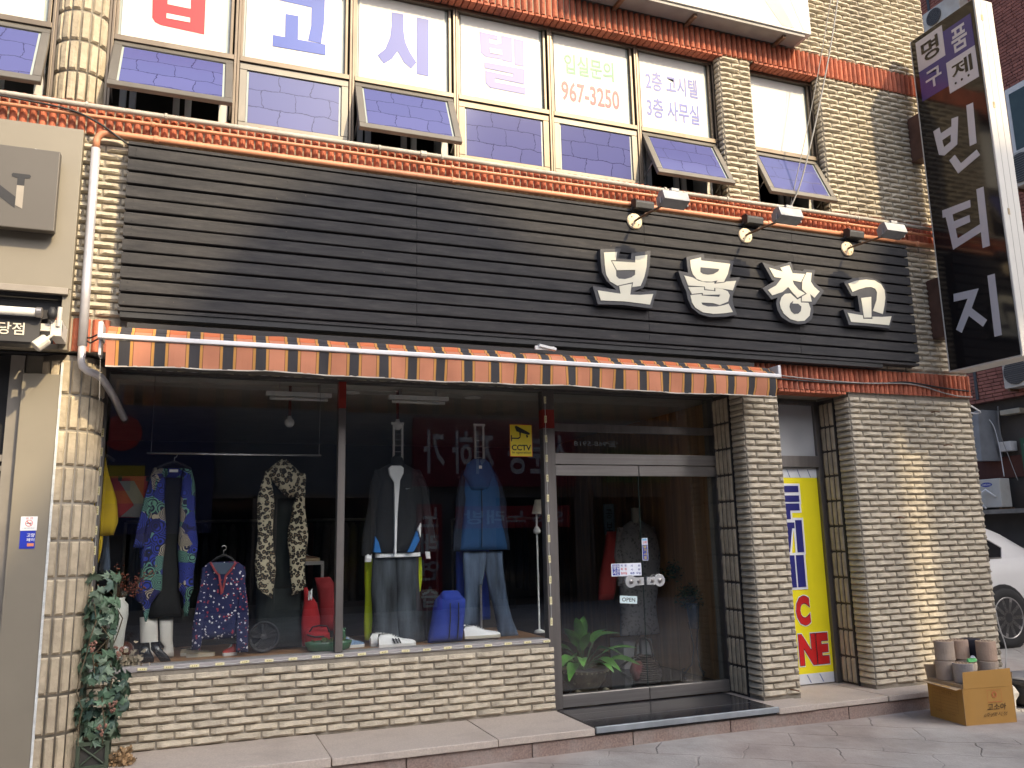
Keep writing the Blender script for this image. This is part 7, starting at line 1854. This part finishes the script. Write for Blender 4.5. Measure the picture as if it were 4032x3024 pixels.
while z < 15.5:
    y_ = 2.5 - rr.uniform(0, .2)
    while y_ < 9:
        q.box(XB - .028, XB - .001, y_, y_ + .205, z, z + .056); y_ += .218
    z += .0725
q.build('brickwork', mat('far_red_brick_piece', (.31, .125, .095), .9, var=.2, scale=3, isl=.14), rb, kind='stuff')
q = MB(); q.box(XB - .09, XB - .03, 4.0, 4.78, 8.75, 10.15); w_ = q.build('window', M_white, rb)
q = MB(); q.box(XB - .10, XB - .0905, 4.05, 4.70, 8.82, 10.02); q.build('pane', mat('far_pane', (.05, .07, .06), .1), w_)
q = MB(); q.box(XB - .05, XB - .029, 6.27, 6.33, 4.1, 16); q.build('rain_pipe', mat('dark_pipe', (.05, .055, .06), .5), rb)
q = MB(); q.box(XB + .1, XB + .149, 5.0, 7.4, 2.48, 2.9); q.build('rust_panel', mat('rust_panel', (.10, .035, .025), .8), rb)
q = MB(); q.box(XB + .02, XB + .149, 5.0, 5.54, .2, 3.21); q.build('green_door_frame', mat('green_frame', (.02, .10, .05), .5), rb)
q = MB(); q.box(XB + .0, XB + .019, 5.0, 5.46, .3, 3.1); q.build('shop_glass', mat('pale_shop_glass', (.2, .24, .22), .2), rb)
q = MB(); q.box(XB - .35, XB + .149, 4.6, 7.6, 1.78, 1.86); q.build('ledge', mat('concrete_ledge', (.24, .22, .19), .9, var=.2), rb)
def ac(label, x, y0, y1, z0, z1, brand=None, bcol=None):
    t = thing('air_conditioner', label, 'air conditioner', (x, (y0 + y1) / 2, z0), 'outdoor air conditioner units')
    M_ac = mat('ac_ivory', (.58, .56, .50), .5, var=.06, dirt=(.35, .22, .12), dscale=2, damt=.35)
    q = MB(); q.box(x - .3, x - .02, y0, y1, z0, z1); q.build('housing', M_ac, t, bevel=.015)
    q = MB(); cy = y0 + (y1 - y0) * .68; R_ = min((z1 - z0), (y1 - y0)) * .40
    q.lathe([(R_, 0), (R_ * 1.05, .008), (R_ * 1.05, .02), (R_, .025)], (x - .3, cy, (z0 + z1) / 2), 30, (-1, 0, 0)); q.lathe([(R_ * .98, 0), (R_ * .98, .004)], (x - .3, cy, (z0 + z1) / 2), 30, (-1, 0, 0)); q.build('fan_ring', mat('ac_dark', (.09, .085, .08), .6), t)
    q = MB()
    for k in range(12): zz = (z0 + z1) / 2 - R_ + (k + .5) * R_ / 6; hw = math.sqrt(max(0, R_ ** 2 - (zz - (z0 + z1) / 2) ** 2)); q.box(x - .325, x - .318, cy - hw, cy + hw, zz - .004, zz + .004)
    q.build('grille', M_ac, t)
    if brand:
        q = MB(); yc = y0 + (y1 - y0) * .26; zc = z1 - .11
        if brand == 'SAMSUNG':
            q.add([(x - .303, yc + .125 * math.cos(a), zc + .045 * math.sin(a)) for a in [i * math.pi / 14 for i in range(28)]], [tuple(range(28))]); q.build('badge', M_navy, t)
            q = MB(); text_on(q, brand, lambda u, v: (x - .306, yc + .095 - .19 * u, zc - .018 + .036 * v), .01); q.build('brand_lettering', M_wht, t)
        else:
            q.lathe([(.07, 0), (.07, .003)], (x - .3, yc + .05, zc), 20, (-1, 0, 0)); q.build('badge', M_redp, t)
            q = MB(); text_on(q, brand, lambda u, v: (x - .306, yc + .08 - .16 * u, zc - .20 + .08 * v), .01); q.build('brand_lettering', M_gcable, t)
    q = MB(); q.box(x - .28, x + .1, y0 + .05, y0 + .09, z0 - .05, z0 - .002); q.box(x - .28, x + .1, y1 - .09, y1 - .05, z0 - .05, z0 - .002); q.build('bracket', M_rust, t)
    return t
a1 = ac('ivory outdoor air conditioner with blue oval badge above the car', XB - .0, 5.84, 6.95, 1.90, 2.46, 'SAMSUNG')
q = MB(); q.tube([(XB - .31, 5.95, 2.1), (XB - .38, 6.1, 2.25), (XB - .42, 6.25, 2.15), (XB - .4, 6.22, 1.98), (XB - .36, 6.15, 1.88)], .02, 8); q.build('insulated_hose', M_wht, a1, smooth=True)
ac('outdoor air conditioner with round fan beside the sign bottom', XB - .0, 4.60, 5.47, 4.16, 4.75)
ac('outdoor air conditioner with red badge high on red brick wall', XB - .0, 4.0, 4.76, 8.0, 8.7, 'LG')
ac('outdoor air conditioner peeking above the projecting sign', XB - .0, 5.35, 6.28, 12.30, 12.75)
q = MB(); q.prism([(6.52, 2.85), (6.04, 2.82), (6.0, 3.83), (6.52, 3.66)], lambda u, v: (XB - .45, u, v), lambda u, v: (XB + .14, u, v)); t = q.build('vent_duct', mat('grey_wrapped_duct', (.26, .27, .28), .45, var=.15, scale=4), None, label='grey wrapped sheet metal duct hood on the far dark wall', cat='duct')
q = MB(); q.box(XB - .05, XB + .14, 5.41, 5.84, 3.70, 3.80); q.build('signal_box', mat('beige_box', (.45, .40, .30), .5), None, bevel=.01, label='long beige box above the junction box on the far wall', cat='box')
q = MB(); q.box(XB - .05, XB + .14, 5.70, 5.955, 2.99, 3.18); q.build('junction_box', M_white, None, bevel=.01, label='square white junction box on the far dark wall', cat='junction box')
cable([(7.19, -.01, 2.70), (8.5, 1.0, 2.82), (12, 4.4, 3.45), (14.6, 6.1, 3.78), (14.85, 5.98, 3.6), (14.92, 5.93, 3.2), (14.9, 5.88, 2.5)], .009, M_wht, 'white cable crossing the side street to the far wall')
cable([(15.0, 5.9, 3.9), (14.9, 5.85, 3.4), (14.92, 5.75, 2.9), (14.9, 5.6, 2.4)], .007, M_gcable, 'grey cable hanging on the far dark wall')
cable([(7.19, .0, 2.62), (9.5, 2.2, 2.75), (12.5, 4.9, 3.3), (14.9, 6.6, 3.75)], .012, M_cable, 'black cable crossing the side street below the red bricks')

# ------------------------------------------------------------------ across the road: low shops, and unseen tower blocks added behind them, shaped to shade the lower front
OY = -30.0
def back(x, z):      # facade point -> point of the tower's roof line that shades it
    k = -OY
    return (x + .5 * k, z + .82 * k)
prof = [back(*p) for p in ((-1.75, .55), (-1.0, 1.62), (-.70, 2.1), (-.17, 3.02), (.12, 3.45), (.42, 3.82), (.78, 4.08), (1.2, 4.2), (1.6, 4.17), (2.0, 4.0), (2.25, 3.82), (2.5, 3.66), (2.75, 3.60), (3.3, 3.62), (4.5, 3.56), (5.6, 3.50), (6.24, 3.52), (6.245, 3.52))]
op = thing('shade_tower', 'unseen tower block added and shaped to shade the lower front', 'building', (18, OY, 0))
M_op = mat('shade_tower_wall', (.42, .40, .37), .9, var=.08, scale=.8)
pts = [(prof[0][0], -.1)] + prof + [(prof[-1][0], -.1)]
q = MB(); q.slab(pts, OY, OY - 7); q.build('wall', M_op, op)  # added shade caster, roof line follows the wanted shadow edge
op2 = thing('shade_tower', 'second unseen tower block, added to leave a narrow sun gap', 'building', (25, OY, 0))
GAP1 = prof[-1][0] + .16
q = MB(); q.prism([(GAP1, OY + .02), (GAP1 + 4.6, OY + .02), (GAP1 + 4.6, OY - 6), (GAP1 + 3.2, OY - 6)], lambda u, v: (u, v, -.1), lambda u, v: (u, v, 28.6)); q.box(GAP1 - .5, GAP1 + .5, OY + .021, OY + .4, 27.05, 28.55); q.build('wall', mat('shade_tower_wall_two', (.44, .41, .37), .9, var=.08, scale=.8), op2)  # slanted side and bridge added to let one strip of sun through
for (P, x0, x1, zt) in ((op, prof[2][0] + .6, prof[-1][0], 26), (op2, GAP1 + .2, GAP1 + 4.6, 27)):
    z = 6.0
    while z < zt - 3:
        x = x0
        while x < x1 - 1.3:
            q = MB(); q.box(x, x + 1.2, OY + .03, OY + .08, z, z + 1.4); w_ = q.build('window', M_white, P)
            q = MB(); q.box(x + .07, x + 1.13, OY + .081, OY + .09, z + .07, z + 1.33); q.build('pane', M_tint, w_)
            x += 2.4
        z += 2.9
LY = -11.5
rr = random.Random(8)
lows = [(-22, -9.2, 6.2, (.17, .165, .16), 'wide low grey shop row across the road at far left'), (-9.1, -1.2, 6.0, (.20, .18, .16), 'low beige shop building across the road, left of middle'), (-1.1, 6.2, 5.9, (.15, .16, .17), 'low bluish shop building facing the store across the road'), (6.3, 13.6, 6.3, (.18, .16, .14), 'low brown shop building across the road with karaoke sign'), (13.7, 30, 6.1, (.17, .17, .17), 'low grey shop row across the road at far right')]
for (x0, x1, h, c, lb) in lows:
    t = thing('opposite_shop', lb, 'building', ((x0 + x1) / 2, LY, 0))
    q = MB(); q.box(x0, x1, LY - 7, LY, -.1, h); q.build('wall', mat('low_wall_%d' % int(x0), c, .9, var=.12, scale=.8), t)
    x = x0 + .3
    while x < x1 - 2.2:
        q = MB(); q.box(x, x + 2.0, LY + .01, LY + .05, .15, 2.45); w_ = q.build('shop_window', M_tint, t)
        q = MB(); q.box(x - .06, x, LY + .012, LY + .07, .15, 2.5); q.box(x + 2.0, x + 2.06, LY + .012, LY + .07, .15, 2.5); q.box(x - .06, x + 2.06, LY + .012, LY + .07, 2.451, 2.53); q.build('window_frame', M_fr, w_)
        x += 2.5
def osign(x0, x1, z0, z1, bg, body, fg, label, vert=False):
    t = thing('opposite_shop_sign', label, 'sign', ((x0 + x1) / 2, LY + .1, z0))
    q = MB(); q.box(x0, x1, LY + .08, LY + .24, z0, z1); q.build('board', mat('obg_' + bg[0], bg[1], .5), t)
    q = MB(); k = (x1 - x0)
    if vert:
        n = len(body)
        for i, ch in enumerate(body): text_on(q, ch, lambda u, v: (x1 - k * .12 - k * .76 * u, LY + .245, z1 - (i + 1) * (z1 - z0) / n + (z1 - z0) / n * (.12 + .76 * v)), .02)
    else: text_on(q, body, lambda u, v: (x1 - k * .06 - k * .88 * u, LY + .245, z0 + (z1 - z0) * (.18 + .64 * v)), .02)
    q.build('lettering', mat('ofg_' + fg[0], fg[1], .5), t)
W_ = ('white', (.6, .6, .6))
osign(5.6, 8.4, 1.75, 2.25, ('red', (.30, .015, .03)), 'SBS 노래방', W_, 'long red karaoke sign across the road')
osign(4.7, 5.25, -.0, 2.3, ('red', (.30, .015, .03)), '노래연습', W_, 'upright red karaoke sign across the road', True)
osign(4.6, 8.6, 2.7, 4.25, ('maroon', (.17, .012, .03)), '신분증  지하 가', W_, 'large maroon sign board across the road')
t = thing('opposite_shop_sign', 'navy board with red disc and yellow angle across the road', 'sign', (-1.4, LY + .1, 1.6))
q = MB(); q.box(-2.7, .4, LY + .08, LY + .2, 1.75, 4.6); q.build('board', mat('obg_navy', (.03, .035, .10), .5), t)
q = MB(); q.lathe([(.36, 0), (.36, .02)], (-1.35, LY + .2, 3.75), 28, (0, 1, 0)); q.build('red_disc', mat('ofg_red', (.42, .03, .03), .5), t)
q = MB(); q.box(-2.1, -1.85, LY + .201, LY + .22, 2.35, 3.9); q.box(-1.849, -.9, LY + .201, LY + .22, 2.35, 2.6); q.box(-1.15, -.9, LY + .201, LY + .22, 2.601, 3.1); q.box(-1.849, -1.151, LY + .201, LY + .22, 2.85, 3.1); q.build('yellow_letter', mat('ofg_yellow', (.5, .38, .03), .5), t)
osign(9.4, 11.2, 2.8, 3.6, ('green', (.04, .14, .05)), '식당', W_, 'green restaurant sign across the road')
